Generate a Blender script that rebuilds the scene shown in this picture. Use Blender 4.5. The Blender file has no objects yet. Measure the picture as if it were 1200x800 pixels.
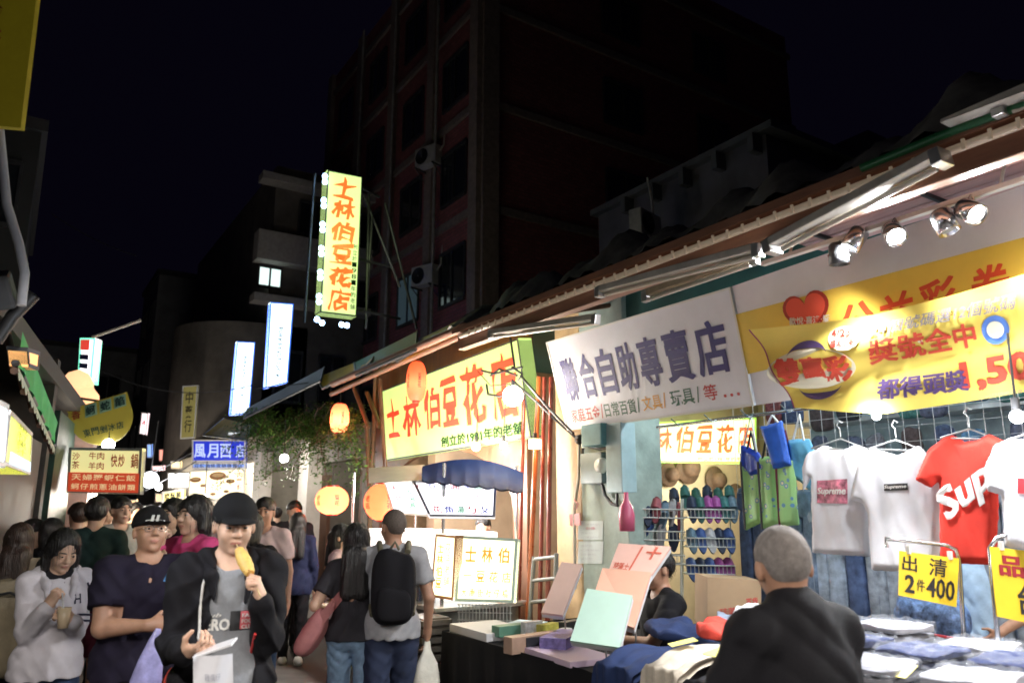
import bpy, bmesh, math, random
import numpy as np
from mathutils import Vector, Matrix
random.seed(7); rng = np.random.default_rng(7)
R = math.radians
scene = bpy.context.scene
COL = scene.collection
# ------------------------------------------------------------------ camera
CAMZ = 1.62; AZ = R(33.0); PITCH = R(12.35); FPX = 900.0
fwd = Vector((math.sin(AZ)*math.cos(PITCH), math.cos(AZ)*math.cos(PITCH), math.sin(PITCH)))
rgt = Vector((math.cos(AZ), -math.sin(AZ), 0))
upv = rgt.cross(fwd)
C0 = Vector((0, 0, CAMZ))
def ray(px, py): return fwd + rgt*((px-600)/FPX) + upv*((400-py)/FPX)
def onX(px, py, X): d = ray(px, py); return C0 + d*(X/d.x)
def onY(px, py, Y): d = ray(px, py); return C0 + d*(Y/d.y)
def onZ(px, py, Z): d = ray(px, py); return C0 + d*((Z-CAMZ)/d.z)
def atD(px, py, D):                      # horizontal distance along the heading
    d = ray(px, py); hd = d.x*math.sin(AZ)+d.y*math.cos(AZ); return C0 + d*(D/hd)
def onP(px, py, p0, n):
    d = ray(px, py); return C0 + d*((p0-C0).dot(n)/d.dot(n))
# ------------------------------------------------------------------ materials
MATS = {}
def mat(name, col, rough=0.6, metal=0.0, emit=0.0, ecol=None, noise=0.0, nscale=8.0, bump=0.0, bscale=30.0, alpha=1.0, trans=0.0, stretch=None, sheen=0.0, coat=0.0, sss=0.0, spec=None):
    if name in MATS: return MATS[name]
    m = bpy.data.materials.new(name); m.use_nodes = True
    nt = m.node_tree; b = nt.nodes['Principled BSDF']
    c = (*col, 1.0)
    b.inputs['Base Color'].default_value = c
    b.inputs['Roughness'].default_value = rough
    b.inputs['Metallic'].default_value = metal
    if spec is not None: b.inputs['Specular IOR Level'].default_value = spec
    if alpha < 1: b.inputs['Alpha'].default_value = alpha
    if trans: b.inputs['Transmission Weight'].default_value = trans
    if sheen: b.inputs['Sheen Weight'].default_value = sheen
    if coat: b.inputs['Coat Weight'].default_value = coat
    if sss:
        b.inputs['Subsurface Weight'].default_value = sss
        b.inputs['Subsurface Radius'].default_value = (0.012, 0.004, 0.002); b.inputs['Subsurface Scale'].default_value = 1.0
    if emit:
        b.inputs['Emission Color'].default_value = (*(ecol or col), 1.0)
        b.inputs['Emission Strength'].default_value = emit
    if noise or bump:
        tc = nt.nodes.new('ShaderNodeTexCoord'); mp = nt.nodes.new('ShaderNodeMapping')
        nt.links.new(tc.outputs['Object'], mp.inputs['Vector'])
        if stretch: mp.inputs['Scale'].default_value = stretch
    if noise:
        n = nt.nodes.new('ShaderNodeTexNoise'); n.inputs['Scale'].default_value = nscale; n.inputs['Detail'].default_value = 7; n.inputs['Roughness'].default_value = 0.62
        nt.links.new(mp.outputs['Vector'], n.inputs['Vector'])
        r = nt.nodes.new('ShaderNodeValToRGB')
        r.color_ramp.elements[0].position = 0.30; r.color_ramp.elements[1].position = 0.70
        lo = [max(0, v*(1-noise)) for v in col]; hi = [min(1, v*(1+noise*0.7)) for v in col]
        r.color_ramp.elements[0].color = (*lo, 1); r.color_ramp.elements[1].color = (*hi, 1)
        nt.links.new(n.outputs['Fac'], r.inputs['Fac']); nt.links.new(r.outputs['Color'], b.inputs['Base Color'])
        q = nt.nodes.new('ShaderNodeMapRange'); q.inputs['To Min'].default_value = max(0.04, rough-0.15); q.inputs['To Max'].default_value = min(1, rough+0.15)
        nt.links.new(n.outputs['Fac'], q.inputs['Value']); nt.links.new(q.outputs['Result'], b.inputs['Roughness'])
    if bump:
        n2 = nt.nodes.new('ShaderNodeTexNoise'); n2.inputs['Scale'].default_value = bscale; n2.inputs['Detail'].default_value = 5
        nt.links.new(mp.outputs['Vector'], n2.inputs['Vector'])
        bp = nt.nodes.new('ShaderNodeBump'); bp.inputs['Strength'].default_value = bump; bp.inputs['Distance'].default_value = 0.01
        nt.links.new(n2.outputs['Fac'], bp.inputs['Height']); nt.links.new(bp.outputs['Normal'], b.inputs['Normal'])
    MATS[name] = m
    return m
# ------------------------------------------------------------------ tagging
def tag(o, label=None, cat=None, group=None, kind=None):
    if label: o['label'] = label
    if cat: o['category'] = cat
    if group: o['group'] = group
    if kind: o['kind'] = kind
    return o
def thing(name, label, cat, loc=(0, 0, 0), rotz=0.0, group=None):
    o = bpy.data.objects.new(name, None); COL.objects.link(o)
    o.location = loc; o.rotation_euler = (0, 0, rotz); o.empty_display_size = 0.1
    return tag(o, label, cat, group)
def pmat(p):
    m = Matrix.LocRotScale(p.location, p.rotation_euler, p.scale)
    return pmat(p.parent) @ m if p.parent else m
def link_mesh(name, me, parent=None, world=True, recentre=True):
    o = bpy.data.objects.new(name, me); COL.objects.link(o)
    if parent is not None:
        if world: me.transform(pmat(parent).inverted())
        o.parent = parent
    elif recentre and len(me.vertices):
        n = len(me.vertices); a = np.empty(n*3, np.float32); me.vertices.foreach_get('co', a); a = a.reshape(-1, 3)
        c = Vector(((a[:,0].min()+a[:,0].max())/2, (a[:,1].min()+a[:,1].max())/2, a[:,2].min()))
        me.transform(Matrix.Translation(-c)); o.location = c
    return o
def dup(root, loc, rotz=None, label=None, group=None, scale=None):
    r = root.copy(); COL.objects.link(r); r.location = loc
    if rotz is not None: r.rotation_euler = (0, 0, rotz)
    if scale: r.scale = (scale,)*3
    if label: r['label'] = label
    if group: r['group'] = group
    for ch in list(root.children):
        c = ch.copy(); COL.objects.link(c); c.parent = r
        for g in list(ch.children):
            d = g.copy(); COL.objects.link(d); d.parent = c
    return r
# ------------------------------------------------------------------ mesh builder
class MB:
    def __init__(s): s.v = []; s.f = []; s.m = []; s.sm = []; s.pid = []; s.n = 0
    def add(s, vs, fs, mi=0, smooth=False):
        o = len(s.v); s.v += [tuple(v) for v in vs]
        for f in fs: s.f.append(tuple(i+o for i in f)); s.m.append(mi); s.sm.append(smooth); s.pid.append(s.n)
        return s
    def box(s, c, size, rot=None, mi=0, bev=0.0):
        s.n += 1
        x, y, z = [a/2 for a in size]
        if bev:
            b = min(bev, x*0.9, y*0.9, z*0.9)
            bm = bmesh.new(); bmesh.ops.create_cube(bm, size=1.0)
            for v in bm.verts: v.co = Vector((v.co.x*2*x, v.co.y*2*y, v.co.z*2*z))
            bmesh.ops.bevel(bm, geom=bm.edges[:], offset=b, segments=2, affect='EDGES', profile=0.6)
            bm.verts.index_update()
            vs = [v.co.copy() for v in bm.verts]; fs = [[v.index for v in f.verts] for f in bm.faces]; bm.free()
        else:
            vs = [Vector((i*x, j*y, k*z)) for i in (-1, 1) for j in (-1, 1) for k in (-1, 1)]
            fs = [(0,1,3,2),(4,6,7,5),(0,4,5,1),(2,3,7,6),(0,2,6,4),(1,5,7,3)]
        M = (rot if rot is not None else Matrix.Identity(3)); c = Vector(c)
        return s.add([M @ v + c for v in vs], fs, mi)
    def boxab(s, a, b, mi=0, bev=0.0):
        a = Vector(a); b = Vector(b)
        return s.box((a+b)/2, [abs(b[i]-a[i]) for i in range(3)], None, mi, bev)
    def cyl(s, p0, p1, r0, r1=None, n=16, mi=0, caps=True, smooth=True):
        if r1 is None: r1 = r0
        s.n += 1
        p0 = Vector(p0); p1 = Vector(p1); d = (p1-p0).normalized()
        a = d.orthogonal().normalized(); b = d.cross(a)
        vs = []
        for p, r in ((p0, r0), (p1, r1)):
            for i in range(n): t = 2*math.pi*i/n; vs.append(p + (a*math.cos(t)+b*math.sin(t))*r)
        s.add(vs, [(i, (i+1) % n, n+(i+1) % n, n+i) for i in range(n)], mi, smooth)
        if caps: s.add(vs, [tuple(range(n))[::-1], tuple(range(n, 2*n))], mi)
        return s
    def tube(s, pts, r, n=8, mi=0):
        s.n += 1
        pts = [Vector(p) for p in pts]
        rs = r if isinstance(r, (list, tuple)) else [r]*len(pts)
        vs = []; up = None
        for i, p in enumerate(pts):
            d = (pts[min(i+1, len(pts)-1)] - pts[max(i-1, 0)]).normalized()
            if up is None: up = d.orthogonal().normalized()
            up = (up - d*up.dot(d)).normalized(); b = d.cross(up)
            for k in range(n): t = 2*math.pi*k/n; vs.append(p+(up*math.cos(t)+b*math.sin(t))*rs[i])
        fs = [(i*n+k, i*n+(k+1) % n, (i+1)*n+(k+1) % n, (i+1)*n+k) for i in range(len(pts)-1) for k in range(n)]
        s.add(vs, fs, mi, True); s.add(vs, [tuple(range(n))[::-1], tuple(range(len(vs)-n, len(vs)))], mi)
        return s
    def lathe(s, prof, c=(0, 0, 0), n=24, mi=0, M=None, squash=(1, 1), smooth=True):   # prof [(r,z)]
        s.n += 1; c = Vector(c); vs = []
        for r, z in prof:
            for k in range(n):
                t = 2*math.pi*k/n; v = Vector((r*math.cos(t)*squash[0], r*math.sin(t)*squash[1], z))
                vs.append((M @ v if M is not None else v)+c)
        return s.add(vs, [(i*n+k, i*n+(k+1) % n, (i+1)*n+(k+1) % n, (i+1)*n+k) for i in range(len(prof)-1) for k in range(n)], mi, smooth)
    def sph(s, c, r, n=16, mi=0, M=None):
        r = (r, r, r) if not isinstance(r, (list, tuple)) else r
        prof = [(math.sin(math.pi*i/(n//2)), -math.cos(math.pi*i/(n//2))) for i in range(n//2+1)]
        D = Matrix.Diagonal(Vector(r)); D = M @ D if M is not None else D
        return s.lathe(prof, c, n, mi, D)
    def quad(s, a, b, c, d, mi=0): return s.add([a, b, c, d], [(0, 1, 2, 3)], mi)
    def slab(s, q, th, mi=0, n=None):               # 4 corners, thickness pushed behind (away from the camera side)
        q = [Vector(p) for p in q]
        nn = n or (q[1]-q[0]).cross(q[3]-q[0]).normalized()
        if n is None and nn.dot(C0-q[0]) < 0: nn = -nn
        b = [p-nn*th for p in q]
        return s.add(q+b, [(0,1,2,3),(7,6,5,4),(0,4,5,1),(1,5,6,2),(2,6,7,3),(3,7,4,0)], mi)
    def prism(s, poly, p0, ax, ay, th, mi=0):      # 2-D outline -> thick plate; ax, ay world axes, thickness along ax x ay
        p0 = Vector(p0); ax = Vector(ax); ay = Vector(ay); az = ax.cross(ay).normalized(); n = len(poly)
        f = [p0+ax*x+ay*y for x, y in poly]; b = [p+az*th for p in f]
        return s.add(f+b, [tuple(range(n))[::-1], tuple(range(n, 2*n))]+[(i, (i+1) % n, n+(i+1) % n, n+i) for i in range(n)], mi)
    def grid(s, fn, nu, nv, mi=0, smooth=True):
        vs = [fn(i/nu, j/nv) for j in range(nv+1) for i in range(nu+1)]
        w = nu+1
        return s.add(vs, [(j*w+i, j*w+i+1, (j+1)*w+i+1, (j+1)*w+i) for j in range(nv) for i in range(nu)], mi, smooth)
    def soft(s, c, size, rot=None, n=10, p=5.0, wob=0.01, wf=9.0, mi=0, seed=0, sag=0.0):
        bm = bmesh.new(); bmesh.ops.create_cube(bm, size=2.0)
        bmesh.ops.subdivide_edges(bm, edges=bm.edges[:], cuts=n-1, use_grid_fill=True)
        c = Vector(c); M = rot if rot is not None else Matrix.Identity(3); vs = []
        for v in bm.verts:
            q = v.co; L = (abs(q.x)**p+abs(q.y)**p+abs(q.z)**p)**(1/p); q = q/L*max(abs(q.x), abs(q.y), abs(q.z))
            w = Vector((q.x*size[0]/2, q.y*size[1]/2, q.z*size[2]/2))
            nz = math.sin(w.x*wf*3+seed)+math.sin(w.y*wf*4.3+seed*2.1+w.x*wf*2)+math.sin((w.x-w.y)*wf*2.3+seed*1.7)+0.6*math.sin(w.x*wf*9-w.y*wf*6+seed)
            if q.z > -0.3: w.z += nz*wob*0.5 - sag*(w.x*w.x+w.y*w.y)
            w.x += wob*0.4*math.sin(w.y*wf*5+seed); w.y += wob*0.4*math.sin(w.x*wf*5+seed*3)
            vs.append(M @ w + c)
        bm.verts.index_update()
        fs = [[v.index for v in f.verts] for f in bm.faces]; bm.free()
        return s.add(vs, fs, mi, True)
    def each(s, name, mats, parent=None, world=True, label=None):      # one mesh per piece
        out = []
        for k in sorted(set(s.pid)):
            m = MB(); mp = {}
            for f, mi, sm, p in zip(s.f, s.m, s.sm, s.pid):
                if p != k: continue
                for i in f:
                    if i not in mp: mp[i] = len(m.v); m.v.append(s.v[i])
                m.f.append(tuple(mp[i] for i in f)); m.m.append(mi); m.sm.append(sm); m.pid.append(0)
            out.append(m.build(name, mats, parent, world, label))
        return out
    def build(s, name, mats, parent=None, world=True, label=None):
        me = bpy.data.meshes.new(name); me.from_pydata([tuple(v) for v in s.v], [], s.f)
        if not isinstance(mats, (list, tuple)): mats = [mats]
        for m in mats: me.materials.append(m)
        me.polygons.foreach_set('material_index', s.m); me.polygons.foreach_set('use_smooth', s.sm)
        me.validate(); me.update()
        o = link_mesh(name, me, parent, world)
        if label: o['label'] = label
        return o
# ------------------------------------------------------------------ lettering
_gcache = {}
def glyphs(txt, bold=0.0, shear=0.0, res=2):
    key = (txt, round(bold, 3), shear, res)
    if key in _gcache: return _gcache[key]
    cu = bpy.data.curves.new('lettering', 'FONT'); cu.body = txt; cu.size = 1.0; cu.offset = bold; cu.shear = shear
    cu.resolution_u = res; cu.space_line = 1.0
    ob = bpy.data.objects.new('lettering', cu)
    me = bpy.data.meshes.new_from_object(ob)
    n = len(me.vertices); a = np.empty(n*3, np.float32); me.vertices.foreach_get('co', a); a = a.reshape(-1, 3)
    fs = [tuple(p.vertices) for p in me.polygons]
    bpy.data.objects.remove(ob); bpy.data.curves.remove(cu); bpy.data.meshes.remove(me)
    if n:
        x0, y0 = a[:,0].min(), a[:,1].min(); w = max(1e-6, a[:,0].max()-x0); h = max(1e-6, a[:,1].max()-y0)
        uv = [((p[0]-x0)/w, (p[1]-y0)/h) for p in a]
    else: uv = []; w = h = 1
    _gcache[key] = (uv, fs, (float(w), float(h)))
    return _gcache[key]
def lay(mb, txt, rect, fn, mi=0, bold=0.012, shear=0.0, wob=0.0, th=False, split=True):
    """fit txt to rect (s0,t0,s1,t1; t runs down) and map through fn(s,t)->Vector; vertical rects stack characters"""
    s0, t0, s1, t1 = rect
    uv, fs, (gw, gh) = glyphs(txt, min(bold, .012), shear)
    if not uv: return
    ex = max(0, bold-.012)*.75
    # heavier strokes: shifted copies, each a hair in front of the last
    sm_, tm = (s0+s1)/2, (t0+t1)/2; o_ = fn(sm_, tm); n = (fn(sm_, tm+.01)-o_).cross(fn(sm_+.01, tm)-o_)
    n = n.normalized() if n.length > 0 else Vector((0, 0, 0))
    cps = [(0, 0)] if ex < .004 else [(-1, -.6), (1, -.6), (1, .6), (-1, .6), (0, 0)]
    for j, (dx, dy) in enumerate(cps):
        vs = []
        for u, v in uv:
            u2 = ex/gw+u*(1-2*ex/gw)+dx*ex/gw; v2 = ex/gh+v*(1-2*ex/gh)+dy*ex/gh
            s = s0+(s1-s0)*u2; t = t1-(t1-t0)*v2
            if wob:
                s += wob*(math.sin(u*31+v*17)+math.sin(v*41)); t += wob*(math.sin(u*23)+math.sin(u*37+v*11))
            vs.append(fn(s, t)+n*(.0003*j))
        mb.add(vs, fs, mi)
def lay_col(mb, txt, rect, fn, mi=0, bold=0.012, wob=0.0, gap=0.12, shear=0.0):
    s0, t0, s1, t1 = rect; n = len(txt); h = (t1-t0)/n
    for i, ch in enumerate(txt):
        if ch != ' ': lay(mb, ch, (s0, t0+h*i+h*gap/2, s1, t0+h*(i+1)-h*gap/2), fn, mi, bold, shear, wob)
def lay_row(mb, txt, rect, fn, mi=0, bold=0.012, wob=0.0, gap=0.12, shear=0.0):
    s0, t0, s1, t1 = rect; n = len(txt); w = (s1-s0)/n
    for i, ch in enumerate(txt):
        if ch != ' ': lay(mb, ch, (s0+w*i+w*gap/2, t0, s0+w*(i+1)-w*gap/2, t1), fn, mi, bold, shear, wob)
def bil(q, off=0.004):
    """q = TL,TR,BR,BL ; map s,t to the quad, off in front of it towards the reading side"""
    q = [Vector(p) for p in q]; n = (q[3]-q[0]).cross(q[1]-q[0]).normalized()
    def fn(s, t): return (q[0]*(1-s)+q[1]*s)*(1-t)+(q[3]*(1-s)+q[2]*s)*t + n*off
    return fn
def nrm(q): return (Vector(q[3])-Vector(q[0])).cross(Vector(q[1])-Vector(q[0])).normalized()
def ring(mb, q, w, th, mi=0, out=0.006):          # frame around a quad
    q = [Vector(p) for p in q]; n = nrm(q); c = sum(q, Vector())/4
    for i in range(4):
        a, b = q[i], q[(i+1) % 4]; d = (b-a).normalized(); inn = n.cross(d)
        if inn.dot(c-a) < 0: inn = -inn
        e = w if i % 2 == 0 else 0
        a2, b2 = (a, b) if i % 2 == 0 else (a+d*w, b-d*w)
        mb.add([a2+n*out, b2+n*out, b2+inn*w+n*out, a2+inn*w+n*out, a2-n*th, b2-n*th, b2+inn*w-n*th, a2+inn*w-n*th],
               [(0,1,2,3),(7,6,5,4),(0,4,5,1),(1,5,6,2),(2,6,7,3),(3,7,4,0)], mi)
    return mb
# ------------------------------------------------------------------ lights (each belongs to a modelled lamp)
def point(loc, w, col=(1, .9, .8), r=0.04, parent=None, name='bulb_light'):
    L = bpy.data.lights.new(name, 'POINT'); L.energy = w; L.color = col; L.shadow_soft_size = r
    o = bpy.data.objects.new(name, L); COL.objects.link(o)
    if parent is not None: o.location = pmat(parent).inverted() @ Vector(loc); o.parent = parent
    else: o.location = loc
    return o
def spot(loc, tgt, w, col=(1, .95, .9), ang=80, r=0.04, blend=0.6, name='spot_light', parent=None):
    L = bpy.data.lights.new(name, 'SPOT'); L.energy = w; L.color = col; L.shadow_soft_size = r; L.spot_size = R(ang); L.spot_blend = blend
    o = bpy.data.objects.new(name, L); COL.objects.link(o)
    d = Vector(tgt)-Vector(loc); q = d.to_track_quat('-Z', 'Y')
    if parent is not None:
        o.parent = parent; M = pmat(parent).inverted() @ Matrix.LocRotScale(Vector(loc), q, None); o.matrix_local = M
    else: o.location = loc; o.rotation_euler = q.to_euler()
    return o
# ------------------------------------------------------------------ implicit bodies -> one mesh (surface nets)
def smin(a, b, k):
    if k <= 0: return np.minimum(a, b)
    h = np.clip(0.5+0.5*(b-a)/k, 0, 1); return b*(1-h)+a*h-k*h*(1-h)
class SDF:
    def __init__(s, h): s.h = h; s.ops = []; s.post = []
    def cap(s, a, b, ra, rb=None, k=0.02, sub=False, sy=1.0):
        rb = ra if rb is None else rb; a = np.array(a, float); b = np.array(b, float)
        rm = max(ra, rb)*max(1, sy)
        def f(P):
            d = b-a; L = max(1e-9, d@d); pa = [P[i]-a[i] for i in range(3)]
            t = np.clip((pa[0]*d[0]+pa[1]*d[1]+pa[2]*d[2])/L, 0, 1)
            q = [pa[i]-t*d[i] for i in range(3)]
            if sy != 1: q[1] = q[1]/sy
            return np.sqrt(q[0]**2+q[1]**2+q[2]**2)-(ra+(rb-ra)*t)
        s.ops.append((f, np.minimum(a, b)-rm, np.maximum(a, b)+rm, k, sub)); return s
    def ell(s, c, r, k=0.02, sub=False, M=None):
        c = np.array(c, float); r = np.array([r]*3 if np.isscalar(r) else r, float)
        Mi = np.array(M).T if M is not None else None
        rm = np.full(3, r.max()) if M is not None else r
        def f(P):
            q = [P[i]-c[i] for i in range(3)]
            if Mi is not None: q = [Mi[i][0]*q[0]+Mi[i][1]*q[1]+Mi[i][2]*q[2] for i in range(3)]
            k0 = np.sqrt(sum((q[i]/r[i])**2 for i in range(3))); k1 = np.sqrt(sum((q[i]/r[i]**2)**2 for i in range(3)))
            return k0*(k0-1)/np.maximum(k1, 1e-6)
        s.ops.append((f, c-rm, c+rm, k, sub)); return s
    def rbox(s, c, size, rad=0.01, k=0.02, sub=False, M=None):
        c = np.array(c, float); hs = np.array(size, float)/2-rad; Mi = np.array(M).T if M is not None else None
        rm = np.full(3, np.linalg.norm(hs)+rad) if M is not None else hs+rad
        def f(P):
            q = [P[i]-c[i] for i in range(3)]
            if Mi is not None: q = [Mi[i][0]*q[0]+Mi[i][1]*q[1]+Mi[i][2]*q[2] for i in range(3)]
            q = [np.abs(q[i])-hs[i] for i in range(3)]
            return np.sqrt(sum(np.maximum(v, 0)**2 for v in q))+np.minimum(np.maximum(q[0], np.maximum(q[1], q[2])), 0)-rad
        s.ops.append((f, c-rm, c+rm, k, sub)); return s
    def fn(s, f): s.post.append(f); return s
    def mesh(s, name, mats, face_mat=None):
        h = s.h; lo = np.min([o[1] for o in s.ops if not o[4]], 0)-0.03; hi = np.max([o[2] for o in s.ops if not o[4]], 0)+0.03
        N = np.ceil((hi-lo)/h).astype(int)+2
        ax = [(lo[i]+h*np.arange(N[i])).astype(np.float32) for i in range(3)]
        F = np.full(N, 0.2, np.float32)
        for f, a, b, k, sub in s.ops:
            i0 = np.maximum(0, np.floor((a-lo-k-2.5*h)/h).astype(int)); i1 = np.minimum(N, np.ceil((b-lo+k+2.5*h)/h).astype(int)+1)
            if (i1 <= i0).any(): continue
            sl = tuple(slice(i0[i], i1[i]) for i in range(3))
            P = np.meshgrid(*[ax[i][sl[i]] for i in range(3)], indexing='ij', sparse=True)
            d = f(P).astype(np.float32)
            F[sl] = -smin(-F[sl], d, k) if sub else smin(F[sl], d, k)
        if s.post:
            P = np.meshgrid(*ax, indexing='ij', sparse=True)
            for g in s.post: F = g(P, F)
        F = F.astype(np.float32)
        F[0] = F[-1] = 0.1; F[:, 0] = F[:, -1] = 0.1; F[:, :, 0] = F[:, :, -1] = 0.1
        I = F < 0
        cnt = np.zeros(N-1, np.uint8)
        for dx in (0, 1):
            for dy in (0, 1):
                for dz in (0, 1): cnt += I[dx:N[0]-1+dx, dy:N[1]-1+dy, dz:N[2]-1+dz]
        act = np.argwhere((cnt > 0) & (cnt < 8)); idx = np.full(N-1, -1, np.int32)
        idx[act[:, 0], act[:, 1], act[:, 2]] = np.arange(len(act))
        acc = np.zeros((len(act), 3)); w = np.zeros(len(act))
        cs = [(dx, dy, dz) for dx in (0, 1) for dy in (0, 1) for dz in (0, 1)]
        for c1 in cs:
            for axn in range(3):
                if c1[axn]: continue
                c2 = list(c1); c2[axn] = 1
                A = act+np.array(c1); B = act+np.array(c2)
                fa = F[A[:, 0], A[:, 1], A[:, 2]]; fb = F[B[:, 0], B[:, 1], B[:, 2]]
                m = (fa < 0) != (fb < 0); t = np.where(m, fa/np.where(m, fa-fb, 1), 0)
                acc += np.where(m[:, None], A+(B-A)*t[:, None], 0); w += m
        V = lo+h*acc/np.maximum(w, 1)[:, None]
        quads = []
        for axn in range(3):
            o1, o2 = [(1, 2), (2, 0), (0, 1)][axn]
            sa = [slice(None)]*3; sb = [slice(None)]*3; sa[axn] = slice(0, -1); sb[axn] = slice(1, None)
            e = I[tuple(sa)] != I[tuple(sb)]
            E = np.argwhere(e)
            E = E[(E[:, o1] > 0) & (E[:, o2] > 0) & (E[:, o1] < N[o1]-1) & (E[:, o2] < N[o2]-1)]
            def g(d1, d2):
                q = E.copy(); q[:, o1] -= d1; q[:, o2] -= d2; return idx[q[:, 0], q[:, 1], q[:, 2]]
            Q = np.stack([g(1, 1), g(0, 1), g(0, 0), g(1, 0)], 1)
            ins = I[E[:, 0], E[:, 1], E[:, 2]]
            Q[~ins] = Q[~ins][:, ::-1]
            quads.append(Q)
        Q = np.concatenate(quads); Q = Q[(Q >= 0).all(1)]
        me = bpy.data.meshes.new(name)
        me.vertices.add(len(V)); me.vertices.foreach_set('co', V.astype(np.float32).ravel())
        me.loops.add(len(Q)*4); me.loops.foreach_set('vertex_index', Q.astype(np.int32).ravel())
        me.polygons.add(len(Q)); me.polygons.foreach_set('loop_start', np.arange(0, len(Q)*4, 4, dtype=np.int32))
        me.polygons.foreach_set('use_smooth', np.ones(len(Q), bool))
        for m in (mats if isinstance(mats, (list, tuple)) else [mats]): me.materials.append(m)
        if face_mat is not None:
            me.polygons.foreach_set('material_index', face_mat(V[Q].mean(1)).astype(np.int32))
        me.update(calc_edges=True); me.validate()
        return me
# ------------------------------------------------------------------ people
def V3(*a): return np.array(a, float)
def unit(v): v = np.array(v, float); return v/max(1e-9, np.linalg.norm(v))
def ik(S, W, hint, l1=0.285, l2=0.255):
    S = np.array(S, float); W = np.array(W, float); d = W-S; L = np.linalg.norm(d)
    if L > l1+l2-0.005: W = S+d/L*(l1+l2-0.005); d = W-S; L = l1+l2-0.005
    a = (l1*l1-l2*l2+L*L)/(2*L); hgt = math.sqrt(max(0, l1*l1-a*a)); u = d/L
    n = np.array(hint, float); n = unit(n-u*(n@u))
    return S+u*a+n*hgt, W
def add_hand(s, W, d, n, side, curl=0.35, k=0.004, r=1.0, thumb=0.5):
    """side -1 right hand, +1 left hand; d towards the fingers, n out of the palm"""
    d = unit(d); n = unit(np.array(n, float)-d*(np.array(n, float)@d)); w = np.cross(d, n)*(-side)
    M = np.stack([w, d, n], 1)
    s.ell(W+d*0.048, (0.040*r, 0.054*r, 0.0165*r), k=0.02, M=M)
    s.cap(W-d*0.01, W+d*0.03, 0.025*r, 0.024*r, k=0.02, sy=1.0)
    for i, (o, L) in enumerate(((0.031, 0.070), (0.0105, 0.079), (-0.0105, 0.073), (-0.030, 0.057))):
        p = W+(d*0.088+w*o)*r; a = 0.0; dirv = d
        for sg, (fr, bend) in enumerate(((0.45, 55), (0.30, 75), (0.25, 45))):
            a += R(bend)*curl*(1+0.08*i); dirv = d*math.cos(a)+n*math.sin(a)
            q = p+dirv*L*fr*1.05*r; s.cap(p, q, (0.0090-0.0008*sg)*r, (0.0084-0.0009*sg)*r, k=k); p = q
    p = W+(d*0.025+w*0.030)*r; dv = unit(d*0.65+w*0.75+n*(0.2+thumb))
    q = p+dv*0.042*r; s.cap(p, q, 0.0125*r, 0.0105*r, k=0.012); dv = unit(d*0.9+w*(0.3-thumb*0.5)+n*(0.2+thumb*0.9))
    s.cap(q, q+dv*0.032*r, 0.0102*r, 0.0082*r, k=0.004)
def folds(amp, seed, f=1.0):
    def g(P, F):
        x, y, z = P
        a = x*26*f+z*17*f+seed+1.6*np.sin(z*8+x*11+seed); b_ = z*24*f-x*15*f+y*17*f+seed*2.3+1.3*np.sin(x*13-z*7)
        nz = (1.2-2.2*np.abs(np.sin(a)))*np.sin(b_*.6+seed)+0.8*(1-2*np.abs(np.sin(b_)))*np.sin(y*21*f+x*9+seed)+0.25*np.sin(x*80*f+z*50+seed)
        return F+amp*nz
    return g
def strands(amp, seed=0):
    def g(P, F):
        x, y, z = P; th = np.arctan2(y-0.01, x)
        q = amp*(np.sin(th*46+z*14+seed)+0.6*np.sin(th*81-z*25+seed*2)+0.5*np.sin(z*40+th*9))
        lo = amp*.8*(np.sin(x*190+seed+z*7)+np.sin(y*170-z*6+seed*2)+.5*np.sin(x*330+y*210))
        w_ = np.clip((z-1.50)/.06, 0, 1); return F+q*w_+lo*(1-w_)
    return g
SKIN = dict(
    fair=mat('skin_fair', (0.60, 0.38, 0.27), 0.5, sss=0.12, noise=0.10, nscale=28, bump=.15, bscale=300),
    mid=mat('skin_mid', (0.50, 0.29, 0.19), 0.5, sss=0.12, noise=0.07, nscale=20),
    tan=mat('skin_tan', (0.42, 0.23, 0.15), 0.5, sss=0.10, noise=0.12, nscale=28, bump=.2, bscale=300))
LIP = mat('lips', (0.40, 0.17, 0.13), 0.45)
EYEW = mat('eye_white', (0.34, 0.29, 0.26), 0.3); IRIS = mat('iris_dark', (0.02, 0.012, 0.008), 0.15)
HAIR = dict(black=mat('hair_black', (0.012, 0.010, 0.010), 0.42, noise=0.7, nscale=70, stretch=(1, 1, .12), bump=.9, bscale=160),
            brown=mat('hair_brown', (0.035, 0.018, 0.012), 0.42, noise=0.7, nscale=70, stretch=(1, 1, .12), bump=.9, bscale=160),
            grey=mat('hair_grey', (0.34, 0.30, 0.28), 0.85, noise=0.3, nscale=60, bump=1.0, bscale=420),
            shaved=mat('hair_shaved', (0.11, 0.085, 0.07), 0.8, noise=0.4, nscale=120))
def cloth(name, col, rough=0.85, **k):
    return mat('cloth_'+name, col, rough, noise=k.pop('noise', 0.18), nscale=k.pop('nscale', 14), bump=0.35, bscale=k.pop('bscale', 260), spec=.25, **k)
SHOE = mat('shoe_dark', (0.03, 0.03, 0.035), 0.5); SHOEW = mat('shoe_white', (0.6, 0.6, 0.58), 0.5)

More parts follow.
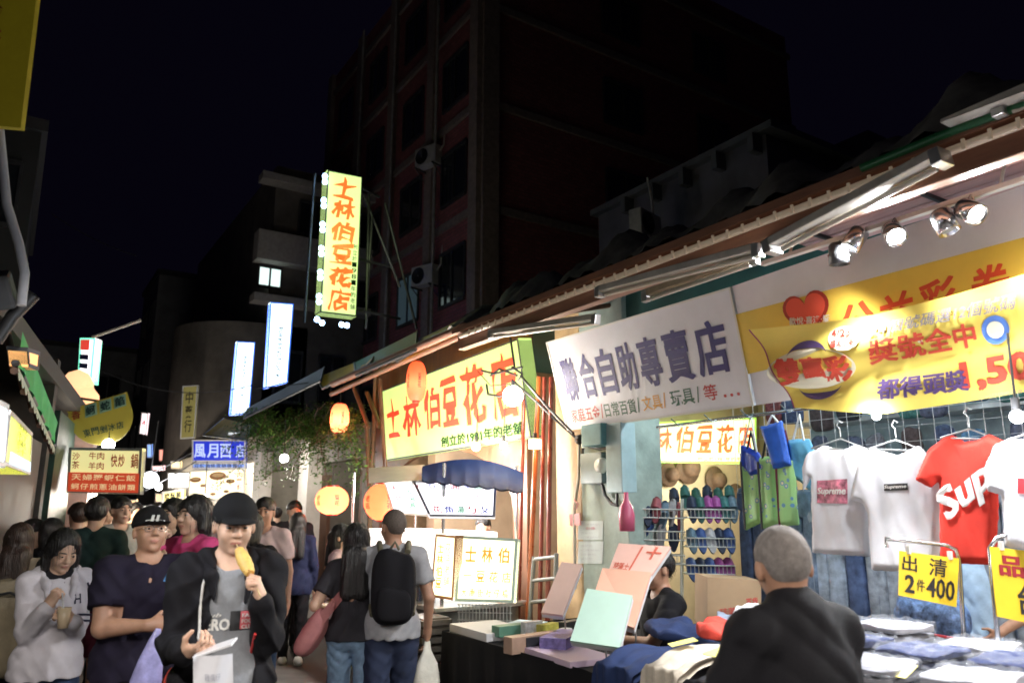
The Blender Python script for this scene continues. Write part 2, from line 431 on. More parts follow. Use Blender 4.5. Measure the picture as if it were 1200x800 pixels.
def s_last(root, nm): return [c for c in root.children if c.name.split('.')[0] == nm][-1]
def loose_strands(root, ho, mt, kind):
    me = ho.data; n = len(me.vertices); co = np.empty(n*3, np.float32); me.vertices.foreach_get('co', co); co = co.reshape(-1, 3)
    rr = random.Random(n); m = MB(); cz = co[:, 2].max(); cx, cy = co[:, 0].mean(), co[:, 1].mean()
    for k in range(420 if kind != 'short' else 260):
        v = Vector(co[rr.randrange(n)].tolist()); o = Vector((v.x-cx*0, v.y-.015, (v.z-(cz-.11))*.8)); 
        if v.z < cz-.11: o.z = 0
        if o.length < .02: continue
        nn = o.normalized(); dn = (Vector((0, 0, -1))-nn*(-nn.z)); dn = dn.normalized() if dn.length > .05 else Vector((rr.uniform(-1, 1), -1, 0)).normalized()
        L = rr.uniform(.015, .04) if kind == 'short' else rr.uniform(.04, .11)
        p = v-nn*.001; pts = [p]
        for j in range(3): pts.append(pts[-1]+dn*L/3+nn*rr.uniform(.0004, .0028)+Vector((rr.uniform(-1, 1), rr.uniform(-1, 1), 0))*.0018)
        m.tube(pts, [.0012, .0011, .0009, .0004], 3)
    m.build('hair_strands', mt, root, world=False)
def person(px, py, D, label, yaw=0, h=0.009, skin='fair', sex='m', hair='short', hcol='black', cap=None, hyaw=0, hpitch=0,
           top=None, sleeve='short', hem=0.86, neck=0.07, jacket=None, bottom=None, legs='trousers', bag=None,
           aR=None, aL=None, stride=0.0, group=None, hs=1.0, bulk=1.0, face=True, shoe=None, sit=False, ztop=None, topn=None, hoodback=False, scale=None, lean=0, collar=False, fringe=True, under=None):
    top = top or cloth('navy', (0.02, 0.025, 0.05)); bottom = bottom or cloth('dark_trouser', (0.018, 0.018, 0.024))
    d = ray(px, py); rot = math.atan2(-d.x, d.y)+R(yaw)
    P = atD(px, py, D); crown = 1.70+(0.03 if cap else 0.012)-(0.42 if sit else 0)
    sc = scale or P.z/crown
    if ztop: sc = ztop
    root = thing('person', label, 'person', (P.x, P.y, 0 if scale is None else P.z-crown*sc), rot, group); root.scale = (sc,)*3
    if lean: root.rotation_euler = (R(lean), 0, rot); o_ = Matrix.Rotation(rot, 3, 'Z') @ Vector((0, math.sin(R(lean))*1.6*sc, 0)); root.location = root.location+o_
    sh = (0.168 if sex == 'm' else 0.148)*(0.85+0.15*bulk); b = bulk; zz = -0.42 if sit else 0.0
    seed = random.random()*20
    def Z(p): return V3(p[0], p[1], p[2]+zz)
    # head frame
    Mh = np.array(Matrix.Rotation(R(hyaw), 3, 'Z') @ Matrix.Rotation(R(hpitch), 3, 'X'))
    pv = V3(0, 0.02, 1.48)
    def H(p): return Z(pv+hs*(Mh @ (np.array(p, float)-pv)))
    def hr(r): return tuple(np.array(r)*hs)
    # arms
    S = {-1: V3(-sh, 0.005, 1.385), 1: V3(sh, 0.005, 1.385)}; arms = {}
    for sd, a in ((-1, aR), (1, aL)):
        a = a or {}
        Wt = V3(*a.get('w', (sd*(sh+0.07), -0.06, 0.86)))
        E, W = ik(S[sd], Wt, a.get('hint', (sd*0.5, 0.9, -0.2)))
        arms[sd] = (Z(S[sd]), Z(E), Z(W), a.get('d', W-E), a.get('n', (-sd, -0.2, 0)), a.get('curl', 0.35), a.get('thumb', 0.4))
    # legs
    if sit: L = {sd: (V3(sd*.09, 0, .50), V3(sd*.13, -.40, .50), V3(sd*.14, -.38, .08)) for sd in (-1, 1)}
    else: L = {sd: (V3(sd*.088, 0, .90), V3(sd*.095, -.02-sd*stride*.5, .49), V3(sd*.092, .02-sd*stride+abs(stride)*.1, .085+(0.03 if sd*stride < 0 else 0))) for sd in (-1, 1)}
    s = SDF(h)
    tw = 0.150 if sex == 'm' else 0.138
    s.ell(Z((0, .005, 1.27)), (tw*b, .112*b, .17), k=.05)
    s.ell(Z((0, .0, 1.08)), ((.150 if sex == 'm' else .128)*b, .108*b, .17), k=.06)
    s.ell(Z((0, .01, .93)), ((.156 if sex == 'm' else .158)*b, .118*b, .12), k=.06)
    if sex == 'f':
        for sd in (-1, 1): s.ell(Z((sd*.060, -.075, 1.245)), (.052, .050, .055), k=.03)
    for sd in (-1, 1):
        s.cap(Z((sd*.02, .02, 1.435)), Z((sd*sh*.92, .01, 1.385)), .046, .048, k=.04)
        S0, E, W, hd, hn, cu, th = arms[sd]
        s.cap(S0, E, .052*b, .040*b, k=.03); s.cap(E, W, .040*b, .026, k=.012)
        add_hand(s, W, hd, hn, sd, cu, thumb=th)
        hp, kn, an = L[sd]
        s.cap(hp, kn, .085*b, .055, k=.03); s.cap(kn, an, .054, .036, k=.02)
        s.cap(an-V3(0, -.03, .035), an-V3(0, .14, .045), .036, .030, k=.02)
    s.cap(Z((0, .02, 1.38)), H((0, .012, 1.53)), .056*min(1.1, b), .052, k=.03)
    s.ell(H((0, .014, 1.607)), hr((.077, .093, .094)), k=.02, M=Mh)
    s.ell(H((0, -.012, 1.568)), hr((.064, .080, .096)), k=.02, M=Mh)
    s.ell(H((0, -.028, 1.517)), hr((.050*(.95+.05*b), .052, .045)), k=.02, M=Mh)
    if face:
        fr = max(1.0, h/0.007)
        s.ell(H((0, -.066, 1.486)), hr((.020, .016, .015)), k=.015, M=Mh)
        for sd in (-1, 1):
            s.ell(H((sd*.036, -.058, 1.552)), hr((.024, .026, .028)), k=.02, M=Mh)
            s.ell(H((sd*.031, -.101, 1.589)), hr((.020, .016, .013)), k=.010, sub=True, M=Mh)
            s.ell(H((sd*.031, -.0795, 1.5965)), hr((.0165, .0145, .0092)), k=.004, M=Mh)
            s.ell(H((sd*.031, -.0790, 1.5800)), hr((.0155, .0135, .0074)), k=.004, M=Mh)
            s.ell(H((sd*.079, .010, 1.575)), hr((.010, .018, .031)), k=.008, M=Mh)
            s.ell(H((sd*.011, -.098, 1.556)), hr((.009, .010, .008)), k=.006, M=Mh)
        s.cap(H((0, -.086, 1.600)), H((0, -.104, 1.564)), .008*hs*fr, .0105*hs*fr, k=.010)
        s.ell(H((0, -.107, 1.560)), hr((.012, .011, .010)), k=.008, M=Mh)
        s.ell(H((0, -.088, 1.5295)), hr((.021, .009, .0048)), k=.007, M=Mh)
        s.ell(H((0, -.086, 1.5185)), hr((.018, .009, .0052)), k=.007, M=Mh)
    Mi = Mh.T
    def fm(Cn):
        q = (Cn-np.array(Z(pv)))/hs @ Mi.T + pv
        return ((np.abs(q[:, 0]) < .021) & (np.abs(q[:, 2]-1.5240) < .0082-.22*np.abs(q[:, 0])) & (q[:, 1] < -.080)).astype(int)
    me = s.mesh('body', [SKIN[skin], LIP], fm if face else None)
    link_mesh('body', me, root, world=False)
    if face and h < 0.011:
        M4 = lambda p: Vector(H(p))
        for sd in (-1, 1):
            m = MB(); m.sph(H((sd*.031, -.0785, 1.5880)), .0132*hs, 14); c = Vector(H((sd*.031, -.0868, 1.5870)))
            m.sph(c, .0072*hs, 10, 1); m.build('eye', [EYEW, IRIS], root, world=False)
            m = MB(); m.tube([H((sd*x, y, z)) for x, y, z in ((.012, -.0965, 1.609), (.024, -.097, 1.613), (.038, -.090, 1.613), (.050, -.078, 1.607))], [.0025, .0038, .0035, .0015], 6)
            m.build('eyebrow', HAIR['black'], root, world=False)
    # ---- hair
    hh = h*1.15; s = SDF(hh)
    if hair in ('short', 'buzz', 'long', 'bob', 'tail'):
        g = {'buzz': .003}.get(hair, .012)
        s.ell(H((0, .016, 1.611)), hr((.079+g, .097+g, .093+g)), k=.01, M=Mh)
        if hair in ('long', 'bob', 'tail'):
            zl = 1.46 if hair == 'bob' else (1.44 if hair == 'tail' else 1.22)
            s.ell(H((0, .045, 1.53)), hr((.084, .072, .11)), k=.02, M=Mh)
            if hair != 'tail':
                for sd in (-1, 1): s.cap(H((sd*.074, .012, 1.60)), Z((sd*.085, .0+(.03 if hair == 'long' else 0), zl+.05)), .024, .022, k=.02)
            if hair == 'long':
                s.cap(Z((-.035, .085, 1.48)), Z((-.045, .12, zl)), .062, .05, k=.03); s.cap(Z((.035, .085, 1.48)), Z((.045, .12, zl)), .062, .05, k=.03)
            if hair == 'tail': s.cap(H((0, .11, 1.60)), Z((0.01, .15, 1.33)), .028, .022, k=.02); s.cap(H((0, .09, 1.60)), H((0, .12, 1.58)), .035, .03, k=.02)
        if hair in ('long', 'bob', 'tail'):
            s.ell(H((0, -.105, 1.548 if fringe else 1.566)), hr((.060, .075, .083 if fringe else .098)), k=.008, sub=True, M=Mh)
        else:
            s.ell(H((0, -.105, 1.545)), hr((.072, .080, .088)), k=.008, sub=True, M=Mh)
            s.rbox(H((0, -.02, 1.50)), hr((.24, .13, .20)), .02, k=.01, sub=True, M=Mh)
            s.rbox(H((0, .02, 1.43)), hr((.3, .3, .16)), .01, k=.01, sub=True, M=Mh)
        s.fn(strands(.0032 if hair != 'buzz' else .0008, seed))
        if not (cap and hair == 'buzz'): link_mesh('hair', s.mesh('hair', HAIR[hcol]), root, world=False)
        if h < .008 and hair != 'buzz': loose_strands(root, s_last(root, 'hair'), HAIR[hcol], hair)
    if cap:
        s = SDF(hh*.9)
        s.ell(H((0, .014, 1.628)), hr((.092, .112, .094)), k=.01, M=Mh)
        s.rbox(H((0, .0, 1.555)), hr((.3, .32, .105)), .004, k=.004, sub=True, M=Mh)
        s.ell(H((0, -.112, 1.616)), hr((.072, .066, .009)), k=.012, M=Mh)
        link_mesh('cap', s.mesh('cap', cap), root, world=False)
    # ---- top
    hc = h*1.25
    def torso(s, g, lo):
        s.ell(Z((0, .005, 1.27)), (tw*b+g, .112*b+g, .175+g), k=.05)
        s.ell(Z((0, .0, 1.08)), ((.150 if sex == 'm' else .132)*b+g*1.15, .108*b+g*1.2, .17), k=.07)
        s.ell(Z((0, .01, .93)), ((.156 if sex == 'm' else .158)*b+g+.010, .118*b+g+.012, .15), k=.06); s.ell(Z((0, .01, .85)), ((.150 if sex == 'm' else .156)*b+g+.004, .120*b+g+.012, .13), k=.05)
        if sex == 'f':
            for sd in (-1, 1): s.ell(Z((sd*.060, -.075, 1.245)), (.052+g, .050+g, .055+g), k=.04)
        for sd in (-1, 1): s.cap(Z((sd*.035, .018, 1.425)), Z((sd*sh*.94, .01, 1.385)), .042+g, .050+g, k=.04)
        for sd in (-1, 1): s.cap(Z((sd*.080, 0, .94)), Z((sd*.086, -.005, .78)), .096*b+g, .094*b+g, k=.05)
        s.rbox(Z((0, 0, lo-.25)), (.9, .9, .5), .0, k=.004, sub=True)
    def sleeves(s, g, kind):
        for sd in (-1, 1):
            S0, E, W = arms[sd][:3]
            if kind == 'short': s.cap(S0, S0+(E-S0)*.62, .055*b+g, .054*b+g*1.6, k=.03); 
            elif kind == 'long': s.cap(S0, E, .055*b+g, .046*b+g*1.2, k=.03); s.cap(E, W-(W-E)*.04, .046*b+g*1.2, .034+g*1.1, k=.02)
            if kind == 'short':
                p = S0+(E-S0)*.62; dd = unit(E-S0); Mx = np.stack([unit(np.cross(dd, (0, 1, .3))), unit(np.cross(dd, np.cross(dd, (0, 1, .3)))), dd], 1)
                s.rbox(p+dd*.075, (.16, .16, .12), .0, k=.003, sub=True, M=Mx)
    s = SDF(hc)
    torso(s, .014 if jacket is None else .009, hem); sleeves(s, .012, sleeve if jacket is None else 'none')
    if collar:
        s.cap(Z((0, .03, 1.40)), H((0, .025, 1.47)), .082, .066, k=.05)
        for sd in (-1, 1): s.cap(Z((sd*.03, .025, 1.425)), Z((sd*.135, .015, 1.40)), .062, .060, k=.06)
    s.cap(Z((0, -.045, 1.475)), Z((0, -.01, 1.56)), neck, neck*1.25, k=.006, sub=True)
    if topn == 'v': s.cap(Z((0, -.12, 1.46)), Z((0, -.135, 1.34)), .05, .008, k=.006, sub=True)
    s.fn(folds(.0045 if jacket is None else .002, seed))
    link_mesh('shirt' if (jacket is not None or not hoodback) else 'hooded_top', s.mesh('shirt', top), root, world=False)
    if under is not None:
        s = SDF(hc); s.ell(Z((0, .005, 1.28)), (tw*b+.006, .112*b+.006, .17), k=.05); s.cap(Z((-.05, .0, 1.42)), Z((.05, .0, 1.42)), .055, .055, k=.04); s.rbox(Z((0, 0, 1.05)), (.9, .9, .3), 0, k=.01, sub=True)
        s.cap(Z((0, -.045, 1.485)), Z((0, -.01, 1.56)), .06, .08, k=.006, sub=True); link_mesh('undershirt', s.mesh('undershirt', under), root, world=False)
    if hoodback:
        s = SDF(hc); s.cap(Z((-.09, .02, 1.43)), Z((0, .11, 1.42)), .045, .06, k=.05); s.cap(Z((.09, .02, 1.43)), Z((0, .11, 1.42)), .045, .06, k=.05)
        s.cap(Z((-.092, .02, 1.44)), Z((-.078, -.095, 1.375)), .036, .022, k=.03); s.cap(Z((-.078, -.095, 1.375)), Z((-.060, -.128, 1.27)), .022, .006, k=.02); s.cap(Z((.092, .02, 1.44)), Z((.078, -.095, 1.375)), .036, .022, k=.03); s.cap(Z((.078, -.095, 1.375)), Z((.060, -.128, 1.27)), .022, .006, k=.02)
        s.fn(folds(.004, seed+3)); link_mesh('hood', s.mesh('hood', jacket or top), root, world=False)
    if jacket is not None:
        s = SDF(hc); torso(s, .030, hem-.06)
        s.rbox(Z((.020, -.19, 1.15)), (.175, .36, .9), .03, k=.015, sub=True)
        s.cap(Z((-.03, -.16, 1.46)), Z((.03, -.16, 1.46)), .09, .09, k=.01, sub=True)
        sleeves(s, .015, 'long')
        s.cap(Z((0, -.03, 1.47)), Z((0, -.01, 1.56)), .075, .10, k=.01, sub=True)
        s.fn(folds(.0085, seed+5)); link_mesh('jacket', s.mesh('jacket', jacket), root, world=False)
    # ---- bottoms
    s = SDF(hc)
    if legs == 'skirt': 
        s.ell(Z((0, .01, .93)), (.18*b, .13*b, .12), k=.05); s.cap((0, 0, .90), (0, 0, .58), .15, .20, k=.05, sy=.8); s.rbox((0, 0, .40), (.9, .9, .3), 0, k=.004, sub=True)
    else:
        s.ell(Z((0, .01, .93)), ((.159 if sex == 'm' else .160)*b+.008, .120*b+.012, .115), k=.05)
        if sit: s.ell(Z((0, .02, .95)), (.18, .14, .12), k=.05)
        for sd in (-1, 1):
            hp, kn, an = L[sd]; e = .012 if sex == 'f' else .024
            if legs == 'shorts': s.cap(hp, kn+V3(0, 0, .0), .09*b+.016, .085, k=.03)
            else: s.cap(hp, kn, .088*b+.010, .058+e, k=.03); s.cap(kn, an-V3(0, 0, .02), .056+e, .040+e, k=.02)
        if not sit:
            s.rbox((0, 0, -.17 if legs != 'shorts' else .0), (1.2, 1.6, .44 if legs != 'shorts' else 1.02), 0, k=.003, sub=True)
        s.rbox(Z((0, 0, 1.26)), (.9, .9, .44), 0, k=.003, sub=True)
    s.fn(folds(.0045, seed+9, 1.2)); link_mesh({'skirt': 'skirt', 'shorts': 'shorts'}.get(legs, 'trousers'), s.mesh('trousers', bottom), root, world=False)
    # ---- shoes
    for sd in (-1, 1):
        an = L[sd][2]; s = SDF(max(hc, .010))
        s.cap(an-V3(0, -.035, .030), an-V3(0, .125, .042), .045, .042, k=.02); s.cap(an-V3(0, 0, 0.0), an-V3(0, 0, .04), .044, .048, k=.03)
        s.rbox(an-V3(0, 0, .085+.06), (.3, .6, .12), 0, k=.003, sub=True); s.rbox(an+V3(0, 0, .075), (.3, .6, .1), 0, k=.003, sub=True)
        link_mesh('shoe', s.mesh('shoe', shoe or SHOE), root, world=False)
    root['_sc'] = sc
    del root['_sc']
    def local(p): return Z(p)
    return root, arms, H, Z, sc
# ================================================================== world
w = bpy.data.worlds.new('World'); scene.world = w; w.use_nodes = True
nt = w.node_tree; bg = nt.nodes['Background']
sk = nt.nodes.new('ShaderNodeTexSky'); sk.sky_type = 'NISHITA'; sk.sun_disc = False; sk.sun_elevation = R(-4); sk.sun_rotation = R(200)
nt.links.new(sk.outputs['Color'], bg.inputs['Color']); bg.inputs['Strength'].default_value = 0.02
def e(name, col, k, base=None): return mat(name, base or col, 0.5, emit=k, ecol=col)
# ------------------------------------------------------------------ common materials
M_asph = mat('asphalt', (0.05, 0.048, 0.048), 0.55, noise=0.45, nscale=2.2, bump=0.5, bscale=60)
M_black = mat('black_paint', (0.02, 0.02, 0.022), 0.5, noise=.3)
M_dmet = mat('dark_metal', (0.08, 0.08, 0.085), 0.45, metal=.6, noise=.3)
M_chr = mat('chrome', (0.6, 0.6, 0.62), 0.22, metal=1.0)
M_alu = mat('aluminium', (0.55, 0.55, 0.55), 0.38, metal=.8, noise=.12)
M_wht = mat('white_plastic', (0.72, 0.71, 0.68), 0.45, noise=.08, nscale=4)
M_dwht = mat('dusty_white_enamel', (0.50, 0.47, 0.42), 0.5, noise=.25, nscale=9)
M_fasc = mat('orange_fascia_metal', (0.28, 0.13, 0.08), 0.5, noise=.35, nscale=5, stretch=(4, .5, 4))
M_soff = mat('pink_plank_ceiling', (0.58, 0.34, 0.32), 0.5, noise=.2, nscale=4, stretch=(6, .6, 1))
M_roof = mat('dark_roof_sheet', (0.05, 0.05, 0.052), 0.6, noise=.5, nscale=3)
M_tarp = mat('dusty_tarpaulin', (0.13, 0.12, 0.11), 0.75, noise=.6, nscale=6, bump=.8, bscale=12)
M_wood = mat('brown_wood', (0.14, 0.06, 0.03), 0.45, noise=.45, nscale=5, stretch=(4, 4, .5))
M_redrod = mat('red_brown_lacquer', (0.20, 0.035, 0.02), 0.3, noise=.3, nscale=6)
M_conc = mat('stained_concrete', (0.32, 0.30, 0.27), 0.8, noise=.35, nscale=3, bump=.4, bscale=18)
M_pcream = mat('tan_painted_pillar', (0.50, 0.35, 0.19), 0.6, noise=.3, nscale=4, bump=.2)
M_pgreen = mat('pale_green_pillar', (0.36, 0.44, 0.40), 0.6, noise=.28, nscale=5, bump=.2)
M_teal = mat('teal_wall', (0.04, 0.13, 0.12), 0.6, noise=.3, nscale=3)
M_brick = mat('dark_brick', (0.20, 0.085, 0.065), 0.8, noise=.3, nscale=4, bump=.4)
M_cream = mat('cream_render', (0.30, 0.26, 0.20), 0.8, noise=.25, nscale=1.5)
M_grey = mat('grey_render', (0.16, 0.16, 0.165), 0.8, noise=.3, nscale=1.5)
M_glass = mat('dark_window_glass', (0.015, 0.018, 0.022), 0.08)
M_ac = mat('air_conditioner_case', (0.45, 0.43, 0.39), 0.5, noise=.25, nscale=6)
# brick texture on the brick building
_nt = M_brick.node_tree; _b = _nt.nodes['Principled BSDF']; _tco = _nt.nodes.new('ShaderNodeTexCoord')
_bt = _nt.nodes.new('ShaderNodeTexBrick'); _mp = _nt.nodes.new('ShaderNodeMapping'); _sx = _nt.nodes.new('ShaderNodeSeparateXYZ'); _cx = _nt.nodes.new('ShaderNodeCombineXYZ'); _ad = _nt.nodes.new('ShaderNodeMath')
_nt.links.new(_tco.outputs['Object'], _sx.inputs[0]); _nt.links.new(_sx.outputs['X'], _ad.inputs[0]); _nt.links.new(_sx.outputs['Y'], _ad.inputs[1]); _nt.links.new(_ad.outputs[0], _cx.inputs['X']); _nt.links.new(_sx.outputs['Z'], _cx.inputs['Y']); _nt.links.new(_cx.outputs[0], _mp.inputs['Vector']); _nt.links.new(_mp.outputs['Vector'], _bt.inputs['Vector'])
_bt.inputs['Scale'].default_value = 2.2; _bt.inputs['Color1'].default_value = (.34, .10, .10, 1); _bt.inputs['Color2'].default_value = (.24, .07, .07, 1); _bt.inputs['Mortar'].default_value = (.10, .07, .06, 1)
_nt.links.new(_bt.outputs['Color'], _b.inputs['Base Color'])

# ================================================================== ground
m = MB(); m.grid(lambda u, v: Vector((-150+300*u, -150+300*v, 0.006*math.sin(u*900)*math.sin(v*700))), 2, 2, smooth=False)
tag(m.build('street', M_asph), kind='structure')
M_sky = mat('night_sky', (0.0, 0.0, 0.0), 1.0, emit=1.0, ecol=(0.0008, 0.0006, 0.0019), spec=0.0)
m = MB(); m.lathe([(300*math.cos(R(a)), 300*math.sin(R(a))-2) for a in range(0, 91, 10)], n=32)
tag(m.build('sky', M_sky), kind='structure')
# paving strips with drain grates
m = MB(); m.boxab((2.35, -6, 0.0), (2.75, 14, .012)); m.build('gutter', mat('gutter_concrete', (.12, .115, .11), .7, noise=.4, nscale=6)); tag(bpy.data.objects['gutter'], kind='structure')

# ================================================================== helpers for signs
def tq(mb, txt, pxq, pf, mi=0, off=0.005, **k):
    """txt drawn inside a pixel quad TL,TR,BR,BL that pf turns into real points on the sign's own plane"""
    q = [pf(*p) for p in pxq]; mode = k.pop('mode', None); fn = bil(q, off)
    if mode == 'col': lay_col(mb, txt, (0, 0, 1, 1), fn, mi, **k)
    elif mode == 'row': lay_row(mb, txt, (0, 0, 1, 1), fn, mi, **k)
    else: lay(mb, txt, (0, 0, 1, 1), fn, mi, **k)
def plane(p0, n): p0 = Vector(p0); n = Vector(n).normalized(); return lambda x, y: onP(x, y, p0, n)
def rect(x0, y0, x1, y1): return [(x0, y0), (x1, y0), (x1, y1), (x0, y1)]
def sign(name, label, cat, q, th, face, frame=None, fw=0.03, group=None):
    q = [Vector(p) for p in q]; c = sum(q, Vector())/4; zb = min(p.z for p in q)
    t = thing(name, label, cat, (c.x, c.y, zb), 0, group)
    m = MB(); m.slab(q, th, n=nrm(q)); m.build('panel', face, t)
    if frame: ring(MB(), q, fw, th+.004).build('frame', frame, t)
    return t

# ================================================================== brick building behind
def window(bd, c, wd, ht, ax, n, lit=None, fr=M_dmet, depth=.12):
    c = Vector(c); ax = Vector(ax); n = Vector(n); up = Vector((0, 0, 1))
    q = [c-ax*wd/2+up*ht/2, c+ax*wd/2+up*ht/2, c+ax*wd/2-up*ht/2, c-ax*wd/2-up*ht/2]
    m = MB(); m.slab([p+n*.02 for p in q], .03, n=n)
    g = m.build('window', lit or M_glass, bd)
    f = MB()
    for a, b in ((q[0], q[1]), (q[3], q[2])): f.slab([a+n*.07+up*.05, b+n*.07+up*.05, b+n*.07-up*.05, a+n*.07-up*.05], .09, n=n)
    for a, b in ((q[0], q[3]), (q[1], q[2]), ((q[0]+q[1])/2, (q[2]+q[3])/2)): f.slab([a+n*.06-ax*.03, a+n*.06+ax*.03, b+n*.06+ax*.03, b+n*.06-ax*.03], .07, n=n)
    f.build('window_frame', fr, g)
    return g
bd = thing('brick_building', 'dark brick apartment block towering behind the dessert shop roofs', 'building', (10, 17, 0))
m = MB(); m.boxab((10, 17, 0), (24, 30, 20)); m.build('wall', M_brick, bd)
m = MB()
for z in (3.3, 6.45, 9.6, 12.75, 15.9, 19.0):
    m.boxab((9.9, 16.9, z), (24.1, 17.0-.003, z+.22)); m.boxab((9.9, 17.0, z), (10-.003, 30.1, z+.22))
m.each('floor_band', mat('band_concrete', (.22, .17, .15), .8, noise=.3), bd)
m = MB()
for y in (17.15, 19.9, 23.0, 26.2, 29.6): m.boxab((9.82, y-.22, 0), (9.997, y+.22, 20))
m.boxab((9.98, 16.82, 0), (10.5, 16.997, 20))
m.each('pilaster', mat('pilaster_render', (.26, .20, .17), .8, noise=.3), bd)
M_dimwin = mat('dim_curtained_window', (.10, .14, .16), .3, emit=.03, ecol=(.3, .5, .6))
for fl, z in enumerate((4.9, 8.1, 11.2, 14.3, 17.5)):
    for y in (18.5, 21.4, 24.6, 27.9): window(bd, (10, y, z), 1.5, 1.6, (0, -1, 0), (-1, 0, 0), M_dimwin if (fl, y) in ((0, 18.5), (1, 21.4)) else None)
    for x in (15.3, 19.5): window(bd, (x, 17, z), 1.6, 1.5, (1, 0, 0), (0, -1, 0))
for p in ((9.88, 19.3), (9.88, 22.6), (9.88, 25.7)):
    MB().tube([(p[0]-.12, p[1], 0), (p[0]-.12, p[1], 20)], .05).build('drain_pipe', M_conc, bd)
window(bd, (onY(727, 275, 17).x, 17, onY(727, 275, 17).z), .30, .42, (1, 0, 0), (0, -1, 0), e('tiny_lit_window', (.7, .9, 1.0), 1.0))
def ac(label, c, yaw, sc=1.0):
    t = thing('air_conditioner', label, 'air conditioner', c, R(yaw), 'air conditioners on the brick wall'); t.scale = (sc,)*3
    m = MB(); m.box((0, 0, .3), (.85, .32, .6), bev=.02); m.build('case', M_ac, t, world=False)
    m = MB(); m.lathe([(.02, 0), (.24, 0), (.25, .012), (.25, 0)], (-.14, -.164, .3), 24, 0, Matrix.Rotation(R(90), 3, 'X'))
    for i in range(6): m.lathe([(.04*i+.02, 0), (.04*i+.026, -.012)], (-.14, -.166, .3), 24, 1, Matrix.Rotation(R(-90), 3, 'X'))
    m.build('fan_grille', [M_black, M_dmet], t, world=False)
    m = MB(); 
    for x in (-.35, .35): m.box((x, .02, -.03), (.04, .5, .04)); m.cyl((x, .2, -.35), (x, -.2, -.04), .015)
    m.each('bracket', M_dmet, t, world=False)
    MB().tube([(.42, .05, .4), (.52, .1, .6), (.55, .15, 1.2), (.5, .2, 1.7)], .03).build('pipe', M_dwht, t, world=False)
p = onX(502, 195, 9.7); ac('grey outdoor unit higher on the brick wall, third storey', p, -70)
p = onX(498, 335, 9.7); ac('grey outdoor unit lower on the brick wall, beside a dim window', p, -70)
p = onY(757, 280, 12.0); ac('outdoor unit over the shop roof beside a tiny lit window', p, 15)

# grey concrete building with red roof beam, upper right
bd = thing('concrete_building', 'dim grey concrete house with a parapet above the stall roofs', 'building', (13, 9.5, 0))
m = MB(); m.boxab((12.5, 9.5, 0), (16.5, 15, 9.3)); m.boxab((15.8, 9.2, 9.3), (16.6, 15, 10.2)); m.build('wall', mat('pale_dim_render', (.17, .16, .18), .8, noise=.3, nscale=1.5), bd)
m = MB(); m.boxab((12.3, 9.2, 9.3), (15.8, 15.1, 9.45)); 
for i in range(5): m.boxab((12.2, 9.6+i, 8.9), (12.5, 9.75+i, 9.3))
m.build('parapet', M_grey, bd)
for x in (13.4, 15.2): window(bd, (x, 9.5, 7.2), .8, 1.0, (1, 0, 0), (0, -1, 0))
bd = thing('low_house', 'low dark house with a long red ridge beam behind the stalls', 'building', (10, 7, 0))
m = MB(); m.boxab((9.2, 3.5, 0), (11.8, 9.0, 5.3)); m.build('wall', mat('dark_plaster', (.03, .022, .025), .8, noise=.4, nscale=2), bd)
m = MB(); m.boxab((8.9, 3.3, 5.3), (12, 9.2, 5.42)); m.boxab((8.85, 3.25, 5.42), (9.0, 9.25, 5.62), 0); m.build('roof', mat('red_roof_beam', (.16, .02, .02), .6, noise=.3), bd)
m = MB(); m.boxab((9.6, 4.6, 5.43), (10.2, 5.2, 6.1), 0); m.build('roof_vent', M_dwht, bd)

# cream corner building far along the street, right side
bd = thing('cream_building', 'cream balconied corner building with one lit window far along the street', 'building', (6, 25, 0))
m = MB(); m.boxab((6.6, 25, 0), (11.5, 38, 13.2))
vs = []; n = 12
for k in range(n+1):
    a = R(180+90*k/n); vs.append((6.6+2.4*math.cos(a)+2.4-2.4, 27.4+2.4*math.sin(a)))
m.prism([(6.6, 38)]+vs+[(8, 25)], (0, 0, 0), (1, 0, 0), (0, 1, 0), 7.6)
m.build('wall', mat('dim_cream_render', (.13, .11, .09), .8, noise=.4, nscale=1.5), bd)
m = MB()
for z in (8.2, 9.6, 12.4): m.boxab((6.0, 24.4, z), (11.5, 25-.003, z+(1.0 if z == 9.6 else .25)))
m.build('balcony', mat('balcony_panel', (.38, .34, .30), .7, noise=.2), bd)
for x, z, lit in ((onY(316, 325, 25).x, onY(316, 325, 25).z, 1), (10.2, 9.0, 0), (8.0, 11.5, 0), (10, 11.5, 0)):
    window(bd, (x, 25, z), .75 if lit else 1.1, .7 if lit else 1.2, (1, 0, 0), (0, -1, 0), e('lit_window', (.75, .95, .9), .75) if lit else None)
for k in range(3): window(bd, (7.4+1.5*k, 25, 5.9), .9, 1.7, (1, 0, 0), (0, -1, 0))
for k in range(4): window(bd, (6.6, 29.5+2*k, 5.9), 1, 1.7, (0, -1, 0), (-1, 0, 0))
